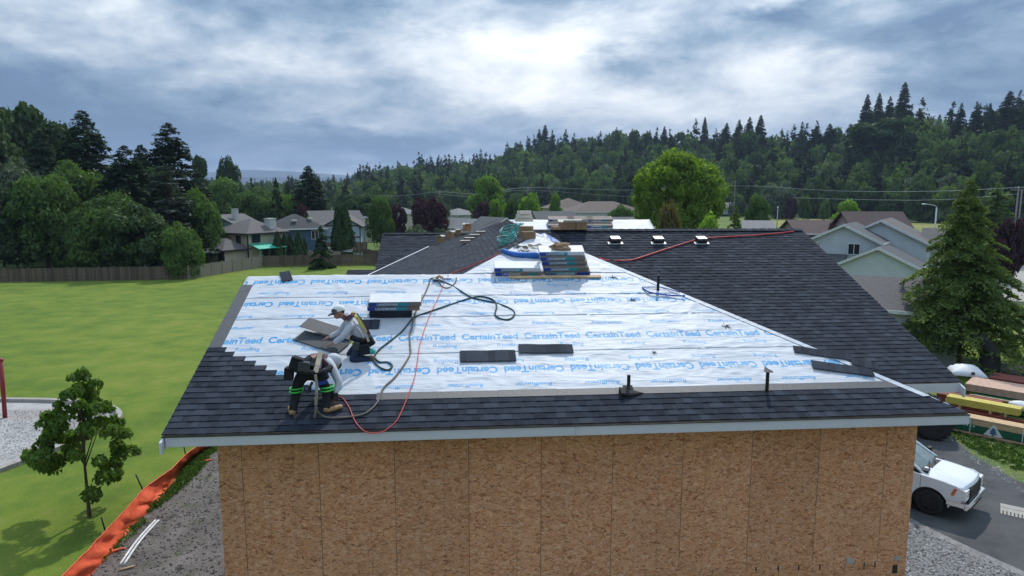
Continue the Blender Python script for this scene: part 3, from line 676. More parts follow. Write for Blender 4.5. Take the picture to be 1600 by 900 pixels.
# ------------------------------------------------------------ leaf clouds
def leaf_quads(C, N, size, rs, asp=1.4, jit=.6):
    n = len(C); N = N+rs.normal(0, jit, (n, 3)); N /= np.linalg.norm(N, axis=1)[:, None]+1e-9
    T = np.cross(N, rs.normal(0, 1, (n, 3))); T /= np.linalg.norm(T, axis=1)[:, None]+1e-9; B = np.cross(N, T)
    s = (size*rs.uniform(.6, 1.4, n))[:, None]; T = T*s*asp; B = B*s
    V = np.stack([C-T, C-B*.75+N*s*.15, C+T, C+B*.75+N*s*.15], 1).reshape(-1, 3); return V
class Leafy:
    def __init__(s): s.V = []; s.T = []; s.E = []
    def leaves(s, V, tone): s.V.append(V); s.T.append(np.repeat(np.clip(tone, 0, 1), 1))
    def mesh(s, name, mt):
        V = np.concatenate(s.V).astype(np.float32); n = len(V)//4; me = bpy.data.meshes.new(name)
        me.vertices.add(len(V)); me.vertices.foreach_set('co', V.ravel()); me.loops.add(n*4); me.loops.foreach_set('vertex_index', np.arange(n*4, dtype=np.int32))
        me.polygons.add(n); me.polygons.foreach_set('loop_start', np.arange(0, n*4, 4, dtype=np.int32)); me.polygons.foreach_set('loop_total', np.full(n, 4, np.int32))
        a = me.attributes.new('tone', 'FLOAT', 'FACE'); a.data.foreach_set('value', np.concatenate(s.T).astype(np.float32)); me.materials.append(mt); me.update(); return me
def broad_cloud(h, w, n, leaf, seed, lobes=26, base=.18, round_=1., flat=.9, lobe_r=.30, shell=.86, cone=0., qs=(.35, .78)):
    rs = np.random.RandomState(seed); cz = h*(base+(1-base)*.5); rz = h*(1-base)*.5; R = w/2; Cs = []; Rs = []
    k = 0
    while len(Cs) < lobes:
        p = rs.normal(0, 1, 3); p /= np.linalg.norm(p); q = rs.uniform(*qs)**.6*.82
        if p[2] < -.75: continue
        zz = p[2]*q; cf = 1-cone*max(0, (zz+.35)/1.2); Cs.append([p[0]*R*q*cf, p[1]*R*q*cf, cz+p[2]*rz*q*round_]); Rs.append(R*lobe_r*rs.uniform(.7, 1.35)*(.4+.6*cf))
    Cs = np.array(Cs); Rs = np.array(Rs); pr = Rs**2/np.sum(Rs**2); idx = rs.choice(len(Cs), n, p=pr)
    d = rs.normal(0, 1, (n, 3)); d[:, 2] = np.abs(d[:, 2])*.9-rs.uniform(0, .55, n)*1.; d /= np.linalg.norm(d, axis=1)[:, None]
    rr = Rs[idx]*(shell+.2*rs.uniform(-1, 1, n)**3+rs.exponential(.05, n)); P = Cs[idx]+d*rr[:, None]*np.array([1, 1, flat])
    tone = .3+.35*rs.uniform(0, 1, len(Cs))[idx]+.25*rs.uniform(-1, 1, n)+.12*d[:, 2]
    return leaf_quads(P, d+np.array([0, 0, .25]), leaf, rs), tone, Cs
def conifer_cloud(h, w, n, leaf, seed, droop=.35, base=.06, power=.85, layers=None, ragged=.35, fan=.5):
    rs = np.random.RandomState(seed); nb = layers or int(40+h*5); zt_ = rs.uniform(0, 1, nb)**.85; ang = rs.uniform(0, 2*PI, nb)
    z0 = h*(base+(1-base)*zt_); L = w/2*(1-zt_)**power*rs.uniform(1-ragged, 1+ragged*.35, nb)+w*.02; pr = (L+w*.04)**1.3; pr /= pr.sum()
    i = rs.choice(nb, n, p=pr); s = rs.uniform(0, 1, n)**.7; l = L[i]*s
    side = rs.normal(0, 1, n)*L[i]*.16*(1.15-s)*fan*2; ca, sa = np.cos(ang[i]), np.sin(ang[i])
    z = z0[i]-droop*l*l/(L[i]+1e-6)*.9+L[i]*.12*s-np.abs(rs.normal(0, 1, n))*leaf*1.1+.1*l
    P = np.stack([ca*l-sa*side, sa*l+ca*side, z], 1)
    N = np.stack([ca*.35, sa*.35, np.full(n, .9)], 1); tone = .25+.4*rs.uniform(0, 1, nb)[i]+.25*s+.2*rs.uniform(-1, 1, n)
    return leaf_quads(P, N, leaf, rs, 1.8, .5), tone, (z0, L, ang)
def column_cloud(h, w, n, leaf, seed, belly=.35):
    rs = np.random.RandomState(seed); z = rs.uniform(0, 1, n)**.9; a = rs.uniform(0, 2*PI, n)
    prof = np.minimum(1, (z/.12)**.5)*np.clip((1-z)/(1-belly), 0, 1)**.55; lump = 1+.13*np.sin(a*3+z*9+seed)+.12*np.sin(a*5-z*17)+.06*rs.normal(0, 1, n)
    r = w/2*prof*lump*(1-.25*rs.uniform(0, 1, n)**3); P = np.stack([np.cos(a)*r, np.sin(a)*r, h*(.03+.97*z)], 1)
    N = np.stack([np.cos(a), np.sin(a), np.full(n, .4)], 1); return leaf_quads(P, N, leaf, rs, 1.7, .5), .5+.3*np.sin(a*4+z*13)+.25*rs.uniform(-1, 1, n), None
def trunk_mesh(h, r, seed, limbs=None, lean=0.):
    b = MB(); rs = random.Random(seed); top = (lean*h+rs.uniform(-.02, .02)*h, rs.uniform(-.02, .02)*h, h)
    b.tube([(0, 0, -.3), (top[0]*.3, top[1]*.3, h*.4), top], [r*1.15, r*.18], 8, 3)
    for c in (limbs if limbs is not None else []):
        z = min(h*.8, max(h*.25, c[2]*.55)); b.tube([(0, 0, z), (c[0]*.45, c[1]*.45, (z+c[2])*.5), (c[0]*.9, c[1]*.9, c[2])], [r*.42, r*.08], 6, 2)
    return b.mesh('trunk', MT['bark'])
protos = {}
MT['leaf_sapling'] = foliage_mat('young_tree_leaves', (.05, .11, .016), (.15, .25, .035), trans=.45)
MT['leaf_maple'] = foliage_mat('maple_leaves', (.09, .17, .018), (.30, .43, .055), trans=.5)
MT['leaf_hill'] = foliage_mat('hillside_green_leaves', (.036, .072, .022), (.115, .172, .046), trans=.42)
def tree_meshes(kind, var):
    """crown and trunk of height 1-normalised prototypes are made per (kind, var); see KIND"""
    key = (kind, var)
    if key in protos: return protos[key]
    k = KIND[kind]; seed = var*17+sum(map(ord, kind))*7; h, w = k['h'], k['w']; L = Leafy()
    if k['t'] == 'b': V, T, C = broad_cloud(h, w, k['n'], k['leaf'], seed, **k.get('a', {})); lim = C[:9]
    elif k['t'] == 'c': V, T, C = conifer_cloud(h, w, k['n'], k['leaf'], seed, **k.get('a', {})); lim = None
    else: V, T, C = column_cloud(h, w, k['n'], k['leaf'], seed); lim = None
    if k['t'] == 'b':
        lo, hi = np.percentile(V[:, 2], .3), np.percentile(V[:, 2], 99.6); bz = h*k.get('a', {}).get('base', .18); V[:, 2] = bz+(V[:, 2]-lo)/(hi-lo)*(h-bz)
        wx = np.percentile(np.hypot(V[:, 0], V[:, 1]), 99); V[:, :2] *= w/2/wx
    if k.get('dome'): V[:, :2] *= (1+k['dome']*np.clip((V[:, 2]/h-.5)/.5, 0, 1)**1.3)[:, None]
    if k['t'] == 'c':
        cc = V.reshape(-1, 4, 3); ce = cc.mean(1, keepdims=True); f = np.clip(1.45-ce[..., 2:3]/h, .5, 1.); V = (ce+(cc-ce)*f).reshape(-1, 3)
    L.leaves(V, T); cm = L.mesh('crown', MT[k['m']]); tm = trunk_mesh(h*k.get('th', .9), k.get('tr', h*.018), seed, lim)
    protos[key] = (cm, tm, h, w); return protos[key]
KIND = {
 'maple': dict(dome=.42, t='b', h=13, w=12, n=30000, leaf=.13, m='leaf_maple', a=dict(lobes=190, base=.2, lobe_r=.15, qs=(.8, 1.12)), th=.6, tr=.3),
 'sapling': dict(t='b', h=4.3, w=3.4, n=8500, leaf=.036, m='leaf_sapling', a=dict(lobes=80, base=.2, lobe_r=.11, flat=.7, cone=.95), th=.8, tr=.06),
 'broad': dict(t='b', h=12, w=11, n=14000, leaf=.16, m='leaf_mid', a=dict(lobes=55, base=.06, lobe_r=.24), th=.6),
 'broad_bright': dict(t='b', h=9, w=9, n=7000, leaf=.2, m='leaf_bright', a=dict(lobes=30, base=.03), th=.6),
 'broad_dark': dict(t='b', h=12, w=10, n=12000, leaf=.17, m='leaf_dark', a=dict(lobes=55, base=.06, lobe_r=.24), th=.6),
 'tall_dark': dict(t='b', h=18, w=9, n=7000, leaf=.26, m='leaf_dark', a=dict(lobes=40, base=.1, lobe_r=.26), th=.7),
 'purple': dict(t='b', h=9, w=9, n=7000, leaf=.19, m='leaf_purple', a=dict(lobes=28, base=.04), th=.5),
 'olive': dict(t='b', h=7, w=7, n=4000, leaf=.15, m='leaf_brown', a=dict(lobes=22, base=.03), th=.5),
 'greyleaf': dict(t='b', h=10, w=9, n=5000, leaf=.2, m='leaf_grey', a=dict(lobes=28, base=.03), th=.5),
 'spruce': dict(t='c', h=20, w=10, n=20000, leaf=.19, m='needle', a=dict(ragged=.32, droop=.38, layers=260, power=.66, fan=1.1)),
 'greycon': dict(t='c', h=17, w=9, n=10000, leaf=.2, m='needle_blue', a=dict(ragged=.35, droop=.15, power=.6, layers=130)),
 'cedar': dict(t='c', h=12, w=9, n=62000, leaf=.07, m='needle_mid', a=dict(ragged=.42, droop=.6, power=.9, layers=270, fan=.95, base=.1), tr=.35),
 'smallcon': dict(t='c', h=8, w=5.2, n=7000, leaf=.12, m='needle_mid', a=dict(ragged=.25, droop=.4, power=.8)),
 'weeping': dict(t='c', h=6.2, w=3.3, n=13000, leaf=.085, m='needle_cyp', a=dict(ragged=.4, droop=.7, power=.75, base=.0)),
 'column': dict(t='k', h=6, w=1.5, n=4500, leaf=.085, m='needle_cyp'),
 'far_con': dict(t='c', h=23, w=12, n=1500, leaf=.48, m='needle', a=dict(ragged=.4, droop=.25, layers=70)),
 'far_broad': dict(t='b', h=15, w=13, n=1300, leaf=.48, m='leaf_hill', a=dict(lobes=20, base=.0, lobe_r=.34)),
 'far_broad_dark': dict(t='b', h=16, w=12, n=1300, leaf=.48, m='leaf_dark', a=dict(lobes=20, base=.0, lobe_r=.34)),
 'far_grey': dict(t='b', h=14, w=11, n=800, leaf=.6, m='leaf_grey', a=dict(lobes=14, base=.0, lobe_r=.34)),
}
def tree(name, kind, px, ytop, wpx, dist, label, cat='tree', group=None, base=None, var=0, rz=None, z=None):
    cm, tm, h0, w0 = tree_meshes(kind, var)
    if base is None: dist = dist/math.cos(math.atan((px-800)/FPX))
    p = atd(px, 302, dist) if base is None else G(*base)
    if base is not None: dist = math.hypot(p.x-CAM.x, p.y-CAM.y)
    zb = zg(p.x, p.y) if z is None else z; dep = (Vector((p.x, p.y, 0))-Vector((CAM.x, CAM.y, 0))).dot(Vector((math.sin(YAW), math.cos(YAW), 0)))
    hh = 9.8+(302-ytop)/FPX*dep-zb; ww = wpx/FPX*dep
    r = empty(name, (p.x, p.y, zb), 0, label, cat, group); r.rotation_euler.z = rz if rz is not None else (px*1.7) % 6.28
    r.scale = (ww/w0, ww/w0, hh/h0)
    link('crown', cm, r); link('trunk', tm, r); return r
# --- left wood edge behind and before the fence
for i, a in enumerate([
 ('evergreen_tree', 'spruce', 138, 178, 165, 104, 'tall dark evergreen with a thin leaning tip, highest left of centre in the left wood'),
 ('evergreen_tree', 'spruce', 268, 196, 160, 100, 'dark spiky evergreen with broad drooping boughs at the right end of the left wood'),
 ('evergreen_tree', 'greycon', 262, 258, 140, 88, 'grey green needled tree in front of the dark spiky evergreen'),
 ('evergreen_tree', 'spruce', 198, 230, 150, 92, 'broad dark evergreen between the two tallest evergreens of the left wood'),
 ('broadleaf_tree', 'tall_dark', 32, 174, 100, 130, 'tall dark poplar like tree at the far left edge', 1),
 ('broadleaf_tree', 'tall_dark', 100, 198, 90, 125, 'dark tree standing just left of the thin tipped evergreen'),
 ('broadleaf_tree', 'tall_dark', -20, 190, 100, 120, 'dark tree half cut by the left picture edge'),
 ('broadleaf_tree', 'greyleaf', 30, 255, 110, 97, 'grey green rounded tree above the bright green tree at the left'),
 ('broadleaf_tree', 'broad', 65, 280, 125, 88, 'bright topped leafy tree over the left part of the brown fence'),
 ('broadleaf_tree', 'broad_dark', -5, 300, 110, 86, 'dark leafy tree hanging over the fence at the left edge'),
 ('broadleaf_tree', 'broad', 165, 306, 120, 82, 'wide leafy tree overhanging the middle of the brown fence', 1),
 ('broadleaf_tree', 'broad_dark', 215, 322, 115, 80, 'dark leafy tree standing in front of the brown fence near its bend'),
 ('shrub', 'broad', 278, 352, 62, 78, 'leafy shrub at the corner where the brown and tan fences meet', 2),
 ('broadleaf_tree', 'broad_dark', 110, 330, 120, 90, 'dark undergrowth tree directly behind the brown fence', 1),
 ('broadleaf_tree', 'broad', 120, 262, 130, 97, 'mid green tree filling the gap below the thin tipped evergreen', 2),
 ('broadleaf_tree', 'broad_dark', 225, 268, 120, 96, 'dark tree filling the middle of the left wood behind the overhanging trees', 2),
 ('broadleaf_tree', 'broad', 310, 300, 70, 92, 'green leafy tree at the right foot of the dark spiky evergreen', 1),
 ('evergreen_tree', 'spruce', 70, 205, 110, 112, 'dark conifer showing between the two tall poplar like trees', 1),
 ('evergreen_tree', 'spruce', 225, 228, 100, 108, 'pointed dark conifer behind the gap of the left wood', 1),
 ('broadleaf_tree', 'tall_dark', 315, 248, 30, 180, 'slim dark tree seen just right of the left wood'),
 ('broadleaf_tree', 'broad_dark', 360, 250, 42, 210, 'dark round tree alone on the skyline right of the left wood'),
 ('broadleaf_tree', 'broad', 345, 282, 80, 190, 'green hillside tree above the grey blue gabled house', 1),
 ('broadleaf_tree', 'broad', 398, 296, 70, 170, 'green tree behind the beige house chimney', 2),
 ('evergreen_tree', 'spruce', 483, 260, 84, 150, 'big dark broad evergreen behind the dark blue house', 1),
 ('evergreen_tree', 'weeping', 432, 278, 45, 140, 'drooping cypress like tree behind the beige house'),
 ('flowering_tree', 'purple', 474, 321, 30, 130, 'reddish flowering tree behind the dark blue house'),
 ('broadleaf_tree', 'broad', 455, 306, 50, 150, 'green tree between the drooping cypress and the big evergreen'),
 ('broadleaf_tree', 'broad_dark', 565, 305, 70, 190, 'dark green trees clump behind the light blue gable house', 2),
 ('broadleaf_tree', 'broad', 593, 309, 44, 118, 'upright green tree right of the light blue gable house'),
 ('purple_tree', 'purple', 619, 320, 32, 130, 'smaller dark purple tree half behind the upright green tree'),
 ('purple_tree', 'purple', 669, 311, 58, 118, 'large dark purple leaved tree left of the roof peak', 1),
 ('shrub', 'greyleaf', 650, 353, 48, 105, 'low yellow green shrub mass under the large purple tree'),
 ('shrub', 'greyleaf', 688, 357, 32, 98, 'small pale shrub below the large purple tree, beside the gable roof', 1),
 ('broadleaf_tree', 'greyleaf', 687, 310, 34, 150, 'pale grey green tree behind the utility pole'),
 ('broadleaf_tree', 'broad_bright', 760, 277, 62, 190, 'broad yellow green tree beyond the brown gabled house'),
 ('purple_tree', 'purple', 757, 316, 42, 165, 'dark purple tree right behind the brown gabled house'),
 ('broadleaf_tree', 'broad_bright', 777, 313, 26, 160, 'small light green tree beside the purple tree behind the brown gabled house', 1),
 ('broadleaf_tree', 'broad_bright', 830, 304, 44, 140, 'round bright tree left of the green gabled house', 2),
 ('broadleaf_tree', 'broad', 802, 312, 30, 160, 'dull green tree between the two brighter green trees in the middle', 1),
 ('broadleaf_tree', 'broad_bright', 869, 304, 24, 165, 'narrow light green tree before the big brown roofed building'),
 ('maple_tree', 'maple', 1061, 243, 138, 92, 'huge round bright green tree towering over the right roof ridge'),
 ('shrub', 'olive', 1042, 318, 52, 62, 'olive brown bush in front of the huge round tree'),
 ('shrub', 'broad_bright', 1104, 338, 60, 60, 'bright lime green bush at the lower right of the huge round tree'),
 ('broadleaf_tree', 'broad', 973, 321, 44, 150, 'low green shrub before the big brown roofed building', 2),
 ('evergreen_tree', 'smallcon', 1150, 318, 46, 105, 'dark evergreen between the huge round tree and the grey roofed house'),
 ('broadleaf_tree', 'broad', 1186, 305, 42, 130, 'rounded green tree behind the dark gabled house left of the field', 1),
 ('broadleaf_tree', 'greyleaf', 1218, 284, 62, 270, 'pale silvery willow beyond the sports field'),
 ('purple_tree', 'purple', 1237, 308, 21, 255, 'small round purple tree by the hedge of the sports field'),
 ('broadleaf_tree', 'broad', 1258, 306, 20, 258, 'small round green tree right of the purple tree at the hedge'),
 ('broadleaf_tree', 'broad', 1291, 311, 18, 250, 'small green tree left of the pale house past the field', 1),
 ('broadleaf_tree', 'broad_bright', 1325, 313, 46, 150, 'sparse light green tree in front of the pale house past the field'),
 ('shrub', 'purple', 1305, 349, 18, 80, 'reddish shrub between the pink gable and the maroon roof'),
 ('purple_tree', 'purple', 1588, 342, 60, 75, 'dark reddish purple tree at the right picture edge'),
 ('evergreen_tree', 'smallcon', 1560, 285, 90, 95, 'mid green conical evergreen right behind the big cedar', 1),
 ('broadleaf_tree', 'tall_dark', 1372, 192, 100, 330, 'great dark rounded tree on the right hillside', 1),
 ]):
    tree(a[0], a[1], a[2], a[3], a[4], a[5], a[6], 'shrub' if a[0] == 'shrub' else 'tree', var=a[7] if len(a) > 7 else 0)
CED = tree('cedar_tree', 'cedar', 1515, 280, 250, 38, 'big shaggy green cedar in front of the right hand road', z=0)
for px, yt, wp, lb in ((1345, 152, 34, 'dark conifer at the left of the tall group on the right skyline'), (1363, 150, 32, 'second conifer from the left in the tall skyline group'), (1380, 155, 30, 'third conifer from the left in the tall skyline group'), (1401, 134, 42, 'tallest conifer on the right hand skyline'), (1428, 178, 28, 'lower conifer just right of the tallest skyline conifer'),
     (1458, 182, 26, 'slim conifer in the dip of the right skyline'), (1490, 165, 32, 'conifer at the right end of the skyline dip'), (1514, 168, 36, 'broad conifer left of the rightmost skyline pair'), (1534, 165, 34, 'conifer touching the rightmost skyline pair'), (1563, 147, 52, 'tall broad conifer near the right edge of the skyline'), (1597, 149, 52, 'tall conifer cut by the right picture edge'),
     (1270, 200, 44, 'broad conifer at the right end of the middle ridge'), (1290, 196, 40, 'paired conifer right of the broad middle ridge conifer'), (1322, 196, 34, 'dark conifer below the tall skyline group at its left'), (1131, 195, 26, 'leftmost of four pointed conifers over the huge round tree'), (1150, 190, 28, 'second of four pointed conifers right above the huge round tree'), (1166, 186, 28, 'third of four pointed conifers right above the huge round tree'), (1183, 183, 30, 'rightmost of four pointed conifers above the huge round tree'),
     (1097, 186, 20, 'narrow conifer spire over the huge round tree'), (1035, 200, 20, 'small conifer spire left of the huge round tree'), (851, 198, 26, 'twin topped conifer standing out on the middle ridge'), (842, 204, 20, 'smaller conifer beside the twin topped one on the middle ridge')):
    tree('skyline_conifer', 'spruce', px, yt, wp, hill_par(CAM.x+500*math.sin(YAW+math.atan((px-800)/FPX)), CAM.y+500*math.cos(YAW+math.atan((px-800)/FPX)))[2]*.93*math.cos(math.atan((px-800)/FPX)), lb, 'tree', 'conifers standing out on the skyline', var=px % 2)
tree('young_tree', 'sapling', 118, 590, 175, 0, 'small leafy young tree standing alone on the lawn at the left', base=(140, 808))
tree('weeping_evergreen', 'weeping', 503, 352, 44, 0, 'shaggy pointed evergreen standing on the lawn before the wooden fence', base=(503, 420))
for px, yt, wp, d, lb in ((537, 320, 26, 98, 'tallest narrow columnar cypress behind the wooden fence'), (526, 324, 20, 97, 'columnar cypress touching the tallest one on its left'), (430, 362, 17, 95, 'first from the left of the small columnar cypresses by the green awning'),
     (441, 366, 13, 96, 'second from the left of the small columnar cypresses by the green awning'), (450, 365, 13, 97, 'third from the left of the small columnar cypresses by the green awning'),
     (463, 361, 15, 95, 'pointed columnar cypress standing apart right of the awning row'), (472, 372, 11, 96, 'shortest columnar cypress, right of the pointed one')):
    tree('columnar_cypress', 'column', px, yt, wp, d, lb, 'cypress', 'columnar cypresses behind the wooden fence', var=px % 3)
# --- forest on the hill: the nearest 300 are separate, the rest one mass
rs = np.random.RandomState(5); cand = []
for px0 in np.arange(230, 1840, 1.0):
    for _ in range(4):
        px = px0+rs.uniform(-1, 1); az = math.atan((px-800)/FPX)+YAW; t0 = rs.uniform(0, 1)
        x0, y0 = CAM.x+500*math.sin(az), CAM.y+500*math.cos(az); _, D0, D, h, _ = hill_par(x0, y0)
        if rs.uniform() > .25+.75*(D*D/640000): pass
        d = D0+(D-D0+25)*t0**.85; cand.append((d, px, az, D, D0))
cand.sort(); kept = []; grid = {}
for d, px, az, D, D0 in cand:
    x, y = CAM.x+d*math.sin(az), CAM.y+d*math.cos(az)
    if d < 290 and 1190 < px < 1420: continue
    if d < 262 and px > 560: continue
    gk = (int(x/6.5), int(y/6.5))
    if any((gk[0]+i, gk[1]+j) in grid and (grid[(gk[0]+i, gk[1]+j)][0]-x)**2+(grid[(gk[0]+i, gk[1]+j)][1]-y)**2 < 46 for i in (-1, 0, 1) for j in (-1, 0, 1)): continue
    grid[gk] = (x, y); kept.append((d, px, x, y, D))
def forest_kind(d, px, D, r):
    ridge = (d/D) > .86; n = mn.noise((px/60, d/60, 3))
    pc = (.55 if n > -.1 else .22) if ridge else (.10+.28*(n > .15))
    if r < pc: return 'far_con'
    r2 = (r-pc)/(1-pc); return 'far_broad' if r2 < .62 else ('far_broad_dark' if r2 < .9 else 'far_grey')
LB = {'far_con': ('hill_conifer', 'dark pointed conifer among the trees of the wooded hillside', 'conifers at the foot of the hillside'), 'far_broad': ('hill_tree', 'green rounded tree among the trees of the wooded hillside', 'rounded green trees on the lower hillside'),
      'far_broad_dark': ('hill_tree', 'dark green rounded tree among the trees of the wooded hillside', 'dark rounded trees on the lower hillside'), 'far_grey': ('hill_tree', 'pale grey green tree among the trees of the wooded hillside', 'pale trees on the lower hillside')}
mass = {}
FV = {k: [tree_meshes(k, v) for v in range(3)] for k in LB}
raw = {}
for k in LB:
    for v in range(3):
        me = FV[k][v][0]; n = len(me.vertices); co = np.empty(n*3, np.float32); me.vertices.foreach_get('co', co); tn = np.empty(len(me.polygons), np.float32); me.attributes['tone'].data.foreach_get('value', tn); raw[(k, v)] = (co.reshape(-1, 3), tn)
sep_n = 0
for d, px, x, y, D in kept:
    r = rs.uniform(); k = forest_kind(d, px, D, r); v = rs.randint(3); sc = rs.uniform(.62, 1.1) if k != 'far_con' else rs.uniform(.55, 1.12)
    if d/D > .9: sc *= rs.choice([.6, .75, .9, 1.15])
    if 1340 < px < 1440 and d/D > .8: sc *= 1.3
    if px < 560: sc *= .7
    z = zg(x, y)-.4; rz = rs.uniform(0, 6.28); wsc = sc*rs.uniform(.85, 1.1)
    if sep_n < 298 and px > 300:
        nm, lb, gp = LB[k]; e = empty(nm, (x, y, z), rz, lb, 'tree', gp); e.scale = (wsc, wsc, sc); link('crown', FV[k][v][0], e); link('trunk', FV[k][v][1], e); sep_n += 1
    else:
        co, tn = raw[(k, v)]; m = KIND[k]['m']; nq = len(tn); sub = max(200, int(nq*min(1, (420/d)**1.6)*.6)); pk = rs.choice(nq, sub, replace=False)
        c4 = co.reshape(-1, 4, 3)[pk]; ce = c4.mean(1, keepdims=True); c4 = ce+(c4-ce)*math.sqrt(nq/sub)*.95; c4 = c4.reshape(-1, 3)
        ca, sa = math.cos(rz), math.sin(rz); X = np.stack([(c4[:, 0]*ca-c4[:, 1]*sa)*wsc+x, (c4[:, 0]*sa+c4[:, 1]*ca)*wsc+y, c4[:, 2]*sc+z], 1)
        L = mass.setdefault('all', Leafy()); L.leaves(X, tn[pk]+rs.uniform(-.32, .32)); L.E.append((m, sub))
# one mass with several leaf materials
ms = sorted({m for m, _ in mass['all'].E}); me = mass['all'].mesh('distant_forest', MT[ms[0]])
for m in ms[1:]: me.materials.append(MT[m])
me.polygons.foreach_set('material_index', np.concatenate([np.full(n, ms.index(m), np.int32) for m, n in mass['all'].E])); fo = link('distant_forest', me); fo['kind'] = 'stuff'
print('forest', len(kept), len(me.polygons))
# ------------------------------------------------------------ houses
def roofmat(n, c, courses=True):
    m, t, b, o = new_mat(n); P = t.node('TexCoord').outputs['Object']; x, y, z = t.sep(P)
    st = t.math('FRACT', t.math('MULTIPLY', z, 9.)); col = t.vmath('SCALE', tuple(c), t.rng(t.noise(P, 7, 5, .7), .3, .7, .75, 1.25)); col = t.mix(t.math('MULTIPLY', t.math('LESS_THAN', st, .16), .35), col, (.02, .02, .02))
    t.set(b.inputs['Base Color'], col); b.inputs['Roughness'].default_value = .9; return m
def sidmat(n, c):
    m, t, b, o = new_mat(n); P = t.node('TexCoord').outputs['Object']; z = t.sep(P)[2]
    st = t.math('FRACT', t.math('MULTIPLY', z, 6.)); col = t.vmath('SCALE', tuple(c), t.rng(t.noise(P, 1.5, 5, .6), .3, .7, .92, 1.08)); col = t.mix(t.math('MULTIPLY', t.math('LESS_THAN', st, .12), .4), col, tuple(q*.5 for q in c))
    t.set(b.inputs['Base Color'], col); b.inputs['Roughness'].default_value = .8; return m
RM = {k: roofmat('roof_'+k, c) for k, c in dict(grey=(.105, .098, .10), brown=(.115, .085, .075), dark=(.04, .042, .05), maroon=(.075, .048, .05), pale=(.17, .17, .18), slate=(.075, .08, .09)).items()}
WM = {k: sidmat('siding_'+k, c) for k, c in dict(beige=(.46, .40, .31), blue=(.05, .10, .17), lightblue=(.34, .43, .52), greyblue=(.52, .555, .59), white=(.52, .53, .53), brown=(.26, .155, .10), green=(.20, .26, .18), pink=(.34, .26, .26), tan=(.36, .29, .22), slate=(.12, .15, .18), cream=(.5, .46, .38)).items()}
MT['trim_dark'] = mk('dark_trim', (.03, .03, .035), .6); MT['trim_white'] = mk('white_trim', (.62, .63, .64), .5)
def win(parent, wname, M, x, z, w, h, trim='trim_white', glass='glass', name='window', mull=1):
    """window on the plane y=0 of M, facing -y"""
    b = MB(); t_ = .07
    for q in ((x-t_, z-t_, x+w+t_, z), (x-t_, z+h, x+w+t_, z+h+t_), (x-t_, z, x, z+h), (x+w, z, x+w+t_, z+h)): b.box(q[0], -.06, q[1], q[2], .0, q[3])
    for k in range(mull): xm = x+w*(k+1)/(mull+1); b.box(xm-.03, -.05, z, xm+.03, 0, z+h)
    f = b.build(name, MT[trim], parent, M); g = MB(); g.box(x, -.02, z, x+w, .0, z+h); g.build('pane', MT[glass], f); return f
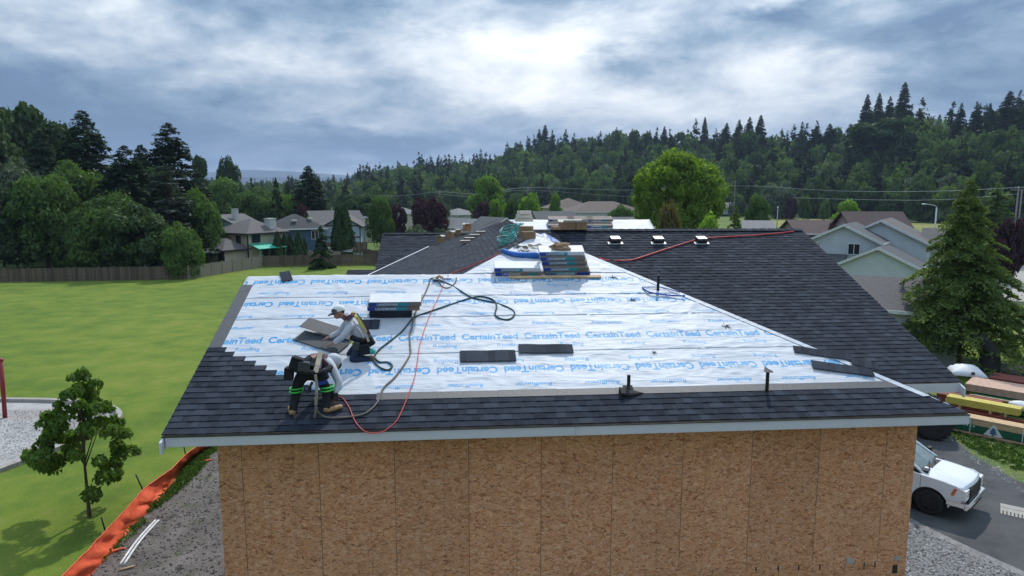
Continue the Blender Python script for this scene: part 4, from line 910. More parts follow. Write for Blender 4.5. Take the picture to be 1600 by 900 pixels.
def house(px, py_base, dist, rz, w, d, h, rise, kind, wall, roof, label, name='house', cat='house', ov=.45, trim='trim_white', z0=0., wins=(), chim=None, parent=None, off=(0, 0), extra=None):
    """w along local x (seen face is -y), d deep, h eave height, rise of roof; kind gable_x: ridge along x, gable_y: ridge along y (gable faces viewer), hip"""
    if parent is None:
        p = atd(px, 302, dist/math.cos(math.atan((px-800)/FPX))); r = empty(name, (p.x, p.y, zg(p.x, p.y) if z0 is None else z0), rz, label, cat)
        # pieces below
    else: r = parent
    T = Matrix.Translation((off[0], off[1], 0)); b = MB(); x0, x1, y0, y1 = -w/2, w/2, -d/2, d/2
    b.box(x0, y0, -.2, x1, y1, h)
    if kind == 'gable_y': b.add([(x0, y0, h), (x1, y0, h), (0, y0, h+rise), (x0, y1, h), (x1, y1, h), (0, y1, h+rise)], [(0, 1, 2), (3, 5, 4)])
    if kind == 'gable_x': b.add([(x0, y0, h), (x0, y1, h), (x0, 0, h+rise), (x1, y0, h), (x1, y1, h), (x1, 0, h+rise)], [(0, 2, 1), (3, 4, 5)])
    b.build('wall', WM[wall], r, T); b = MB(); X0, X1, Y0, Y1 = x0-ov, x1+ov, y0-ov, y1+ov
    ks = rise/((w/2) if kind == 'gable_y' else (d/2)); e = h-ks*ov+.05; tp = h+rise+.05
    if kind == 'gable_y': b.slab([(X0, Y0, e), (0, Y0, tp), (0, Y1, tp), (X0, Y1, e)], .14); b.slab([(0, Y0, tp), (X1, Y0, e), (X1, Y1, e), (0, Y1, tp)], .14)
    elif kind == 'gable_x': b.slab([(X0, Y0, e), (X1, Y0, e), (X1, 0, tp), (X0, 0, tp)], .14); b.slab([(X0, 0, tp), (X1, 0, tp), (X1, Y1, e), (X0, Y1, e)], .14)
    else:
        a = min(w, d)/2+ov; q = max(0, (w-d)/2); qy = max(0, (d-w)/2); tl, tr_ = (-q, -qy, tp), (q, -qy, tp); bl, br = (-q, qy, tp), (q, qy, tp)
        e = h-.02
        b.slab([(X0, Y0, e), (X1, Y0, e), tr_, tl] if q > 0 else [(X0, Y0, e), (X1, Y0, e), tr_], .12); b.slab([(X1, Y1, e), (X0, Y1, e), bl, br] if q > 0 else [(X1, Y1, e), (X0, Y1, e), bl], .12)
        b.slab([(X0, Y1, e), (X0, Y0, e), tl, bl] if qy > 0 else [(X0, Y1, e), (X0, Y0, e), tl], .12); b.slab([(X1, Y0, e), (X1, Y1, e), br, tr_] if qy > 0 else [(X1, Y0, e), (X1, Y1, e), tr_], .12)
    b.build('roof', RM[roof], r, T)
    b = MB()
    if kind == 'gable_y':
        for sx in (X0, X1):
            b.add([(0, Y0-.04, tp+.02), (sx, Y0-.04, e+.02), (sx, Y0-.04, e-.2), (0, Y0-.04, tp-.22), (0, Y0+.0, tp+.02), (sx, Y0+.0, e+.02), (sx, Y0+.0, e-.2), (0, Y0+.0, tp-.22)], [(0, 3, 2, 1), (4, 5, 6, 7), (0, 1, 5, 4), (3, 7, 6, 2), (1, 2, 6, 5)])
            b.box(min(sx, sx*.995), Y0, e-.18, max(sx, sx*.995)+.03, Y1, e+.01)
    else:
        b.box(X0, Y0-.05, e-.2, X1, Y0+.02, e+.0); b.box(X0, Y1-.02, e-.2, X1, Y1+.05, e+.0); b.box(X0-.05, Y0, e-.2, X0+.02, Y1, e) if kind == 'hip' else None; b.box(X1-.02, Y0, e-.2, X1+.05, Y1, e) if kind == 'hip' else None
    for sx in (x0, x1-.12): b.box(sx-.015, y0-.03, 0, sx+.135, y0+.1, h-.05)
    b.build('trim', MT[trim], r, T)
    for (wx, wz, ww, wh, *gl) in wins: win(r, 'w', T @ Matrix.Translation((0, y0-.01, 0)), wx, wz, ww, wh, trim, gl[0] if gl else 'glass')
    if chim: cx, cy, cw, ch = chim; b = MB(); b.box(cx-cw/2, cy-cw/2, h*.5, cx+cw/2, cy+cw/2, ch); b.box(cx-cw/2-.08, cy-cw/2-.08, ch, cx+cw/2+.08, cy+cw/2+.08, ch+.12); b.build('chimney', WM['white'], r, T)
    return r
# left group
h1 = house(388, 412, 97, R_(-40)+YAW, 7.0, 6.6, 4.35, 1.75, 'hip', 'beige', 'grey', 'beige two storey house with grey hipped roof and a green awning', trim='trim_dark', wins=((1.2, 2.6, .8, 1.3),), chim=(2.6, 1.4, 1.1, 6.1))
house(0, 0, 0, 0, 4.2, 3.6, 2.3, 1.35, 'hip', 'beige', 'grey', '', parent=h1, off=(.9, -5.0), trim='trim_dark', wins=((1.0, .4, .9, 1.5),))
win(h1, 'w', Matrix.Rotation(PI/2, 4, 'Z') @ Matrix.Translation((0, -3.61, 0)), -2.6, 3.1, 1.2, 1.1, 'trim_dark'); win(h1, 'w', Matrix.Rotation(PI/2, 4, 'Z') @ Matrix.Translation((0, -3.61, 0)), -.9, .6, .7, 1.6, 'trim_dark')
MT['awning'] = mk('green_awning', (.05, .42, .30), .5, 3, .1)
b = MB(); b.slab([(3.6, -3.2, 2.9), (5.6, -3.2, 2.3), (5.6, 1.6, 2.3), (3.6, 1.6, 2.9)], .08)
for y_ in (-3.0, 1.4): b.cyl((5.45, y_, 0), (5.45, y_, 2.3), .06)
b.build('awning', MT['awning'], h1)
h0 = house(359, 400, 135, R_(-25)+YAW, 6.2, 7, 4.2, 1.4, 'gable_y', 'slate', 'grey', 'small grey blue gabled house behind the beige house', wins=((-1.6, 2.6, 1.3, 1.2),), chim=(2.1, -1.5, .9, 6.6))
h2 = house(458, 400, 106, R_(24)+YAW, 7.2, 6.6, 4.5, 2.0, 'hip', 'blue', 'dark', 'dark blue two storey house with near black hipped roof and skylights', chim=None, wins=((1.6, 2.8, 1, 1.2),))
b = MB(); b.box(-1.0, -2.5, 5.55, -.3, -2.0, 5.75); b.box(1.6, -1.9, 5.8, 2.3, -1.4, 6.0); b.build('skylight', MT['paper'], h2)
h3 = house(538, 400, 112, R_(-3)+YAW, 5.6, 8, 4.7, 1.6, 'gable_y', 'lightblue', 'grey', 'light blue gabled house with dark trim and a dark band across its wall', trim='trim_dark', wins=((-.2, 5.0, .4, .7),))
b = MB(); b.box(-2.8, -4.04, 2.75, 2.8, -4.0, 2.95); b.box(-2.8, -4.04, 4.55, 2.8, -4.0, 4.72); b.build('trim_band', MT['trim_dark'], h3)
house(520, 400, 128, R_(20)+YAW, 9, 8, 4.5, 2.0, 'gable_x', 'cream', 'grey', 'grey roofed house showing behind the light blue gable')
house(567, 400, 140, R_(10)+YAW, 6, 6, 3.6, 1.5, 'gable_y', 'cream', 'slate', 'small slate roofed house right of the light blue gable')
house(522, 346, 78, R_(0), 1, 1, .1, .1, 'hip', 'white', 'grey', 'x') if False else None
sh = house(530, 396, 98, R_(-6)+YAW, 2.8, 2.2, 1.75, .25, 'gable_x', 'white', 'pale', 'low white garden shed with a reddish roof edge behind the wooden fence', 'shed', 'shed')
b = MB(); b.box(-1.9, -1.6, 1.62, 1.9, -1.52, 1.74); b.build('roof_edge', MT['brick_red'], sh)
# middle group
house(620, 340, 200, R_(30)+YAW, 10, 9, 4, 2, 'hip', 'cream', 'pale', 'pale roofed house glimpsed left of the large purple tree')
house(722, 352, 150, R_(38)+YAW, 6, 8, 2.6, 1.7, 'gable_y', 'white', 'pale', 'white house with pale gabled roof left of the brown gabled house')
house(716, 340, 205, R_(38)+YAW, 9, 9, 3.6, 1.7, 'hip', 'white', 'pale', 'pale roofed house up the street behind the white gabled one')
house(771, 350, 112, R_(24)+YAW, 6.0, 7, 4.0, 1.9, 'gable_y', 'brown', 'slate', 'brown gabled house with grey roof behind the roof peak')
house(735, 360, 84, R_(30)+YAW, 3.6, 6, 3.9, 1.3, 'gable_y', 'tan', 'grey', 'small tan gable roof just behind the row of cardboard boxes')
m4 = house(864, 345, 118, R_(4)+YAW, 6.6, 7, 5.1, 1.6, 'gable_x', 'green', 'slate', 'green house with dark slate gable roof left of the long low roof', wins=((-2.2, 3.9, .8, .9, 'curtain'), (-.4, 3.9, 1.6, .9, 'curtain')))
m5 = house(930, 345, 102, YAW, 11.5, 8, 5.35, .9, 'gable_x', 'green', 'slate', 'long low slate roof dotted with small white vents')
for k in range(6): b = MB(); b.box(-4.6+k*1.75, -2.4, 5.7, -4.35+k*1.75, -2.2, 5.98); b.build('roof_vent', MT['paper'], m5)
house(940, 332, 205, R_(6)+YAW, 22, 14, 4.5, 2.9, 'hip', 'white', 'brown', 'large white walled building with brown hipped roof beyond the slate roofs', wins=((2, 1.8, 2.2, 1.9, 'curtain'), (-6, 2, 1.6, 1.4)))
house(888, 325, 235, R_(6)+YAW, 14, 14, 5, 3.2, 'hip', 'tan', 'brown', 'brown hipped roof building left of the large white walled one')
# right group
r4 = house(1186, 360, 112, R_(-22), 4.2, 8, 4.2, 1.2, 'gable_x', 'slate', 'pale', 'pale grey roofed house left of the sports field')
house(0, 0, 0, 0, 3.6, 3, 3.4, 1.1, 'gable_y', 'slate', 'slate', '', parent=r4, off=(.8, -4.2))
r3 = house(1274, 360, 96, R_(-8), 6.6, 7, 4.6, 1.5, 'gable_x', 'pink', 'maroon', 'low brown roofed house with a small pinkish front gable')
house(0, 0, 0, 0, 4.8, 5, 3.4, 1.4, 'gable_y', 'pink', 'maroon', '', parent=r3, off=(.2, -5.5))
house(1364, 360, 92, R_(-6), 7.4, 7.5, 4.9, 2.5, 'gable_x', 'pink', 'maroon', 'pink walled house with steep maroon roof behind the grey blue gables')
r1 = house(1332, 400, 64, R_(-40), 5.9, 6, 5.55, 1.5, 'gable_y', 'greyblue', 'slate', 'grey blue house of several white trimmed gables at the right', wins=((-2.55, 4.45, .65, .85, 'curtain'), (.45, 4.4, .9, .9)), ov=.35)
house(0, 0, 0, 0, 8.0, 7.5, 5.3, 2.05, 'gable_y', 'greyblue', 'grey', '', parent=r1, off=(2.4, 5.2), ov=.35)
house(0, 0, 0, 0, 6.0, 5.5, 3.8, 1.5, 'gable_y', 'greyblue', 'slate', '', parent=r1, off=(3.2, -3.2), ov=.35)
house(0, 0, 0, 0, 3.4, 5, 5.2, 1.3, 'gable_x', 'greyblue', 'grey', '', parent=r1, off=(7.4, 6.4), ov=.3)
b = MB(); b.slab([(-3.1, -5.2, 3.75), (.4, -5.2, 3.75), (.4, -3.05, 4.35), (-3.1, -3.05, 4.35)], .12); b.build('porch_roof', RM['slate'], r1)
nr = house(1385, 470, 42, R_(-34), 8.2, 6.4, 3.3, 1.35, 'gable_x', 'greyblue', 'grey', 'nearest grey shingled low roof beside the cedar')
b = MB(); b.cyl((1.2, -1.2, 3.9), (1.2, -1.2, 4.5), .12); b.cyl((1.2, -1.2, 4.45), (1.2, -1.2, 4.55), .17); b.build('roof_vent', MT['metal'], nr)
house(1328, 331, 285, R_(-12)+YAW, 17, 12, 3.2, 2.4, 'hip', 'white', 'grey', 'pale house with grey hipped roof beyond the sports field', wins=((3, 1.2, 2, 1.3),), z0=None)
house(1150, 322, 300, R_(-20)+YAW, 12, 10, 2.8, 2.0, 'gable_x', 'white', 'pale', 'distant white house with grey roof right of the huge round tree', wins=((-2, 1, 2, 1.2),), z0=None)
# ------------------------------------------------------------ fences
MT['fence_brown'] = mk('weathered_fence_wood', (.12, .09, .068), .9, 3, .25, .3, vary=.28); MT['fence_tan'] = mk('tan_vinyl', (.25, .215, .18), .7, 3, .08, vary=.06)
def fence(label, A, B, h, bw, mt, name='wooden_fence', post=None, jit=.0, stuff=False, merge=1, group=None):
    A = Vector(A); B = Vector(B); L = (B-A).length; u = (B-A)/L; rz = math.atan2(u.y, u.x); r = empty(name, A, rz, label, 'fence', group)
    n = max(1, int(L/bw)); base = MB(); base.box(.004, -.01, 0.02, bw-.008, .012, h); mesh_ = base.mesh('board', MT[mt]); one = MB()
    for i in range(n):
        dz = rg.uniform(-jit, jit)
        if i < 296 and not stuff: link('board', mesh_, r, Matrix.Translation((i*bw, rg.uniform(-.004, .004), dz)) @ Matrix.Rotation(rg.uniform(-jit, jit)*.3, 4, 'Y'))
        else: one.box(i*bw+.006, -.01, .02+dz, i*bw+bw-.006, .012, h+dz)
    if one.v: o = one.build('boards', MT[mt], r); o['kind'] = 'stuff'
    b = MB()
    for z in (.3, h-.3): b.box(0, .013, z, L, .06, z+.09)
    b.build('rail', MT[mt], r); ps = post or 2.4; k = 0
    while k*ps <= L+.1: b = MB(); b.box(k*ps-.06, -.07, 0, k*ps+.06, .09, h+.1); b.build('post', MT[mt], r); k += 1
    return r
g0 = G(8, 441); g1 = G(295, 436); g2 = G(412, 417.5); g3 = G(596, 414)
ga = g0-(g1-g0)*.25
fence('long weathered brown board fence under the left wood', (ga.x, ga.y, 0), (g1.x, g1.y, 0), 1.5, .18, 'fence_brown', jit=.03)
fence('tan vinyl fence of wide smooth panels curving in front of the beige house', (g1.x, g1.y, 0), (g2.x, g2.y, 0), 1.5, 1.83, 'fence_tan', 'vinyl_fence', post=1.83)
fence('weathered board fence behind the pointed evergreen on the lawn', (g2.x, g2.y, 0), (g3.x, g3.y, 0), 1.5, .15, 'fence_brown', jit=.02)
q0, q1 = atd(505, 302, 108), atd(572, 302, 107); fence('upper board fence behind the white garden shed', (q0.x, q0.y, .6), (q1.x, q1.y, .6), 1.7, .2, 'fence_brown', jit=.02)
q0, q1 = atd(566, 302, 100), atd(594, 302, 93); fence('slanting board fence between the shed and the upright green tree', (q0.x, q0.y, .4), (q1.x, q1.y, .4), 1.5, .2, 'fence_brown', jit=.02)
q0, q1 = atd(455, 302, 101), atd(530, 302, 98); fence('pale board fence behind the columnar cypresses', (q0.x, q0.y, .2), (q1.x, q1.y, .2), 1.5, .2, 'fence_tan', jit=.02)
MT['blue_mesh'] = mk('blue_fence', (.20, .32, .45), .6); q0, q1 = G(1206, 336), G(1232, 335)
fence('pale blue court fence at the far corner of the sports field', (q0.x, q0.y, 0), (q1.x, q1.y, 0), 2.4, .6, 'blue_mesh', 'court_fence', post=1.6)
# clipped hedge by the field
p0, p1 = G(1240, 338), G(1300, 341); L = Leafy(); r_ = np.random.RandomState(2); n = 9000; tt = r_.uniform(0, 1, n); fc = r_.uniform(0, 1, n)
d_ = np.array(p1-p0); sd = np.array([-d_[1], d_[0], 0])/np.linalg.norm(d_); zz = np.where(fc < .6, r_.uniform(0, 3.6, n), 3.6); off = np.where(fc < .6, -1.3, r_.uniform(-1.3, 1.3, n))
Pc = np.array(p0)+tt[:, None]*d_+off[:, None]*sd*-1*-1; Pc[:, 2] = zz+r_.normal(0, .08, n); L.leaves(leaf_quads(Pc, np.where(fc[:, None] < .6, -sd[None]*-1, np.array([[0, 0, 1.]])), .22, r_), .5+r_.uniform(-.4, .4, n))
setp(link('hedge', L.mesh('hedge', MT['leaf_bright'])), 'long clipped green hedge at the far side of the sports field', 'hedge')
# ------------------------------------------------------------ poles, lamps and wires
def wires(label, pts, r=.03, sag=.0): b = MB(); b.tube(pts, r, 5, 4); setp(b.build('overhead_wire', MT['wire']), label, 'wire')
MT['wire'] = mk('wire', (.30, .33, .35), .6); MT['pole_grey'] = mk('weathered_pole', (.22, .20, .185), .85, 6, .2); MT['galv'] = mk('galvanised_steel', (.45, .47, .49), .4, 6, .1, metal=.4)
def pole(px, pt, pb_d, label, arms=1, r=.15):
    t_ = atd(px, pt, pb_d); g = Vector((t_.x, t_.y, 0)); e = empty('utility_pole', g, YAW, label, 'pole'); b = MB(); b.tube([(0, 0, -.2), (0, 0, t_.z)], [r, r*.65], 8, 1); b.build('mast', MT['pole_grey'], e)
    for k in range(arms):
        b = MB(); b.box(-1.2, -.08, t_.z-.6-k*1.1, 1.2, .08, t_.z-.45-k*1.1)
        for q in (-1.1, -.5, .5, 1.1): b.cyl((q, 0, t_.z-.45-k*1.1), (q, 0, t_.z-.25-k*1.1), .05)
        b.build('crossarm', MT['pole_grey'], e)
    return t_
pole(687, 297, 170, 'dark utility pole with a crossarm beside the large purple tree', 2)
pole(825, 291, 230, 'slim utility pole above the round bright tree', 1)
pole(1149, 282, 280, 'distant utility pole in front of the hill right of the huge tree', 1)
pole(1592, 291, 120, 'weathered utility pole at the right edge, left one of the pair', 1); pole(1597, 297, 121, 'weathered utility pole at the right edge, right one of the pair', 0, .13)
wires('long upper wire crossing in front of the hill to the right', [atd(687, 299, 168), atd(760, 303, 190), atd(825, 293, 228), atd(1000, 297.5, 240), atd(1140, 290, 200), atd(1300, 298, 170), atd(1450, 299, 140), atd(1590, 293, 120), atd(1700, 288, 118)], .045)
wires('lower wire from the dark utility pole to the slim one', [atd(687, 303, 168), atd(750, 307, 200), atd(825, 297, 228), atd(1000, 308, 240), atd(1140, 305, 250)], .035)
wires('short wire running left from the dark utility pole', [atd(560, 304, 230), atd(620, 306, 200), atd(687, 299, 168)], .035)
wires('second thinner wire ending at the right hand poles', [atd(1240, 309, 200), atd(1430, 313, 150), atd(1592, 303, 119)], .03)
def lamp(px, pt, d, label, arm=1):
    t_ = atd(px, pt, d); e = empty('street_lamp', (t_.x, t_.y, 0), YAW, label, 'lamp'); b = MB(); b.tube([(0, 0, 0), (0, 0, t_.z-.3)], [.13, .08], 8, 1); b.build('mast', MT['galv'], e)
    if arm: b = MB(); b.tube([(0, 0, t_.z-.4), (-.3, 0, t_.z-.1), (-1.6, 0, t_.z+.1)], .05, 6); b.build('arm', MT['galv'], e); b = MB(); b.sphere((-1.8, 0, t_.z+.08), (.38, .16, .1)); b.build('lamp_head', MT['galv'], e)
    else: b = MB(); b.sphere((0, 0, t_.z-.2), (.2, .2, .25)); b.build('lamp_head', MT['paper'], e)
lamp(1464, 320, 100, 'curved arm street lamp left of the cedar top'); lamp(1215.5, 323, 190, 'thin field lamp post left of the brown roofed house', 0)
# ------------------------------------------------------------ near ground
rd = random.Random(3)
ribbon_ground('site_ground', [(-9, -60), (60, -60), (60, -9.5), (-3., -9.5)], MT['dirt'], .004, px=False)
ribbon_ground('dirt_ground', [(95, 905), (150, 850), (205, 812), (245, 786), (272, 752), (300, 722), (338, 692), (420, 640), (1000, 640), (1000, 905), (1000, 1100), (0, 1100)], MT['dirt'], .006)
ribbon_ground('gravel_ground', [(1330, 780), (1420, 790), (1500, 830), (1600, 880), (1900, 980), (1900, 1300), (1000, 1300), (1000, 780)], MT['gravel'], .010)
ribbon_ground('asphalt_drive', [(1380, 640), (1470, 668), (1520, 712), (1600, 757), (1900, 910), (1900, 1050), (1600, 893), (1530, 862), (1470, 834), (1415, 806), (1300, 700)], MT['asphalt'], .014)
ribbon_ground('verge', [(1460, 640), (1475, 672), (1520, 712), (1600, 757), (1800, 860), (1800, 640), (1500, 610)], MT['rough_grass'], .012)
ribbon_ground('side_road', [(1330, 560), (1470, 578), (1600, 602), (1900, 650), (1900, 590), (1600, 572), (1470, 556), (1400, 545)], MT['asphalt'], .02)
ribbon_ground('far_street', [(1570, 470), (1760, 480), (1760, 440), (1590, 412), (1555, 396), (1440, 372), (1430, 378), (1545, 405)], MT['concrete'], .02)
ribbon_ground('park_lawn', [(1400, 542), (1900, 586), (1900, 490), (1400, 470)], MT['grass'], .016)
def pebbles(name, fn, n, r0, r1, mt, cat=None, seed=1, flat=.6):
    rs = np.random.RandomState(seed); O = np.array([[1, 0, 0], [-1, 0, 0], [0, 1, 0], [0, -1, 0], [0, 0, 1], [0, 0, -1.]]); F = np.array([[0, 2, 4], [2, 1, 4], [1, 3, 4], [3, 0, 4], [2, 0, 5], [1, 2, 5], [3, 1, 5], [0, 3, 5]])
    V = []; T = []
    for i in range(n):
        c = fn(rs); r = r0+(r1-r0)*rs.uniform()**3; a = O*np.array([r, r*rs.uniform(.6, 1), r*flat])*rs.uniform(.75, 1.2, (6, 1)); t_ = rs.uniform(0, 6.28); R2 = np.array([[math.cos(t_), -math.sin(t_), 0], [math.sin(t_), math.cos(t_), 0], [0, 0, 1]])
        V.append(a @ R2.T+np.array([c[0], c[1], c[2]+r*.25])); T.append(F+6*i)
    me = bpy.data.meshes.new(name); me.from_pydata(np.concatenate(V).tolist(), [], np.concatenate(T).tolist()); me.materials.append(mt); a = me.attributes.new('tone', 'FLOAT', 'FACE'); a.data.foreach_set('value', np.repeat(rs.uniform(0, 1, n), 8)); o = link(name, me); o['kind'] = 'stuff'; return o
def tone_mat(n, a, b_):
    m, t, b, o = new_mat(n); col = t.mix(t.node('Attribute', attribute_name='tone').outputs['Fac'], a, b_); t.set(b.inputs['Base Color'], col); b.inputs['Roughness'].default_value = .9; return m
MT['pebble'] = tone_mat('grey_pebbles', (.10, .10, .105), (.50, .49, .48)); MT['clod'] = tone_mat('dirt_clods', (.07, .06, .053), (.26, .24, .22))
def in_px(poly, z=.01):
    P = [G(*p) for p in poly]; xs = [p.x for p in P]; ys = [p.y for p in P]
    def f(rs):
        while 1:
            x, y = rs.uniform(min(xs), max(xs)), rs.uniform(min(ys), max(ys)); c = False; j = len(P)-1
            for i in range(len(P)):
                if (P[i].y > y) != (P[j].y > y) and x < (P[j].x-P[i].x)*(y-P[i].y)/(P[j].y-P[i].y)+P[i].x: c = not c
                j = i
            if c: return (x, y, z)
    return f
pebbles('gravel_stones', in_px([(1400, 812), (1420, 815), (1470, 842), (1530, 872), (1600, 900), (1610, 950), (1400, 950)]), 5200, .015, .055, MT['pebble'])
pebbles('dirt_clods', in_px([(130, 875), (205, 815), (262, 770), (325, 698), (345, 698), (345, 905), (100, 905)]), 2600, .01, .06, MT['clod'], seed=2)
pebbles('verge_stones', in_px([(1470, 672), (1530, 708), (1600, 748), (1600, 770), (1520, 722)]), 500, .01, .05, MT['pebble'], seed=3)
pebbles('playground_stones', in_px([(0, 640), (170, 645), (175, 650), (60, 700), (0, 725)]), 3500, .02, .035, MT['pebble'], seed=5)
# weeds and grass tufts along the edge of the bare soil and of the drive
def tufts(name, fn, n, seed, mt='leaf_mid', h=.12):
    rs = np.random.RandomState(seed); L = Leafy(); C = np.array([fn(rs) for _ in range(n)]); k = 7; P = np.repeat(C, k, 0)+rs.normal(0, .05, (n*k, 3))*[1, 1, 0]; P[:, 2] = rs.uniform(.02, h, n*k)
    L.leaves(leaf_quads(P, rs.normal(0, 1, (n*k, 3))*[1, 1, .3], .03, rs, 2.), rs.uniform(0, 1, n*k)); o = link(name, L.mesh(name, MT[mt])); o['kind'] = 'stuff'
tufts('weeds', in_px([(205, 812), (245, 786), (300, 722), (335, 696), (342, 700), (300, 750), (240, 800)]), 420, 1)
tufts('weeds', in_px([(110, 895), (205, 815), (230, 815), (160, 880)]), 120, 4)
tufts('verge_weeds', in_px([(1476, 672), (1520, 706), (1600, 740), (1600, 700), (1490, 668)]), 330, 2, 'leaf_mid', .09)
0 and tufts('grass_tufts', in_px([(0, 700), (120, 700), (260, 690), (330, 690), (240, 758), (95, 896), (0, 900)]), 2600, 6, 'leaf_bright', .06)
# playground edging: separate kerb blocks along a curve
ed = [(-60, 622), (0, 627), (60, 628), (110, 630), (150, 634), (175, 640), (186, 648), (184, 657), (168, 668), (130, 686), (80, 707), (30, 726), (-20, 745)]
EP = [G(*p) for p in ed]; Q = []
for i in range(len(EP)-1):
    p0, p1, p2, p3 = EP[max(i-1, 0)], EP[i], EP[i+1], EP[min(i+2, len(EP)-1)]
    for k in range(8): u = k/8; Q.append(.5*((2*p1)+(p2-p0)*u+(2*p0-5*p1+4*p2-p3)*u*u+(3*p1-p0-3*p2+p3)*u**3))
pg = ribbon_ground('playground_gravel', [(q.x, q.y) for q in Q]+[(-40, 25), (-40, 10)], MT['play_gravel'], .012, px=False)
acc = [Q[0]]
for q in Q[1:]:
    if (q-acc[-1]).length > .62: acc.append(q)
for i, (a, b_) in enumerate(zip(acc, acc[1:])):
    d = b_-a; L = d.length; M = Matrix.Translation((a.x, a.y, 0)) @ Matrix.Rotation(math.atan2(d.y, d.x), 4, 'Z'); b = MB(); b.box(.008, -.13, -.2, L-.008, .13, .17); b.build('edging_block', MT['concrete'], pg, M, bevel=.015)
pp = G(8, 653); e = empty('playground_post', (pp.x, pp.y, 0), 0, 'dark red playground post standing at the gravel by the left picture edge', 'post'); tp = atd(1, 563, (pp-CAM).xy.length); b = MB(); tl = Vector((tp.x-pp.x, tp.y-pp.y, tp.z))
MT['red_post'] = mk('red_paint', (.22, .018, .025), .35, 6, .1); b.tube([(0, 0, -.1), tuple(tl)], .09, 10, 1); b.build('tube', MT['red_post'], e); b = MB(); b.sphere(tl, .11); b.tube([tl, tl+Vector((-2.2, .3, .1))], .07, 8, 1); b.build('crossbar', MT['red_post'], e)
# orange silt fence
MT['orange'] = mk('orange_silt_fabric', (.80, .13, .055), .6, 5, .14, .5, 7)
lo = [(60, 945), (140, 902), (178, 860), (207, 824), (243, 790), (262, 768), (282, 733), (302, 712), (337, 693)]; up = [(40, 945), (95, 902), (132, 865), (172, 822), (202, 790), (226, 762), (268, 733), (288, 712), (315, 691)]
b = MB(); n = 56; rows = 7; pts = []
def samp(l, k): k *= len(l)-1; i = min(int(k), len(l)-2); f = k-i; return (l[i][0]+(l[i+1][0]-l[i][0])*f, l[i][1]+(l[i+1][1]-l[i][1])*f)
for i in range(n+1):
    a = G(*samp(lo, i/n)); c = P_(MG, *samp(up, i/n), .60)
    for j in range(rows+1):
        f = j/rows; p = a.lerp(c, f); p = p+Vector((mn.noise((i*.33, j*.3, 1)), mn.noise((i*.4, j*.5, 9)), 0))*.16*math.sin(PI*f)+Vector((.05*math.sin(i*2.3+j*.4), .05*math.cos(i*1.7), 0))*f*(1-f)*2+Vector((0, 0, .03*mn.noise((i*.5, j, 3))-.06*math.sin(PI*f))); pts.append(p)
b.add(pts, [(i*(rows+1)+j, (i+1)*(rows+1)+j, (i+1)*(rows+1)+j+1, i*(rows+1)+j+1) for i in range(n) for j in range(rows)]); b.sm = [True]*len(b.f)
sf = empty('silt_fence', G(200, 830), 0, 'sagging orange silt fence curving between lawn and bare soil', 'fence'); fb = b.build('fabric', MT['orange'], sf); fb.matrix_parent_inverse = Matrix.Translation(-sf.location)
b = MB(); b.tube([pts[i*(rows+1)+rows] for i in range(n+1)], .014, 5, 1); hm_ = b.build('hem', MT['orange'], sf); hm_.matrix_parent_inverse = Matrix.Translation(-sf.location)
for (x0, y0, x1, y1) in ((224, 762, 212, 741), (164, 826, 158, 808), (290, 712, 286, 692), (325, 692, 322, 676)):
    a = G(x0+3, y0+12); c = atd(x1, y1, (a-CAM).xy.length); b = MB(); b.tube([a, c], .022, 6, 1); o = b.build('stake', MT['dark_metal'], sf); o.matrix_parent_inverse = Matrix.Translation(-sf.location)
for i, (x0, y0, x1, y1) in enumerate(((188, 884, 243, 815), (194, 884, 248, 815))):
    a, c = G(x0, y0), G(x1, y1); m_ = (a+c)/2+Vector((-.06, .03, 0)); b = MB(); b.tube([a+Vector((0, 0, .04)), m_+Vector((0, 0, .05)), c+Vector((0, 0, .04))], .032, 8, 5)
    setp(b.build('plastic_pipe', MT['trim_white']), ('left' if i == 0 else 'right')+' one of two white plastic pipes lying on the bare soil', 'pipe', 'white pipes on the soil')
a, c = G(185, 893), G(210, 887); b = MB(); b.tube([a+Vector((0, 0, .03)), c+Vector((0, 0, .05))], .03, 6, 1); setp(b.build('broken_stake', MT['light_wood']), 'short pale stick on the soil below the white pipes', 'stick')
for i, (x, y, lb) in enumerate(((185, 862, 'torn orange scrap of silt fabric on the soil left of the white pipes'), (323, 722, 'small torn orange scrap of fabric near the house wall'))):
    p = G(x, y); b = MB(); b.tube([p+Vector((-.2, -.1, .02)), p+Vector((0, .02, .06)), p+Vector((.15, .13, .03))], [.05, .02], 6, 3); setp(b.build('fabric_scrap', MT['orange']), lb, 'scrap')
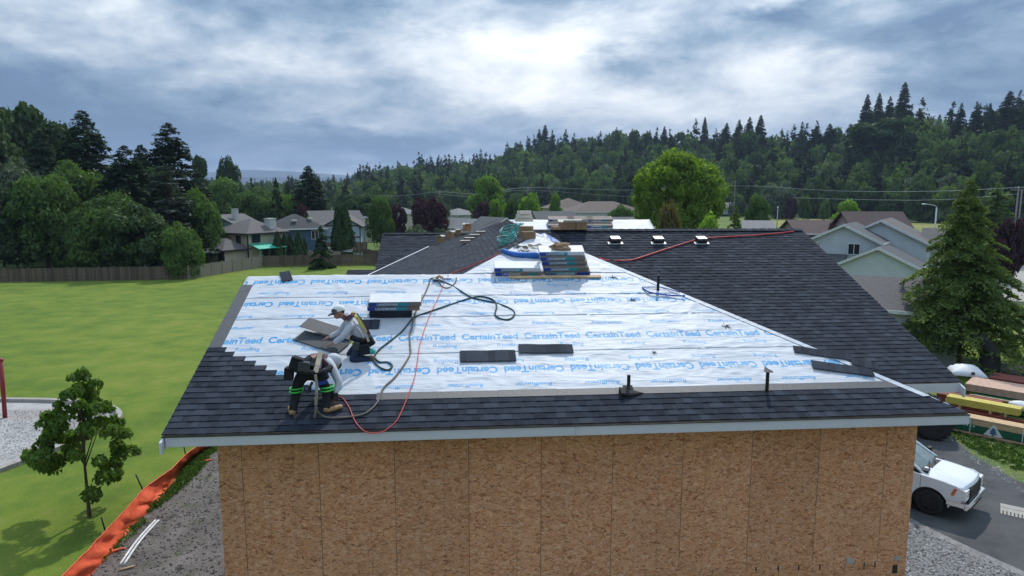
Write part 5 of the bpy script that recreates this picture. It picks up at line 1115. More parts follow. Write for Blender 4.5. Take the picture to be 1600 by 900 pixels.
# ------------------------------------------------------------ things on the roof
def proof(px, py, M=MA, w=.02): return M @ hit(px, py, M, w)
MT['wrap_blue'] = mk('wrapper_blue', (.012, .05, .30), .45, 6, .12); MT['wrap_steel'] = mk('wrapper_steel_blue', (.07, .15, .25), .45, 6, .12); MT['wrap_teal'] = mk('wrapper_teal', (.02, .25, .30), .45, 6, .12); MT['wrap_tan'] = mk('wrapper_tan', (.19, .155, .135), .75, 6, .15, vary=.15); MT['wrap_white'] = mk('wrapper_white', (.62, .63, .66), .6, 6, .08)
def bundle_proto(kind):
    """asphalt shingle bundle, 1 m x .33 m x .095 m, origin at its front left bottom corner"""
    r = empty('shingle_bundle'); b = MB(); b.box(0, 0, 0, 1, .33, .095); b.build('bundle_body', MT['wrap_tan' if kind != 'whitetop' else 'wrap_white'], r, bevel=.012)
    seg = {'label': ((.0, .17, 'wrap_blue'), (.17, .53, 'wrap_steel'), (.53, .76, 'wrap_teal')), 'whitetop': ((.0, .16, 'wrap_blue'), (.16, .42, 'wrap_steel'), (.42, .62, 'wrap_teal')), 'rev': ((.05, .24, 'wrap_steel'), (.24, .66, 'wrap_teal'), (.70, .97, 'wrap_blue')), 'low': ((.0, .30, 'wrap_blue'), (.72, .9, 'wrap_teal'))}[kind]
    for x0, x1, m in seg:
        b = MB(); b.box(x0+.001, -.004, .010, x1-.001, .0, .085)
        b.build('label_band', MT[m], r)
    return r
WORDS = {}
def word_mesh(txt, size, mt, off=.0):
    if (txt, size) in WORDS: return WORDS[(txt, size)]
    co, tr = word_tris(txt, size, 0, off); me = bpy.data.meshes.new('lettering'); me.from_pydata([(x, 0, y) for x, y in co], [], tr.tolist()); me.materials.append(mt); WORDS[(txt, size)] = me; return me
PROTO = {}
def bundle(M, kind, label, group='shingle bundles on the roof', word=True, sc=(1, 1, 1)):
    if kind not in PROTO:
        PROTO[kind] = bundle_proto(kind); r = PROTO[kind]
        if word: link('lettering', word_mesh('LANDMARK', .075, MT['trim_white'], .001), r, Matrix.Translation((.35 if kind != 'rev' else .45, -.006, .047)))
    else: r = copy_tree(PROTO[kind])
    r.matrix_world = M @ Matrix.Diagonal((*sc, 1)); setp(r, label, 'bundle', group); return r
def onroof(px, py, rz=0., w=0., M=MA): h = hit(px, py, M, .02); return M @ Matrix.Translation((h.x, h.y, h.z+w)) @ Matrix.Rotation(rz, 4, 'Z')
Mp = onroof(578, 497)
pile = empty('shingle_pile', (0, 0, 0), 0, 'neat pile of loose dark shingles carrying two wrapped bundles near the kneeling man', 'shingle pile'); pile.matrix_world = Mp
for k in range(14):
    b = MB(); b.tn = rd.uniform(.2, .8); b.box(rd.uniform(-.008, .008), rd.uniform(-.008, .008), k*.011, .80+rd.uniform(-.008, .008), .33, k*.011+.0098); b.build('shingle', MT['shingle'], pile)
bundle(onroof(575, 497, .0, .155), 'label', 'lower of the two wrapped bundles on the dark shingle pile'); bu = bundle(onroof(578, 497, .0, .256), 'label', 'upper of the two wrapped bundles on the dark shingle pile'); b = MB(); b.box(.004, .004, .0955, .996, .326, .099); b.build('top_film', MT['wrap_white'], bu)
for px, py, w, k, rz, lb in ((774, 431.5, 0, 'low', -.02, 'bottom bundle of the left pair by the roof peak, resting behind the plank'), (772, 431, .1, 'whitetop', -.02, 'white topped upper bundle of the left pair by the roof peak'),
      (852, 431, 0, 'rev', .0, 'lowest bundle of the right hand heap, its blue block at the right end'), (849, 430.5, .1, 'label', 0, 'second bundle from the bottom of the right hand heap'), (846, 427, .2, 'label', .0, 'third bundle up of the right hand heap, pushed slightly upslope'),
      (843, 426.5, .3, 'label', .01, 'fourth bundle up of the right hand heap, below the topmost one'), (841, 425, .4, 'whitetop', .0, 'topmost bundle of the right hand heap with paper lying on it')):
    bundle(onroof(px, py, rz, w), k, lb, 'shingle bundles by the roof peak')
M_ = onroof(795, 436.5); b = MB(); b.box(0, 0, 0, 2.03, .09, .04); p = b.build('plank', MT['light_wood'], None, M_, bevel=.003); setp(p, 'long narrow wooden plank lying below the shingle bundles', 'plank')
def loose(px, py, rz, L, lb, wd=.20, M=MA, w=.0, mt='shingle', bend=0., grp=None):
    o = onroof(px, py, rz, w+.018, M); b = MB(); n = 8; vs = []
    for i in range(n+1):
        u = L*i/n; z = .012+bend*(i/n)**2+.004*math.sin(i*1.3)
        vs += [(u, 0, z), (u, wd, z+bend*.15), (u, 0, z-.01), (u, wd, z-.01+bend*.15)]
    for i in range(n):
        a = i*4; b.tn = rd.choice((.3, .6, .9)); b.add([vs[a], vs[a+4], vs[a+5], vs[a+1], vs[a+2], vs[a+6], vs[a+7], vs[a+3]], [(0, 1, 2, 3), (4, 7, 6, 5), (0, 4, 5, 1), (3, 2, 6, 7)])
    b.add([vs[0], vs[1], vs[3], vs[2]], [(0, 1, 2, 3)]); b.add([vs[-4], vs[-3], vs[-1], vs[-2]], [(0, 3, 2, 1)])
    return setp(b.build('loose_shingle', MT[mt], None, o), lb, 'shingle', grp)
loose(719, 567, .0, 1.0, 'left one of two loose dark shingles lying flat in the middle of the membrane', .33); loose(811, 553, -.03, 1.0, 'right one of two loose dark shingles lying flat in the middle of the membrane', .27)
loose(1241, 552, -.29, 1.05, 'upper loose shingle strip slanting along the right hip', .22); loose(1330, 572, -.40, .46, 'short shingle end continuing the upper slanting strip', .22, w=.012); loose(1270, 577, -.27, 1.05, 'lower loose shingle strip slanting along the right hip', .24, w=.004)
loose(441, 441.5, .35, .22, 'small cut shingle piece on the ridge at the upper left', .42)
loose(535, 541, .52, 1.0, 'buckled dark shingle under the hands of the kneeling man', .34, w=.03, bend=-.02, mt='shingle_dull').matrix_world = onroof(545, 540, 2.62, .03)
loose(0, 0, 0, 1.0, 'second dark shingle lying beyond the kneeling man, its left end curled', .34, bend=.1, mt='shingle_dull').matrix_world = onroof(560, 521, 2.80, .05)
loose(560, 515, .0, .38, 'dark shingle end poking out to the right of the kneeling man', .3, w=.0)
# vent pipes
def pipe(px, py, top, lb, boot=False, r=.03):
    g = proof(px, py, MA, .0); t_ = atd(px, top, (g-CAM).xy.length); e = empty('vent_pipe', g, 0, lb, 'pipe'); b = MB(); b.cyl((0, 0, -.05), (0, 0, t_.z-g.z), r, n=14); b.cyl((0, 0, t_.z-g.z-.002), (0, 0, t_.z-g.z+.004), r*1.06, n=14); b.build('pipe', MT['black_plastic'], e)
    if boot:
        b = MB(); L = Matrix.Translation(-g) @ MA @ Matrix.Translation(hit(px, py, MA, .024)); b.box(-.08, -.10, 0, .09, .12, .004, L); b.cyl(L @ Vector((0, 0, 0)), L @ Vector((0, -.01, .06)), .055, .036, 12); b.build('flashing_boot', MT['black_rubber'], e)
    return e
pipe(1028, 455, 430, 'black vent pipe high on the membrane near the right hip'); pipe(982, 609, 586, 'black vent pipe with a dark rubber boot at the lower middle of the roof', True); pipe(1198, 612, 581, 'black vent pipe at the lower right of the roof'); 
b = MB(); M_ = onroof(970, 621); b.add([(0, 0, .0), (.16, 0, 0), (.42, .1, .0), (.0, .18, .0), (0, 0, .09), (.15, .0, .04), (.41, .1, .006), (.0, .16, .10)], [(4, 5, 6, 7), (0, 1, 5, 4), (1, 2, 6, 5), (2, 3, 7, 6), (3, 0, 4, 7)]); setp(b.build('rubber_flap', MT['black_rubber'], None, M_), 'lifted dark rubber flap beside the lower middle vent pipe', 'flashing')
b = MB(); M_ = onroof(1194, 581); b.add([(0, 0, 0), (.16, -.01, 0), (.05, .12, .02), (0, 0, .01), (.16, -.01, .012), (.05, .12, .03)], [(3, 4, 5), (0, 2, 1), (0, 1, 4, 3), (1, 2, 5, 4), (2, 0, 3, 5)]); setp(b.build('shingle_scrap', MT['shingle_back'], None, M_), 'small triangular shingle scrap just above the lower right vent pipe', 'scrap')
for x, y, s_, lb in ((1134, 510, .13, 'black star shaped tear in the membrane near the right hip'), (988, 469, .12, 'small dark tear in the membrane left of the upper vent pipe'), (959, 434, .13, 'small dark tear in the membrane right of the bundle heap'), (1022, 551, .07, 'tiny dark slit in the middle of the membrane')):
    b = MB(); n = 5
    for k in range(n):
        a = k*2*PI/n+.4; q = s_*rd.uniform(.6, 1.1); b.add([(0, 0, .006), (math.cos(a)*q, math.sin(a)*q, .02), (math.cos(a+.7)*q*.35, math.sin(a+.7)*q*.35, .012), (0, 0, 0), (math.cos(a)*q, math.sin(a)*q, .016), (math.cos(a+.7)*q*.35, math.sin(a+.7)*q*.35, .006)], [(0, 1, 2), (3, 5, 4), (0, 3, 4, 1), (1, 4, 5, 2)])
    setp(b.build('membrane_tear', MT['black_rubber'], None, onroof(x, y)), lb, 'tear')
# open flap of film by the upper pipe
b = MB(); M_ = onroof(1010, 463); b.tube([(0, .35, .02), (.1, .1, .04), (.45, 0, .03), (.8, -.08, .05)], .02, 5); b.tube([(0, .35, .02), (.4, .32, .03), (.75, .1, .03)], .012, 5); setp(b.build('curled_film', MT['blue_film'], None, M_), 'thin curled strip of blue film beside the upper vent pipe', 'film')
# box vents on the right wing
def box_vent(px, py, lb):
    M = onroof(px, py, 0, 0, ME); e = empty('roof_vent', (0, 0, 0), 0, lb, 'vent', 'box vents on the right roof wing'); e.matrix_world = M
    b = MB(); b.box(-.20, -.03, 0, .20, .10, .012); b.build('flange', MT['trim_white'], e); b = MB(); b.prism([(0, .0), (.26, .0), (.26, .13), (.02, .17), (-.03, .10)], .27, 'X', Matrix.Translation((-.135, 0, .0)) @ Matrix.Diagonal((1, .85, .85, 1))); b.build('hood', MT['black_plastic'], e, bevel=.012)
    b = MB(); b.prism([(-.01, .16), (.27, .125), (.27, .14), (-.01, .182)], .25, 'X', Matrix.Translation((-.125, 0, 0)) @ Matrix.Diagonal((1, .85, .85, 1))); b.build('lid', MT['metal'], e, bevel=.004)
for px, py, lb in ((962, 381, 'left one of the three black box vents near the ridge'), (1029.5, 381, 'middle one of the three black box vents near the ridge'), (1097, 381, 'right one of the three black box vents, touched by the red hose')): box_vent(px, py, lb)
# cardboard boxes
def carton(c, sz, rz, lb, open_=False, name='cardboard_box', mt='cardboard', grp=None, M=None, tilt=0):
    e = empty(name, (0, 0, 0), 0, lb, 'box', grp); e.matrix_world = (M if M is not None else Matrix.Translation(c)) @ Matrix.Rotation(rz, 4, 'Z') @ Matrix.Rotation(tilt, 4, 'Y'); x, y, z = sz; b = MB(); b.box(-x/2, -y/2, 0, x/2, y/2, z); b.build('box_body', MT[mt], e, bevel=.004)
    b = MB()
    if open_:
        for s in (-1, 1): b = MB().box(-x/2, 0, 0, x/2, y*.42, .006, Matrix.Translation((0, s*y/2, z)) @ Matrix.Rotation(R_(28)*s, 4, 'X') @ (Matrix.Identity(4) if s > 0 else Matrix.Rotation(PI, 4, 'Z'))); b.build('flap', MT['paper'], e)
        return e
    else: b.box(-x/2-.002, -.025, z, x/2+.002, .025, z+.003)
    b.build('flap' if open_ else 'tape', MT['paper' if open_ else 'wrap_tan'], e); return e
def hipz(px, py, dist): return atd(px, py, dist)
for px, py, sx, sy, sz, rz, M, w, lb, op in ((825, 374, .30, .3, .19, .1, MD, 0, 'lower of two brown cardboard boxes next to the teal hose', 0), (822, 364.5, .36, .3, .19, -.1, MD, .19, 'upper of two brown cardboard boxes next to the teal hose', 0)):
    h = hit(px, py, M, 0); P = M @ h; carton(P+Vector((0, 0, .0)), (sx, sy, sz), rz+.1, lb, op, grp='brown boxes at the roof peak')
for px, py, s_, lb in ((688.5, 380, .24, 'leftmost open cardboard box on the roof line, standing over the white valley strip'), (704, 373, .26, 'second cardboard box from the left on the roof line'), (716, 367.5, .2, 'third cardboard box from the left on the roof line'), (730, 361, .30, 'fourth and widest cardboard box from the left on the roof line')):
    P = MD @ hit(px, py, MD, 0); b = carton(P, (s_, .25, .28 if s_ > .22 else .2), rd.uniform(-.5, .3), lb, True, grp='open boxes along the left roof line')
for k, (px, py) in enumerate(((727, 380.5), (734, 376), (742, 371), (751, 366))):
    P = MD @ hit(px, py, MD, 0.02); e = carton(P, (.34, .22, .10), .15, ('lowest', 'second', 'third', 'topmost')[k]+' of four pale cartons stepping up the dark slope', False, 'pale_carton', 'wrap_tan', 'pale cartons on the dark slope')
    b = MB(); b.box(-.17, -.11, .104, .17, .11, .108); b.build('lid', MT['paper'], e)
# dark shingle pieces and pale battens at the far end of the slope
for k in range(8):
    px, py = 757+k*4.2, 353+(k % 4)*3.4; o = loose(px, py, 0, .6, ('%s from the left of the dark shingle strips scattered on the far slope' % ('first', 'second', 'third', 'fourth', 'fifth', 'sixth', 'seventh', 'last')[k]), .12, MD, grp='shingle strips scattered on the far slope'); o.matrix_world = onroof(px, py, PI*.5+rd.uniform(-.35, .35), .02, MD)
for k, (px, py) in enumerate(((812, 351), (814, 348), (811, 345.5))):
    P = MD @ hit(800, 352-k, MD, 0); P = Vector((6.3, 13.2-k*.05, AZ+.02+k*.13)); e = carton(P, (.62-.1*k, .35, .12), .1*k, ('lowest', 'middle', 'top')[k]+' of three pale sacks heaped on the far ridge', False, 'sack', 'paper', 'pale sacks on the far ridge')
# far white slope: bundles and boxes
PROTO_far = None
for c in range(3):
    for r_i in range(2):
        h = hit(856.5+c*30, 356-r_i*5.5, MH, .03); bundle(MH @ Matrix.Translation((h.x, h.y, .03+(.1 if r_i else 0))), 'label', '%s wrapped bundle in the %s row on the far white roof' % (('left', 'middle', 'right')[c], ('lower', 'upper')[r_i]), 'wrapped bundles on the far white roof')
for px, py, s_, lb in ((889, 358.5, .42, 'open white and brown carton on the ridge in front of the far white roof'), (909, 358.5, .3, 'brown carton on the ridge right of the open one'), (872, 359.5, .3, 'flat small carton on the ridge left of the open one')):
    d_ = YER-CAM.y; P = atd(px, py, 18.5); carton(Vector((P.x, YER, AZ+.03)), (s_, .3, .2 if s_ > .35 or px > 900 else .08), .2, lb, px != 872, grp='cartons on the right wing ridge')
# blue film roll, tarp strip, scraps and paper by the peak
b = MB(); b.tube([proof(785, 391, MA, .06), proof(800, 396.5, MA, .08), proof(820, 398.5, MA, .08), proof(846, 398.5, MA, .1)], [.05, .085], 8, 3); b.tube([proof(785, 391, MA, .06), proof(792, 396, MA, .02), proof(805, 401, MA, .03)], [.05, .03], 6, 3); setp(b.build('blue_film_roll', MT['blue_film']), 'crumpled roll of blue film lying left of the bundle heap', 'film roll')
b = MB(); b.slab([proof(844, 366, MA, .03), proof(851, 364, MA, .04), proof(868, 373, MA, .05), proof(860, 374.5, MA, .03)], .004); b.slab([proof(860.2, 374.6, MA, .034), proof(868.2, 373.2, MA, .05), proof(879, 381, MA, .05), proof(873, 381, MA, .04)], .004); setp(b.build('blue_film_strip', MT['blue_film']), 'blue film strip laid along the right hip at the roof peak', 'film')
for x0, y0, x1, y1, wd, mt, lb in ((803, 386, 828, 392, .13, 'black_rubber', 'black crumpled scrap above the blue film roll'), (810, 393, 838, 394, .10, 'paper', 'white paper scrap above the blue film roll'), (825, 387.5, 848, 386.5, .08, 'wrap_tan', 'tan paper scrap beside the brown wrapping paper'), (815, 405, 822, 401, .07, 'wrap_steel', 'grey blue scrap below the blue film roll'), (803, 403.5, 812, 399, .06, 'brick_red', 'reddish scrap below the blue film roll'),
      (780, 381.3, 792, 381, .03, 'black_rubber', 'x')):
    if lb == 'x': continue
    b = MB(); A_, B_ = proof(x0, y0, MA, .03), proof(x1, y1, MA, .05); n = 5; s = Vector((0, wd, .04)); vs = []
    for k in range(n+1): p = A_.lerp(B_, k/n)+Vector((0, 0, .05*abs(math.sin(k*1.7+x0)))); vs += [p, p+s+Vector((0, 0, .03*math.sin(k*2.1)))]
    b.add(vs, [(2*k, 2*k+2, 2*k+3, 2*k+1) for k in range(n)]); o = b.build('scrap', MT[mt]); so = o.modifiers.new('t', 'SOLIDIFY'); so.thickness = .008; setp(o, lb, 'scrap')
b = MB(); rs_ = np.random.RandomState(9); b.sphere((0, 0, .0), (.2, .13, .08), 12, 8); b.v = [tuple(Vector(v)*(1+.9*mn.noise((v[0]*14, v[1]*14, v[2]*14)))) for v in b.v]; b.sm = [False]*len(b.f); o = b.build('wrapping_paper', MT['cardboard'], None, onroof(870, 424, 0, .53) @ Matrix.Translation((.05, .15, 0))); setp(o, 'crumpled brown wrapping paper heaped behind the bundles', 'paper')
# ------------------------------------------------------------ ropes and hoses
def rope(name, pts, r, mt, lb, cat='rope', M=MA, w=.03, n=6):
    b = MB(); b.tube([proof(x, y, M if len(q) == 0 else q[0], w) for (x, y, *q) in pts], r, n, 5); return setp(b.build(name, MT[mt]), lb, cat)
rope('rope', [(682, 436), (695, 441), (709.5, 448), (735.5, 464), (755, 469), (779, 474.5), (799, 483), (804, 491.5), (795.6, 499), (782.6, 498), (773.7, 491.5), (776, 478.5), (769.6, 468), (752, 463), (735.5, 465.5), (706, 475), (673.7, 486), (647.7, 495.6), (636, 508.6), (625, 520.7), (604, 537), (590, 549), (584, 562), (592, 573), (606, 578), (613, 572), (606, 566), (594, 566), (586, 560)], .017, 'green_rope', 'dark green rope making a big loop across the membrane to the kneeling man')
rope('rope', [(680, 434), (672, 436), (670.5, 443), (664, 459), (656, 474), (648, 492), (643.7, 511), (640, 524), (641, 542), (639.5, 557), (618, 588), (599, 606.6), (590, 628), (574, 644), (555.5, 650), (530, 652.5), (509, 651.7), (497, 644), (493, 634), (492, 622)], .016, 'grey_rope', 'long grey rope running down the roof to the bending man')
rope('rope', [(685, 438), (690, 447), (697, 450), (705, 448), (712, 440), (713, 434)], .014, 'grey_rope', 'short slack loop of rope hanging below the ridge anchor')
rope('hose', [(692, 432), (693, 444), (685, 464), (674, 487), (664, 512.6), (657.5, 533.7), (655, 544), (648.8, 585), (639.5, 613), (624, 650), (611.5, 665.7), (593, 676), (571, 674.5), (555.5, 659.5), (546, 637.7), (537, 624), (530, 619)], .0085, 'red_hose', 'thin red air hose curving down the roof to the nail gun of the bending man', 'hose', w=.028)
rope('hose', [(700, 431, MA), (703, 429, MD), (729, 418.5, MD), (757, 407, MD), (773, 400, MD), (784, 395, MD)], .012, 'red_hose', 'red hose running up the dark slope from the ridge anchor', 'hose')
rope('hose', [(936, 403, MA), (948, 406.5, ME), (970, 407, ME), (990, 405.5, ME), (1023, 395, ME), (1060, 383, ME), (1087, 375, ME), (1107, 371.7, ME), (1163, 368.5, ME), (1210, 365, ME), (1240, 361.5, ME)], .02, 'red_hose', 'red hose crossing the dark right roof wing past the box vents', 'hose', w=.04)
e = empty('roof_anchor', proof(684, 436.5, MA, .02), 0, 'metal ridge anchor with brass fitting where the ropes are tied', 'anchor'); b = MB(); b.box(-.1, -.12, 0, .02, .03, .03); b.build('plate', MT['metal'], e); b = MB(); b.tube([(-.03, -.05, .03), (.04, -.08, .08), (.09, -.13, .05)], .028, 8); b.build('fitting', MT['light_wood'], e); b = MB(); b.box(.1, .0, 0, .28, .16, .025); b.build('bracket', MT['metal'], e)
hc = setp(empty('hose_coil', (0, 0, 0)), 'tangled coil of teal air hose lying left of the brown boxes', 'hose')
for cx, cy, rx, ry, tn in ((799, 365, .26, .17, 5), (792, 378, .20, .12, 4)):
    c = MD @ hit(cx, cy, MD, .06); b = MB()
    for k in range(tn):
        pts = []
        for i in range(19): a = 2*PI*i/18+k; q = 1+.16*math.sin(3*a+k*2)+.05*k; pts.append(c+Vector((rx*q*math.cos(a), ry*1.6*q*math.sin(a), .05*k+.045*math.sin(2*a+k)+rx*.4*math.cos(a)+.0)))
        b.tube(pts, .011, 5, 2)
    if cx == 799: b.build('hose_loops', MT['teal_hose'], hc)
b.tube([MD @ hit(792, 380, MD, .04), MD @ hit(785, 383, MD, .03), MD @ hit(781, 383.5, MD, .03)], .011, 5, 3)
b.build('hose_loops', MT['teal_hose'], hc)
# ------------------------------------------------------------ people
MT['skin'] = mk('skin', (.36, .18, .125), .55, 20, .08); MT['hoodie'] = mk('grey_white_hoodie', (.47, .49, .54), .9, 14, .08, .5, 7); MT['black_cloth'] = mk('black_work_cloth', (.012, .013, .017), .9, 20, .3, .5, 9)
MT['jeans'] = mk('navy_jeans', (.018, .03, .065), .9, 30, .25, .4, 12); MT['boot_tan'] = mk('tan_leather', (.34, .21, .10), .75, 14, .2, .3); MT['green_strap'] = mk('green_strap', (.05, .48, .07), .7, 20, .15); MT['boot_brown'] = mk('brown_boot', (.10, .065, .04), .8, 14, .2, .3)
MT['tan_strap'] = mk('tan_webbing', (.33, .28, .22), .85, 40, .3, .3); MT['pink_cloth'] = mk('faded_pink_strap', (.42, .24, .20), .85, 20, .2, .3); MT['yellow_strap'] = mk('yellow_webbing', (.42, .38, .07), .8, 25, .5); MT['maroon_strap'] = mk('maroon_padding', (.075, .028, .045), .85, 20, .2, .3)
MT['cap_white'] = mk('white_cap', (.70, .70, .69), .85, 30, .1); MT['cap_grey'] = mk('dark_grey_cap', (.05, .055, .06), .85, 30, .2); MT['glove'] = mk('black_glove', (.02, .02, .022), .8, 20, .2); MT['hair'] = mk('dark_hair', (.02, .014, .01), .8, 40, .3)
MT['blue_cloth'] = mk('blue_cloth', (.02, .06, .30), .8, 20, .2)
def skin(name, verts, edges, mt, parent, sub=2, root=0):
    """verts: (Vector, radius or (rx, ry))"""
    me = bpy.data.meshes.new(name); me.from_pydata([tuple(v) for v, _ in verts], edges, []); me.materials.append(mt); o = link(name, me, parent)
    sk = o.modifiers.new('skin', 'SKIN'); me.skin_vertices[0] if len(me.skin_vertices) else None
    if not me.skin_vertices:
        bpy.context.view_layer.objects.active = o
    for i, (v, r) in enumerate(verts):
        d = me.skin_vertices[0].data[i]; d.radius = (r, r) if isinstance(r, (int, float)) else r; d.use_root = (i == root)
    sk.use_smooth_shade = True; sk.branch_smoothing = .4
    ss = o.modifiers.new('sub', 'SUBSURF'); ss.levels = sub; ss.render_levels = sub; return o
def onA(px, py, w=0.): return proof(px, py, MA, w)
def lift(px, py, y): 
    """pixel at world depth y"""
    d = (CF*FPX+CR*(px-800)-CU*(py-450)); k = (y-CAM.y)/d.y; return CAM+d*k
def person(name_label, J, cloth, boots=('boot_tan'), extra=None):
    """J: joint name -> world point"""
    r = empty('person', J['root'], 0, name_label, 'person'); inv = -J['root']
    def L(p): return p+inv
    g = {k: L(v) for k, v in J.items()}
    B = [(g['pelvis'], .09), (g['belly'], .09), (g['chest'], .10), (g['neck'], .052), (g['head'], .075), (g['crown'], .07)]
    E_ = [(0, 1), (1, 2), (2, 3), (3, 4), (4, 5)]
    def chain(start, pts):
        i = start
        for p, q in pts: B.append((p, q)); E_.append((i, len(B)-1)); i = len(B)-1
        return i
    hnds = []
    for s in 'LR':
        h = chain(2, [(g['sh'+s], .05), (g['el'+s], .037), (g['wr'+s], .026), (g['ha'+s], (.018, .036))]); hnds.append(h)
        d = (g['ha'+s]-g['wr'+s]).normalized(); sd = d.cross(g.get('palm', Vector((0, 0, 1)))).normalized()
        f0 = g['ha'+s]+d*.025
        for q, off in enumerate((-.03, -.011, .009, .027)): ln = (.065, .078, .074, .058)[q]; chain(h, [(f0+sd*off+d*.02, .0095), (f0+sd*off*1.15+d*ln*.6+Vector((0, 0, -.012)), .0088), (f0+sd*off*1.1+d*ln*.8+Vector((0, 0, -.035)), .0075)])
        chain(h-0, [(g['ha'+s]+sd*-.04+d*.0, .011), (g['ha'+s]+sd*-.055+d*.03+Vector((0, 0, -.01)), .009)])
        chain(0, [(g['hp'+s], .07), (g['kn'+s], .052), (g['an'+s], .036), (g['to'+s], .032)])
    skin('body', B, E_, MT['skin'], r, 1)
    T = [(g['belly'], (.155, .125)), (g['chest'], (.17, .13)), (g['neck']*.7+g['chest']*.3, .085), (g['belly']*.25+g['pelvis']*.75, (.165, .14))]; te = [(0, 1), (1, 2), (0, 3)]
    for s in 'LR':
        n = len(T); T += [(g['sh'+s], .082), (g['el'+s], .062), (g['wr'+s]*.85+g['el'+s]*.15, .052), (g['wr'+s]*.7+g['ha'+s]*.3, .042)]; te += [(1, n), (n, n+1), (n+1, n+2), (n+2, n+3)]
    skin('hoodie', T, te, MT['hoodie'], r, 2)
    b = MB(); m_ = 'hoodie' if cloth == 'jeans' else 'black_cloth'; ch, be, pe = g['chest'], g['belly'], g['pelvis']; b.tube([ch.lerp(be, .35), be, be.lerp(pe, .55), pe.lerp(be, .12)], [.135, .158], 16, 4)
    b.v = [tuple(Vector(v)+Vector((mn.noise((v[0]*11, v[1]*11, v[2]*11)), mn.noise((v[0]*11+5, v[1]*11, v[2]*11)), mn.noise((v[0]*11, v[1]*11+7, v[2]*11)))).normalized()*.008) for v in b.v]; b.build('hoodie_hem', MT[m_], r)
    Q = [(g['belly'], (.14, .115)), (g['pelvis'], (.16, .13))]; qe = [(0, 1)]
    for s in 'LR': n = len(Q); Q += [(g['hp'+s], .115), (g['hp'+s].lerp(g['kn'+s], .5), .095), (g['kn'+s], .082), (g['kn'+s].lerp(g['an'+s], .5), .074), (g['an'+s], .068)]; qe += [(1, n), (n, n+1), (n+1, n+2), (n+2, n+3), (n+3, n+4)]
    skin('trousers', Q, qe, MT[cloth], r, 2, 1)
    for s in 'LR':
        d = (g['to'+s]-g['an'+s]).normalized(); skin('boot', [(g['an'+s]+Vector((0, 0, .07)), .058), (g['an'+s]-d*.02, (.056, .056)), (g['an'+s].lerp(g['to'+s], .55), (.052, .045)), (g['to'+s]+d*.02, (.046, .035))], [(0, 1), (1, 2), (2, 3)], MT[boots], r, 2)
    # face: nose, ears, eyes, mouth
    up = (g['crown']-g['head']).normalized(); fwd = L(J['face'])-g['head']; fwd = (fwd-up*fwd.dot(up)).normalized(); sd = up.cross(fwd)
    Mh = Matrix(((sd.x, fwd.x, up.x, g['head'].x), (sd.y, fwd.y, up.y, g['head'].y), (sd.z, fwd.z, up.z, g['head'].z), (0, 0, 0, 1)))
    b = MB(); b.sphere((0, .005, .03), (.078, .098, .115), 14, 10, Mh); b.sphere((0, .045, -.035), (.055, .055, .05), 10, 7, Mh); b.sphere((0, .108, .02), (.013, .02, .024), 8, 6, Mh); b.sphere((0, .085, .052), (.055, .02, .012), 8, 5, Mh)
    for s in (-1, 1): b.sphere((s*.08, -.005, .02), (.012, .022, .034), 8, 6, Mh)
    f = b.build('head', MT['skin'], r); b = MB(); b.sphere((0, -.015, .05), (.083, .095, .10), 12, 8, Mh); b.build('hair', MT['hair'], r)
    b = MB(); 
    for s in (-1, 1): b.sphere((s*.03, .092, .035), (.011, .008, .007), 8, 5, Mh)
    b.sphere((0, .096, -.028), (.022, .008, .005), 8, 5, Mh); b.build('eyes_and_mouth', MT['hair'], r)
    return r, g, Mh, skin
def strap(r, pts, w_, th, mt, name='harness_strap', out=None):
    b = MB(); P = [Vector(p) for p in pts]; n = len(P)
    for i in range(n-1):
        d = (P[i+1]-P[i]); s = d.cross(out or Vector((0, -1, .4))).normalized()*w_/2; o_ = s.cross(d).normalized()*th
        b.add([P[i]-s, P[i]+s, P[i+1]+s, P[i+1]-s, P[i]-s+o_, P[i]+s+o_, P[i+1]+s+o_, P[i+1]-s+o_], [(0, 3, 2, 1), (4, 5, 6, 7), (0, 1, 5, 4), (1, 2, 6, 5), (2, 3, 7, 6), (3, 0, 4, 7)])
    return b.build(name, MT[mt], r, bevel=0)
def pouch(r, c, sz, rot, mt, name='tool_pouch'):
    M = Matrix.Translation(c) @ rot; x, y, z = (q/2 for q in sz); b = MB(); b.prism([(-x, -y), (x, -y), (x*1.05, y*.2), (x*.8, y), (-x*.8, y), (-x*1.05, y*.2)], sz[2]*.86, 'Z', M @ Matrix.Translation((0, 0, -z))); b.box(-x*.9, -y*1.12, z*.35, x*.9, y*1.02, z*.78, M); return b.build(name, MT[mt], r, bevel=.02)
# bending man, seen from behind, legs apart, bending to the right
fL, fR = onA(457, 649, .04), onA(513, 645, .04)
J = dict(root=onA(485, 648), anL=fL+Vector((0, .0, .04)), anR=fR+Vector((-.03, .0, .04)), toL=fL+Vector((-.07, .17, .10-.02)), toR=fR+Vector((.19, .13, .06)))
yb = fL.y
J['knL'] = lift(463, 612, yb+.16); J['knR'] = lift(511, 612, yb+.16)
J['pelvis'] = lift(481, 580, yb+.12); J['hpL'] = lift(468, 588, yb+.12); J['hpR'] = lift(499, 586, yb+.14)
J['belly'] = lift(488, 568, yb+.25); J['chest'] = lift(506, 563, yb+.42); J['neck'] = lift(516, 564, yb+.55); J['head'] = lift(522, 568, yb+.65); J['crown'] = lift(527, 573, yb+.72); J['face'] = lift(520, 590, yb+.72)
J['shL'] = lift(494, 566, yb+.52); J['shR'] = lift(519, 574, yb+.36); J['elL'] = lift(505, 592, yb+.55); J['elR'] = lift(530, 598, yb+.28)
J['wrR'] = lift(524, 614, yb+.2); J['haR'] = lift(523, 620, yb+.19); J['wrL'] = lift(514, 612, yb+.42); J['haL'] = lift(516, 619, yb+.4)
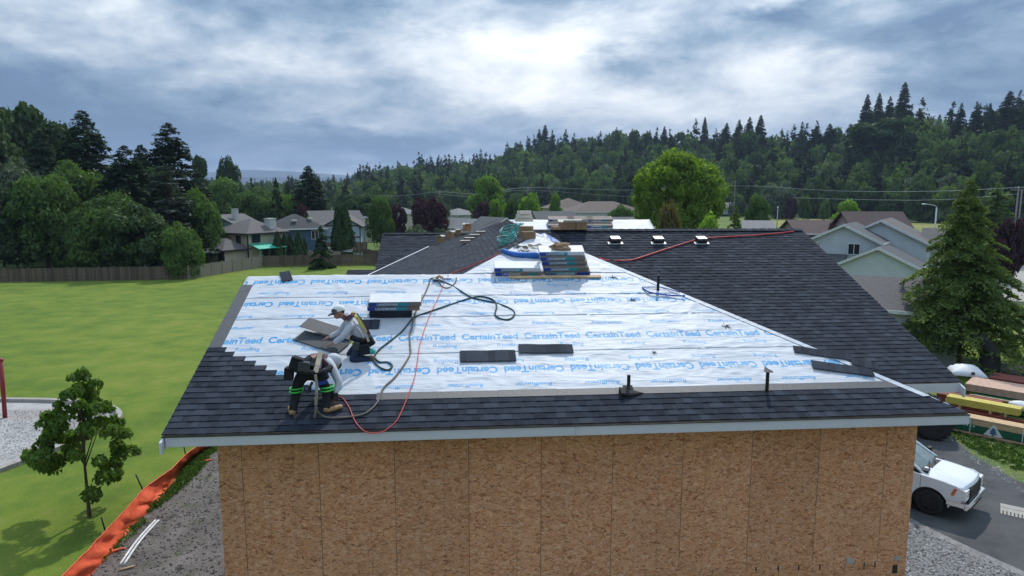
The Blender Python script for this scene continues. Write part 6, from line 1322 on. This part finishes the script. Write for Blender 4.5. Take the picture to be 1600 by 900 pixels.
p1, g1_, Mh1, _ = person('bending roofer in pale hoodie and black trousers, seen from behind, holding a nail gun', J, 'black_cloth', 'boot_tan')
inv = -J['root']; l_ = lambda x, y, dy: lift(x, y, yb+dy)+inv
skin('hood', [(l_(512, 559, .50), .085), (l_(523, 561, .60), .125), (l_(529, 567, .68), .105)], [(0, 1), (1, 2)], MT['hoodie'], p1, 2)
for s, (kx, ky) in (('L', (463, 608)), ('R', (511, 606))):
    for dy in (0, 5):
        c = lift(kx, ky+dy-2, yb+.14)+inv; b = MB(); b.tube([c+Vector((math.cos(a)*.098, math.sin(a)*.092, .008*math.sin(a+s.__hash__()%3))) for a in [2*PI*k/14 for k in range(15)]], .014, 6, 1); b.build('knee_strap', MT['green_strap'], p1)
pouch(p1, l_(464, 566, -.03), (.19, .13, .22), Matrix.Rotation(.35, 4, 'Y'), 'black_cloth'); pouch(p1, l_(452, 582, .05), (.14, .14, .23), Matrix.Rotation(.1, 4, 'Y'), 'black_cloth'); pouch(p1, l_(475, 572, -.06), (.17, .10, .19), Matrix.Rotation(.15, 4, 'Y'), 'cap_grey'); pouch(p1, l_(505, 586, .05), (.15, .12, .15), Matrix.Rotation(-.3, 4, 'Y'), 'black_cloth'); pouch(p1, l_(503, 596, .04), (.14, .06, .10), Matrix.Rotation(-.3, 4, 'Y'), 'blue_cloth')
b = MB(); b.tube([l_(455, 575, .0), l_(470, 580, -.07), l_(490, 583, -.05), l_(508, 580, .05), l_(517, 573, .2)], .045, 8, 3); b.build('tool_belt', MT['black_cloth'], p1)
strap(p1, [l_(501, 551, .30), l_(499, 560, .20), l_(496, 572, .04), l_(493, 583, -.07)], .075, .02, 'tan_strap'); strap(p1, [l_(486, 558, .16), l_(494, 556, .26), l_(503, 555, .34), l_(511, 557, .40)], .06, .02, 'pink_cloth'); strap(p1, [l_(493, 585, -.09), l_(495, 600, -.09), l_(495, 615, -.10), l_(494, 632, -.06)], .04, .02, 'tan_strap', 'lanyard'); strap(p1, [l_(500, 560, .22), l_(512, 570, .22), l_(517, 582, .2)], .05, .02, 'maroon_strap')
b = MB(); b.tube([l_(488, 597, -.02), l_(484, 605, -.02), l_(482, 610, -.02)], .022, 6, 2); b.cyl(l_(484, 603, -.02), l_(483, 612, -.02), .03); b.build('hammer', MT['dark_metal'], p1)
b = MB(); b.tube([l_(494, 636, -.04), l_(492, 652, -.02), l_(490, 668, -.0)], .024, 7, 3); b.sphere(l_(490, 667, -.02), (.045, .04, .06), 8, 6); b.build('rope_tail', MT['grey_rope'], p1)
ng = empty('nail_gun', onA(523, 628, .05), .3, 'black nail gun held low by the bending roofer', 'nail gun'); b = MB(); b.box(-.05, -.05, .02, .05, .05, .16); b.box(-.03, -.14, .12, .04, .02, .18); b.cyl((0, 0, .16), (0, 0, .20), .06); b.build('gun_body', MT['black_plastic'], ng, bevel=.01); b = MB(); b.box(-.02, -.17, .06, .02, -.06, .10); b.build('magazine', MT['dark_metal'], ng); b = MB(); b.cyl((.03, -.02, .13), (.11, -.04, .12), .016); b.build('air_fitting', MT['metal'], ng)
# kneeling man facing left
kb = onA(553, 566, .0).y
J = dict(root=onA(560, 567)); J['knL'] = lift(541, 558, kb+.22)+Vector((0, 0, .0)); J['knR'] = lift(548, 565, kb+.0)+Vector((0, 0, .03)); J['anR'] = lift(580, 561, kb+.06); J['anL'] = lift(578, 553, kb+.32); J['toR'] = lift(586, 570, kb-.02); J['toL'] = lift(588, 560, kb+.3)
J['hpR'] = lift(566, 542, kb+.10); J['hpL'] = lift(564, 537, kb+.34); J['pelvis'] = lift(567, 537, kb+.22); J['belly'] = lift(562, 522, kb+.24); J['chest'] = lift(549, 504, kb+.26); J['neck'] = lift(539, 495, kb+.26); J['head'] = lift(530, 490, kb+.26); J['crown'] = lift(528, 481, kb+.26); J['face'] = lift(519, 496, kb+.2)
J['shR'] = lift(547, 510, kb+.08); J['shL'] = lift(543, 503, kb+.44); J['elR'] = lift(536, 526, kb+.02); J['elL'] = lift(530, 520, kb+.45); J['wrR'] = lift(523, 535, kb+.10); J['haR'] = lift(518, 537, kb+.12); J['wrL'] = lift(516, 526, kb+.42); J['haL'] = lift(511, 528, kb+.42)
p2, g2_, Mh2, _ = person('kneeling roofer in pale hoodie, navy jeans and white cap, facing left over loose shingles', J, 'jeans', 'boot_brown')
inv2 = -J['root']; l2 = lambda x, y, dy: lift(x, y, kb+dy)+inv2
b = MB(); b.sphere((0, -.005, .058), (.098, .118, .105), 16, 10, Mh2, z0=-.12); b.build('cap', MT['cap_white'], p2)
b = MB(); b.prism([(-.08, .06), (-.072, .15), (-.03, .205), (.03, .205), (.072, .15), (.08, .06)], .012, 'Z', Mh2 @ Matrix.Translation((0, 0, .055)) @ Matrix.Rotation(-.25, 4, 'X')); b.sphere((0, .055, .062), (.088, .075, .06), 12, 8, Mh2, z0=-.05); b.build('cap_peak', MT['cap_grey'], p2)
skin('hood_collar', [(l2(543, 497, .12), .055), (l2(549, 493, .28), .07), (l2(543, 492, .40), .055)], [(0, 1), (1, 2)], MT['hoodie'], p2, 1)
pouch(p2, l2(570, 545, .0), (.17, .12, .20), Matrix.Rotation(-.2, 4, 'Y'), 'black_cloth'); pouch(p2, l2(578, 532, .1), (.13, .16, .19), Matrix.Rotation(-.5, 4, 'Y'), 'black_cloth'); pouch(p2, l2(557, 540, .0), (.12, .09, .17), Matrix.Rotation(.1, 4, 'Y'), 'cap_grey')
b = MB(); b.tube([l2(549, 527, .10), l2(558, 531, .05), l2(569, 532, .06), l2(578, 526, .18)], .05, 8, 3); b.build('tool_belt', MT['black_cloth'], p2)
strap(p2, [l2(536, 496, .12), l2(542, 498, .08), l2(549, 495, .1), l2(553, 490, .2)], .075, .03, 'maroon_strap', out=Vector((0, -1, .8))); strap(p2, [l2(551, 489, .2), l2(558, 497, .10), l2(565, 508, .08), l2(571, 520, .08)], .06, .025, 'yellow_strap', out=Vector((.6, -1, .6))); strap(p2, [l2(556, 491, .26), l2(564, 501, .2), l2(572, 513, .2), l2(577, 524, .2)], .05, .025, 'maroon_strap', out=Vector((.6, -1, .6))); strap(p2, [l2(567, 512, .06), l2(572, 524, .03), l2(576, 534, .0)], .045, .02, 'tan_strap', out=Vector((.4, -1, .4)))
b = MB(); b.sphere(l2(581, 549, .0), (.07, .06, .05), 8, 6); b.build('teal_hose_end', MT['teal_hose'], p2)
b = MB(); b.tube([l2(545, 536, .08), l2(549, 534, .02), l2(552, 538, .0)], .02, 6, 2); b.build('tape_measure', MT['yellow_strap'], p2)
# ------------------------------------------------------------ pickup truck
MT['truck_white'] = mk('white_car_paint', (.70, .73, .77), .28, 3, .02, spec=.5, coat=.6); MT['headlight'] = mk('headlight', (.75, .76, .76), .2, 20, .2, spec=.8); MT['amber'] = mk('amber_lens', (.55, .16, .04), .25)
def truck():
    # local: +x forward, y left, z up; front bumper at x = 0
    gp = G(1449, 803); rz = R_(-52); T = empty('pickup_truck', (0, 0, 0), 0, 'white crew cab pickup truck parked nose out beyond the right wall corner', 'truck')
    M = Matrix.Rotation(rz, 4, 'Z'); wh = M @ Vector((-.95, -.86, 0)); T.location = (gp.x-wh.x, gp.y-wh.y, .014); T.rotation_euler = (0, 0, rz); T.scale = (.95, .95, .95)
    Wd = .99
    def arc(cx, r, n=14): return [(cx-r*math.cos(PI*k/n), .40+r*math.sin(PI*k/n)) for k in range(n+1)]
    side = [(-5.85, .55)]+arc(-4.65, .50)+arc(-.97, .52)+[(-.36, .52), (-.12, .62), (-.05, .85), (-.06, 1.12), (-.25, 1.20), (-1.3, 1.285), (-1.8, 1.33), (-5.85, 1.40)]
    b = MB()
    for s in (-1, 1):
        b.prism(side, .07, 'Y', Matrix.Translation((0, s*Wd-(.07 if s > 0 else 0), 0)))
    # hood: lofted
    xs = [-.05, -.10, -.30, -.60, -.95, -1.28]; zc = [1.13, 1.235, 1.30, 1.345, 1.38, 1.40]; ws = [.88, .94, .965, .975, .975, .97]; ze = [1.10, 1.16, 1.20, 1.235, 1.26, 1.28]; vs = []; n = 14
    for x, z, w, e in zip(xs, zc, ws, ze):
        for k in range(n+1):
            u = -1+2*k/n; bulge = .035*max(0, 1-abs(abs(u)-.6)/.16); nose = .10*(1-u*u) if x > -.2 else 0
            vs.append((x+nose, u*w, e+(z-e)*(1-abs(u)**4)+(bulge if x < -.2 else 0)))
    b.smooth = True; b.add(vs, [(j*(n+1)+k, (j+1)*(n+1)+k, (j+1)*(n+1)+k+1, j*(n+1)+k+1) for j in range(len(xs)-1) for k in range(n)]); b.smooth = False
    # roof, pillars, bed
    b.box(-3.85, -.70, 1.88, -2.17, .70, 1.95); b.box(-3.8, -.78, 1.84, -2.25, .78, 1.885)
    for s in (-1, 1):
        for p, q, r in (((-1.18, s*.88, 1.27), (-2.18, s*.72, 1.88), .05), ((-2.75, s*.93, 1.3), (-2.85, s*.73, 1.88), .05), ((-3.95, s*.92, 1.3), (-3.8, s*.72, 1.88), .07)): b.tube([p, q], r, 6, 1)
    b.box(-5.85, -.92, .6, -5.78, .92, 1.34); b.box(-4.28, -.92, .6, -4.2, .92, 1.34)
    b.box(-.36, -.93, .72, -.10, .93, 1.06)
    b.build('body', MT['truck_white'], T, bevel=.018)
    b = MB(); b.box(-5.7, -.90, .42, -.4, .90, .60); b.box(-4.2, -.9, .6, -1.8, .9, 1.2); b.box(-5.78, -.9, .6, -4.28, .9, .66); b.box(-1.75, -.9, .55, -.45, .9, 1.1); b.build('chassis', MT['black_plastic'], T)
    b = MB(); b.prism([(-.05, .66), (.02, .70), (.03, 1.08), (-.03, 1.14), (-.2, 1.14), (-.2, .66)], 1.24, 'Y', Matrix.Translation((0.03, -.62, 0))); b.build('grille', MT['black_plastic'], T, bevel=.02)
    for k in range(3): b = MB(); b.box(.055, -.56, .76+k*.11, .075, .56, .80+k*.11); b.build('grille_bar', MT['dark_metal'], T)
    for s in (-1, 1):
        hd = MB(); hd.prism([(-.46, .84), (-.02, .78), (.01, 1.10), (-.34, 1.17)], .02, 'Y', Matrix.Translation((0, s*.985-.01, 0))); hd.box(-.14, min(s*.63, s*.985), .77, .03, max(s*.63, s*.985), 1.10); h_ = hd.build('headlight', MT['headlight'], T, bevel=.02); am = MB(); am.prism([(-.40, .88), (-.30, .865), (-.22, 1.11), (-.30, 1.12)], .026, 'Y', Matrix.Translation((0, s*.99-.013, 0))); am.box(-.1, min(s*.66, s*.97), .925, .036, max(s*.66, s*.97), .95); am.build('turn_signal', MT['amber'], h_)
        mi = MB(); mi.tube([(-1.62, s*.93, 1.34), (-1.60, s*1.06, 1.40)], .04, 6, 1); mi.box(-1.68, min(s*1.02, s*1.20), 1.32, -1.55, max(s*1.02, s*1.20), 1.58); mi.build('side_mirror', MT['black_plastic'], T, bevel=.03)
        g = MB(); g.add([(-1.35, s*.895, 1.34), (-3.9, s*.925, 1.38), (-3.75, s*.745, 1.84), (-2.2, s*.745, 1.84)], [(0, 1, 2, 3) if s < 0 else (3, 2, 1, 0)]); g.build('side_window', MT['glass'], T)
        gp_ = MB(); gp_.box(-1.262, s*.992-.004, .62, -1.252, s*.992+.004, 1.26); gp_.box(-2.68, s*.992-.004, .62, -2.67, s*.992+.004, 1.33); gp_.box(-1.3, s*.992-.004, .60, -3.9, s*.992+.004, .61); gp_.build('door_gap', MT['black_plastic'], T)
        d = MB(); d.box(-3.1, s*.995-.004, 1.0, -2.9, s*.995+.012, 1.03); d.build('door_handle', MT['chrome'], T)
    b = MB(); b.prism([(-.02, .46), (.10, .48), (.14, .58), (.12, .67), (-.02, .69)], 1.96, 'Y', Matrix.Translation((0, -.98, 0))); b.box(-.5, -1.0, .52, .02, -.96, .70); b.box(-.5, .96, .52, .02, 1.0, .70); b.build('front_bumper', MT['chrome'], T, bevel=.025)
    b = MB(); b.box(-.1, -.75, .36, .09, .75, .50); b.build('air_dam', MT['black_plastic'], T, bevel=.01)
    b = MB(); b.add([(-1.24, -.86, 1.33), (-1.24, .86, 1.33), (-2.2, .70, 1.87), (-2.2, -.70, 1.87), (-1.16, 0, 1.36), (-2.12, 0, 1.885)], [(0, 4, 5, 3), (4, 1, 2, 5)]); b.build('windscreen', MT['windscreen'], T)
    b = MB(); b.box(-1.40, -.86, 1.30, -1.10, .86, 1.40); b.tube([(-1.14, -.6, 1.42), (-1.30, .0, 1.45)], .014, 5, 1); b.tube([(-1.14, .0, 1.42), (-1.30, .6, 1.45)], .014, 5, 1); b.build('wiper_cowl', MT['black_plastic'], T)
    for x in (-.97, -4.65):
        for s in (-1, 1):
            w = empty('wheel'); w.parent = T; w.location = (x, s*.86, .415); ty = MB(); R0 = .415
            ring = [(.27, -.12), (.36, -.135), (.405, -.12), (.415, -.09), (.415, .09), (.405, .12), (.36, .135), (.27, .12)]; nn = 28; vs = []
            for k in range(nn): a = 2*PI*k/nn; vs += [(r_*math.cos(a), y_, r_*math.sin(a)) for r_, y_ in ring]
            m_ = len(ring); ty.smooth = True; ty.add(vs, [(k*m_+j, ((k+1) % nn)*m_+j, ((k+1) % nn)*m_+j+1, k*m_+j+1) for k in range(nn) for j in range(m_-1)]); ty.smooth = False
            for k in range(26): a = 2*PI*k/26; ty.cbox((0, 0, 0), (.035, .24, .02), Matrix.Rotation(a, 4, 'Y') @ Matrix.Translation((0, 0, .414)))
            ty.build('tyre', MT['black_rubber'], w)
            rm = MB(); rm.cyl((0, -.08, 0), (0, .08, 0), .27, n=24); yo = s*.10
            for k in range(6): rm.cbox((0, 0, 0), (.06, .03, .21), Matrix.Translation((0, yo, 0)) @ Matrix.Rotation(2*PI*k/6, 4, 'Y') @ Matrix.Translation((0, 0, .15)))
            rm.cyl((0, yo-.02, 0), (0, yo+.02, 0), .07, n=12); rm.build('rim', MT['dark_metal'], w)
    return T
MT['windscreen'] = mk('windscreen_glass', (.06, .11, .12), .04, 3, .5, spec=.9)
truck()
# wheeled loader with blue body half hidden behind the eave
L_ = empty('telehandler', (0, 0, 0), 0, 'big wheeled machine with blue body and black tyres hidden behind the eave', 'vehicle'); gp = G(1456, 687); L_.location = (gp.x, gp.y, .02); L_.rotation_euler = (0, 0, R_(-30))
for x, y in ((0, 0), (-2.8, 0), (0, 1.9), (-2.8, 1.9)):
    b = MB(); nn = 24; ring = [(.3, -.18), (.55, -.2), (.64, -.17), (.66, 0), (.64, .17), (.55, .2), (.3, .18)]; vs = []
    for k in range(nn): a = 2*PI*k/nn; vs += [(x+r_*math.cos(a), y+y_, .66+r_*math.sin(a)) for r_, y_ in ring]
    m_ = len(ring); b.add(vs, [(k*m_+j, ((k+1) % nn)*m_+j, ((k+1) % nn)*m_+j+1, k*m_+j+1) for k in range(nn) for j in range(m_-1)])
    for k in range(20):
        for q in (-1, 1): b.cbox((0, 0, 0), (.07, .19, .06), Matrix.Translation((x, y+q*.09, .66)) @ Matrix.Rotation(2*PI*(k+.25*q)/20, 4, 'Y') @ Matrix.Translation((0, 0, .66)) @ Matrix.Rotation(.5*q, 4, 'Z'))
    w = b.build('wheel', MT['black_rubber'], L_); b = MB(); b.cyl((x, y-.15, .66), (x, y+.15, .66), .32, n=18); b.build('rim', MT['dark_metal'], w)
b = MB(); b.box(-3.6, .25, .6, .7, 1.65, 1.15); b.box(-2.2, .3, 1.15, -.6, 1.1, 2.2); b.box(-1.0, -.05, .95, -.55, .25, 1.5); b.build('chassis', MT['blue_cloth'], L_, bevel=.04); b = MB(); b.box(-3.6, 1.15, 1.5, -.2, 1.5, 1.8); b.build('boom', MT['blue_cloth'], L_, bevel=.03); b = MB(); b.box(-2.1, .27, 1.5, -.7, .30, 2.1); b.build('cab_window', MT['glass'], L_)
# ------------------------------------------------------------ timber stacks at the right
MT['yellow_beam'] = mk('yellow_coated_beam', (.50, .42, .08), .6, 5, .12, vary=.05); MT['red_steel'] = mk('rust_red_steel', (.17, .035, .025), .7, 3, .2, .2); MT['green_wrap'] = mk('green_lumber_wrap', (.012, .10, .05), .5, 6, .3, .4, 6); MT['osb_pale'] = mk('pale_board_edge', (.50, .34, .26), .8, 6, .12, c2=(.43, .27, .20), c2s=5, vary=.06)
u0 = G(1481, 672); u1 = G(1600, 697); ax = math.atan2(u1.y-u0.y, u1.x-u0.x); MS = Matrix.Translation((u0.x, u0.y, 0)) @ Matrix.Rotation(ax, 4, 'Z')     # x along the stacks, y away
Li = (u1-u0).length
def st(name, x0, y0, z0, x1, y1, z1, mt, lb, cat, parts=None, grp=None, pname='board', bevel=.006):
    """stack of separate boards; parts = (rows, layers)"""
    e = empty(name, (0, 0, 0), 0, lb, cat, grp); e.matrix_world = MS; ny, nz = parts or (1, 1)
    for j in range(ny):
        for k in range(nz):
            b = MB(); g_ = .006 if ny*nz > 1 else 0; a = rd.uniform(-.05, .05) if ny*nz > 1 else 0; b.box(x0+a, y0+(y1-y0)*j/ny+g_, z0+(z1-z0)*k/nz+g_*.5, x1+a, y0+(y1-y0)*(j+1)/ny-g_, z0+(z1-z0)*(k+1)/nz-g_*.5); b.build(pname, MT[mt], e, bevel=bevel)
    return e
X2 = Li+2.5
st('timber_skid', -.3, -.12, .02, X2, .06, .10, 'timber', 'long board lying along the foot of the green wrapped lumber pack', 'board')
gw = st('wrapped_lumber', .02, .08, .11, X2, .7, .42, 'green_wrap', 'green wrapped lumber pack with a white triangular tree emblem', 'lumber', pname='wrapping')
st('lumber_boards', .0, .06, .425, X2, .7, .70, 'light_wood', 'bare tan boards piled on the green wrapped pack', 'lumber', (4, 3))
b = MB(); xe = Li*.60; b.prism([(xe-.33, .115), (xe+.33, .115), (xe+.0, .62)], .012, 'Y', Matrix.Translation((0, .042, 0))); em = b.build('emblem', MT['trim_white'], gw)
b = MB()
for k in range(3): b.prism([(xe-.15+k*.03, .20+k*.08), (xe+.15-k*.03, .20+k*.08), (xe, .34+k*.07)], .01-k*.002, 'Y', Matrix.Translation((0, .030, 0)))
b.box(xe-.03, .032, .14, xe+.03, .040, .22); b.build('tree_mark', MT['wrap_steel'], em)
for k, x in enumerate((.75, Li*.97)): b = MB(); b.box(x-.015, .045, .11, x+.015, .058, .71); b.build('strap', MT['trim_white'], gw)
for k in range(6): b = MB(); b.box(.25+k*.12, .066, .34, .31+k*.12, .078, .39); b.build('printed_letter', MT['trim_white'], gw)
def lc(px, py, z): return MS.inverted() @ G(px, py, z)
ya, yb_ = lc(1478, 628, .74), lc(1591, 652, .74); ym = (ya.y+yb_.y)/2
st('steel_beam', ya.x-.2, ym-.1, .12, X2+1, ym+.1, .60, 'red_steel', 'rust red steel beam lying behind the tan boards', 'beam', pname='web', bevel=.02)
st('yellow_beams', ya.x, ym, .74, yb_.x, ym+.55, 1.05, 'yellow_beam', 'yellow coated beams stacked above the rust red beam', 'beam', (3, 2), pname='beam')
for k, x in enumerate((ya.x+.5, ya.x+1.6, yb_.x-.5)): st('spacer_block', x, ym+.0, .605, x+.09, ym+.5, .735, 'light_wood', ('left', 'middle', 'right')[k]+' wooden spacer block between the yellow beams and the rust red beam', 'block', grp='spacer blocks under the beams')
sa, sb, sc_ = lc(1521, 601, 1.0), lc(1600, 612, 1.0), lc(1503, 587, 1.0)
st('wrapped_lumber', sa.x+.1, sa.y-.6, .1, X2+1, sa.y+1.6, .62, 'green_wrap', 'dark green wrapped pack under the pale sheets', 'lumber', pname='wrapping')
st('sheet_stack', sa.x-.3, sa.y, .66, sa.x+2.3, sa.y+1.7, 1.0, 'osb_pale', 'stack of pale strand board sheets topping the lumber yard', 'board stack', (1, 5), pname='sheet')
st('timber_skid', sa.x, sa.y-.75, .62, X2, sa.y-.63, .70, 'timber', 'single tan board edging the pale sheet stack', 'board')
ra = lc(1540, 588, .9); st('steel_container', sa.x+.2, sa.y+2.3, .0, X2+3, sa.y+3.6, .95, 'red_steel', 'rust red steel container behind the pale sheet stack', 'container', pname='wall', bevel=.02)
ra = lc(1476, 622, .5); st('steel_container', ya.x-.6, ym+1.2, .0, ya.x+1.8, ym+1.9, .8, 'red_steel', 'short rust red container end behind the left end of the yellow beams', 'container', pname='wall', bevel=.02)
cw = lc(1597, 634, .95); b = MB(); M2 = MS @ Matrix.Translation((cw.x, cw.y, .95)); b.sphere((0, 0, 0), (.45, .3, .2), 14, 8); b.v = [tuple(Vector(v)*(1+.3*mn.noise(Vector(v)*3))) for v in b.v]; setp(b.build('crumpled_wrap', MT['wrap_white'], None, M2), 'crumpled white plastic wrap at the right end of the yellow beams', 'plastic')
# canopy tent
c0 = atd(1511, 571, 40); C_z = c0.z; e = empty('canopy_tent', (c0.x, c0.y, 0), R_(-28), 'white domed canopy tent on thin legs under the cedar', 'tent'); b = MB(); n = 8; hs = 1.55*.5; vs = []
for j in range(n+1):
    for i in range(n+1): u, v = -1+2*i/n, -1+2*j/n; vs.append((u*.78, v*.78, C_z+.05-.42*max(abs(u), abs(v))**2.2))
b.smooth = True; b.add(vs, [(j*(n+1)+i, j*(n+1)+i+1, (j+1)*(n+1)+i+1, (j+1)*(n+1)+i) for j in range(n) for i in range(n)]); b.smooth = False; o = b.build('roof', MT['wrap_white'], e); so = o.modifiers.new('t', 'SOLIDIFY'); so.thickness = .03
for sx in (-1, 1):
    for sy in (-1, 1): b = MB(); b.tube([(sx*.74, sy*.74, 0), (sx*.74, sy*.74, C_z-.36)], .02, 6, 1); b.build('leg', MT['galv'], e)
b = MB(); b.box(.05, -.80, C_z-.28, .2, -.775, C_z-.14); b.build('label_patch', MT['cap_grey'], e)
for k, (px, py, s_) in enumerate(((1558, 590, .5), (1580, 597, .3))):
    c = atd(px, py, 40.5); b = MB(); b.sphere((0, 0, 0), (s_*1.5, s_*.6, s_*.55), 10, 7); b.v = [tuple(Vector(v)*(1+.4*mn.noise((v[0]*2, v[1]*2, v[2]*3+k)))) for v in b.v]; setp(b.build('black_sack', MT['black_rubber'], None, Matrix.Translation((c.x, c.y, c.z-.1))), ('larger', 'smaller')[k]+' black sack lying on the rust red container at the right', 'sack', 'black sacks')
c = G(1540, 594); b = MB(); b.tube([c, c+Vector((.1, 0, 1.4)), c+Vector((-.6, .2, 2.4))], [.62, .3], 10, 3); setp(b.build('dark_tarp', MT['black_rubber']), 'dark draped tarp standing beside the canopy tent', 'tarp')
t_ = atd(1598, 482, 58); b = MB(); b.tube([(t_.x, t_.y, 0), (t_.x+.02, t_.y, t_.z+.1)], .11, 8, 1); setp(b.build('wooden_post', MT['pole_grey']), 'grey wooden post at the right picture edge above the containers', 'post')
# drain grate in the drive
gc = G(1563, 792); ge = G(1600, 800); gd = (ge-gc).normalized(); ang = math.atan2(gd.y, gd.x); e = empty('drain_grate', (gc.x, gc.y, .02), ang, 'square slotted concrete drain grate set in the asphalt', 'grate'); b = MB(); b.box(0, -.62, -.02, 1.1, -.33, .012); b.box(0, -.05, -.02, 1.1, .25, .012); b.box(0, -.33, -.02, 1.1, -.05, .002); b.build('frame', MT['concrete'], e)
for k in range(11):
    for j in range(3): b = MB(); b.box(.05+k*.095, -.60+j*.09, .012, .085+k*.095, -.53+j*.09, .016); b.build('slot', MT['black_rubber'], e)
# haze
hz = MB(); hz.box(-7600, -60, -2.6, 7600, 8200, 420); ho = hz.build('haze', [], None); ho['kind'] = 'stuff'
hm = bpy.data.materials.new('haze_air'); hm.use_nodes = True; t = NT(hm.node_tree); t.n.clear(); pv = t.node('VolumePrincipled', {'Color': (.50, .66, .95), 'Density': .00013, 'Anisotropy': .3}); t.n.new('ShaderNodeOutputMaterial'); t.l.new(pv.outputs[0], t.n[-1].inputs['Volume']); ho.data.materials.append(hm)
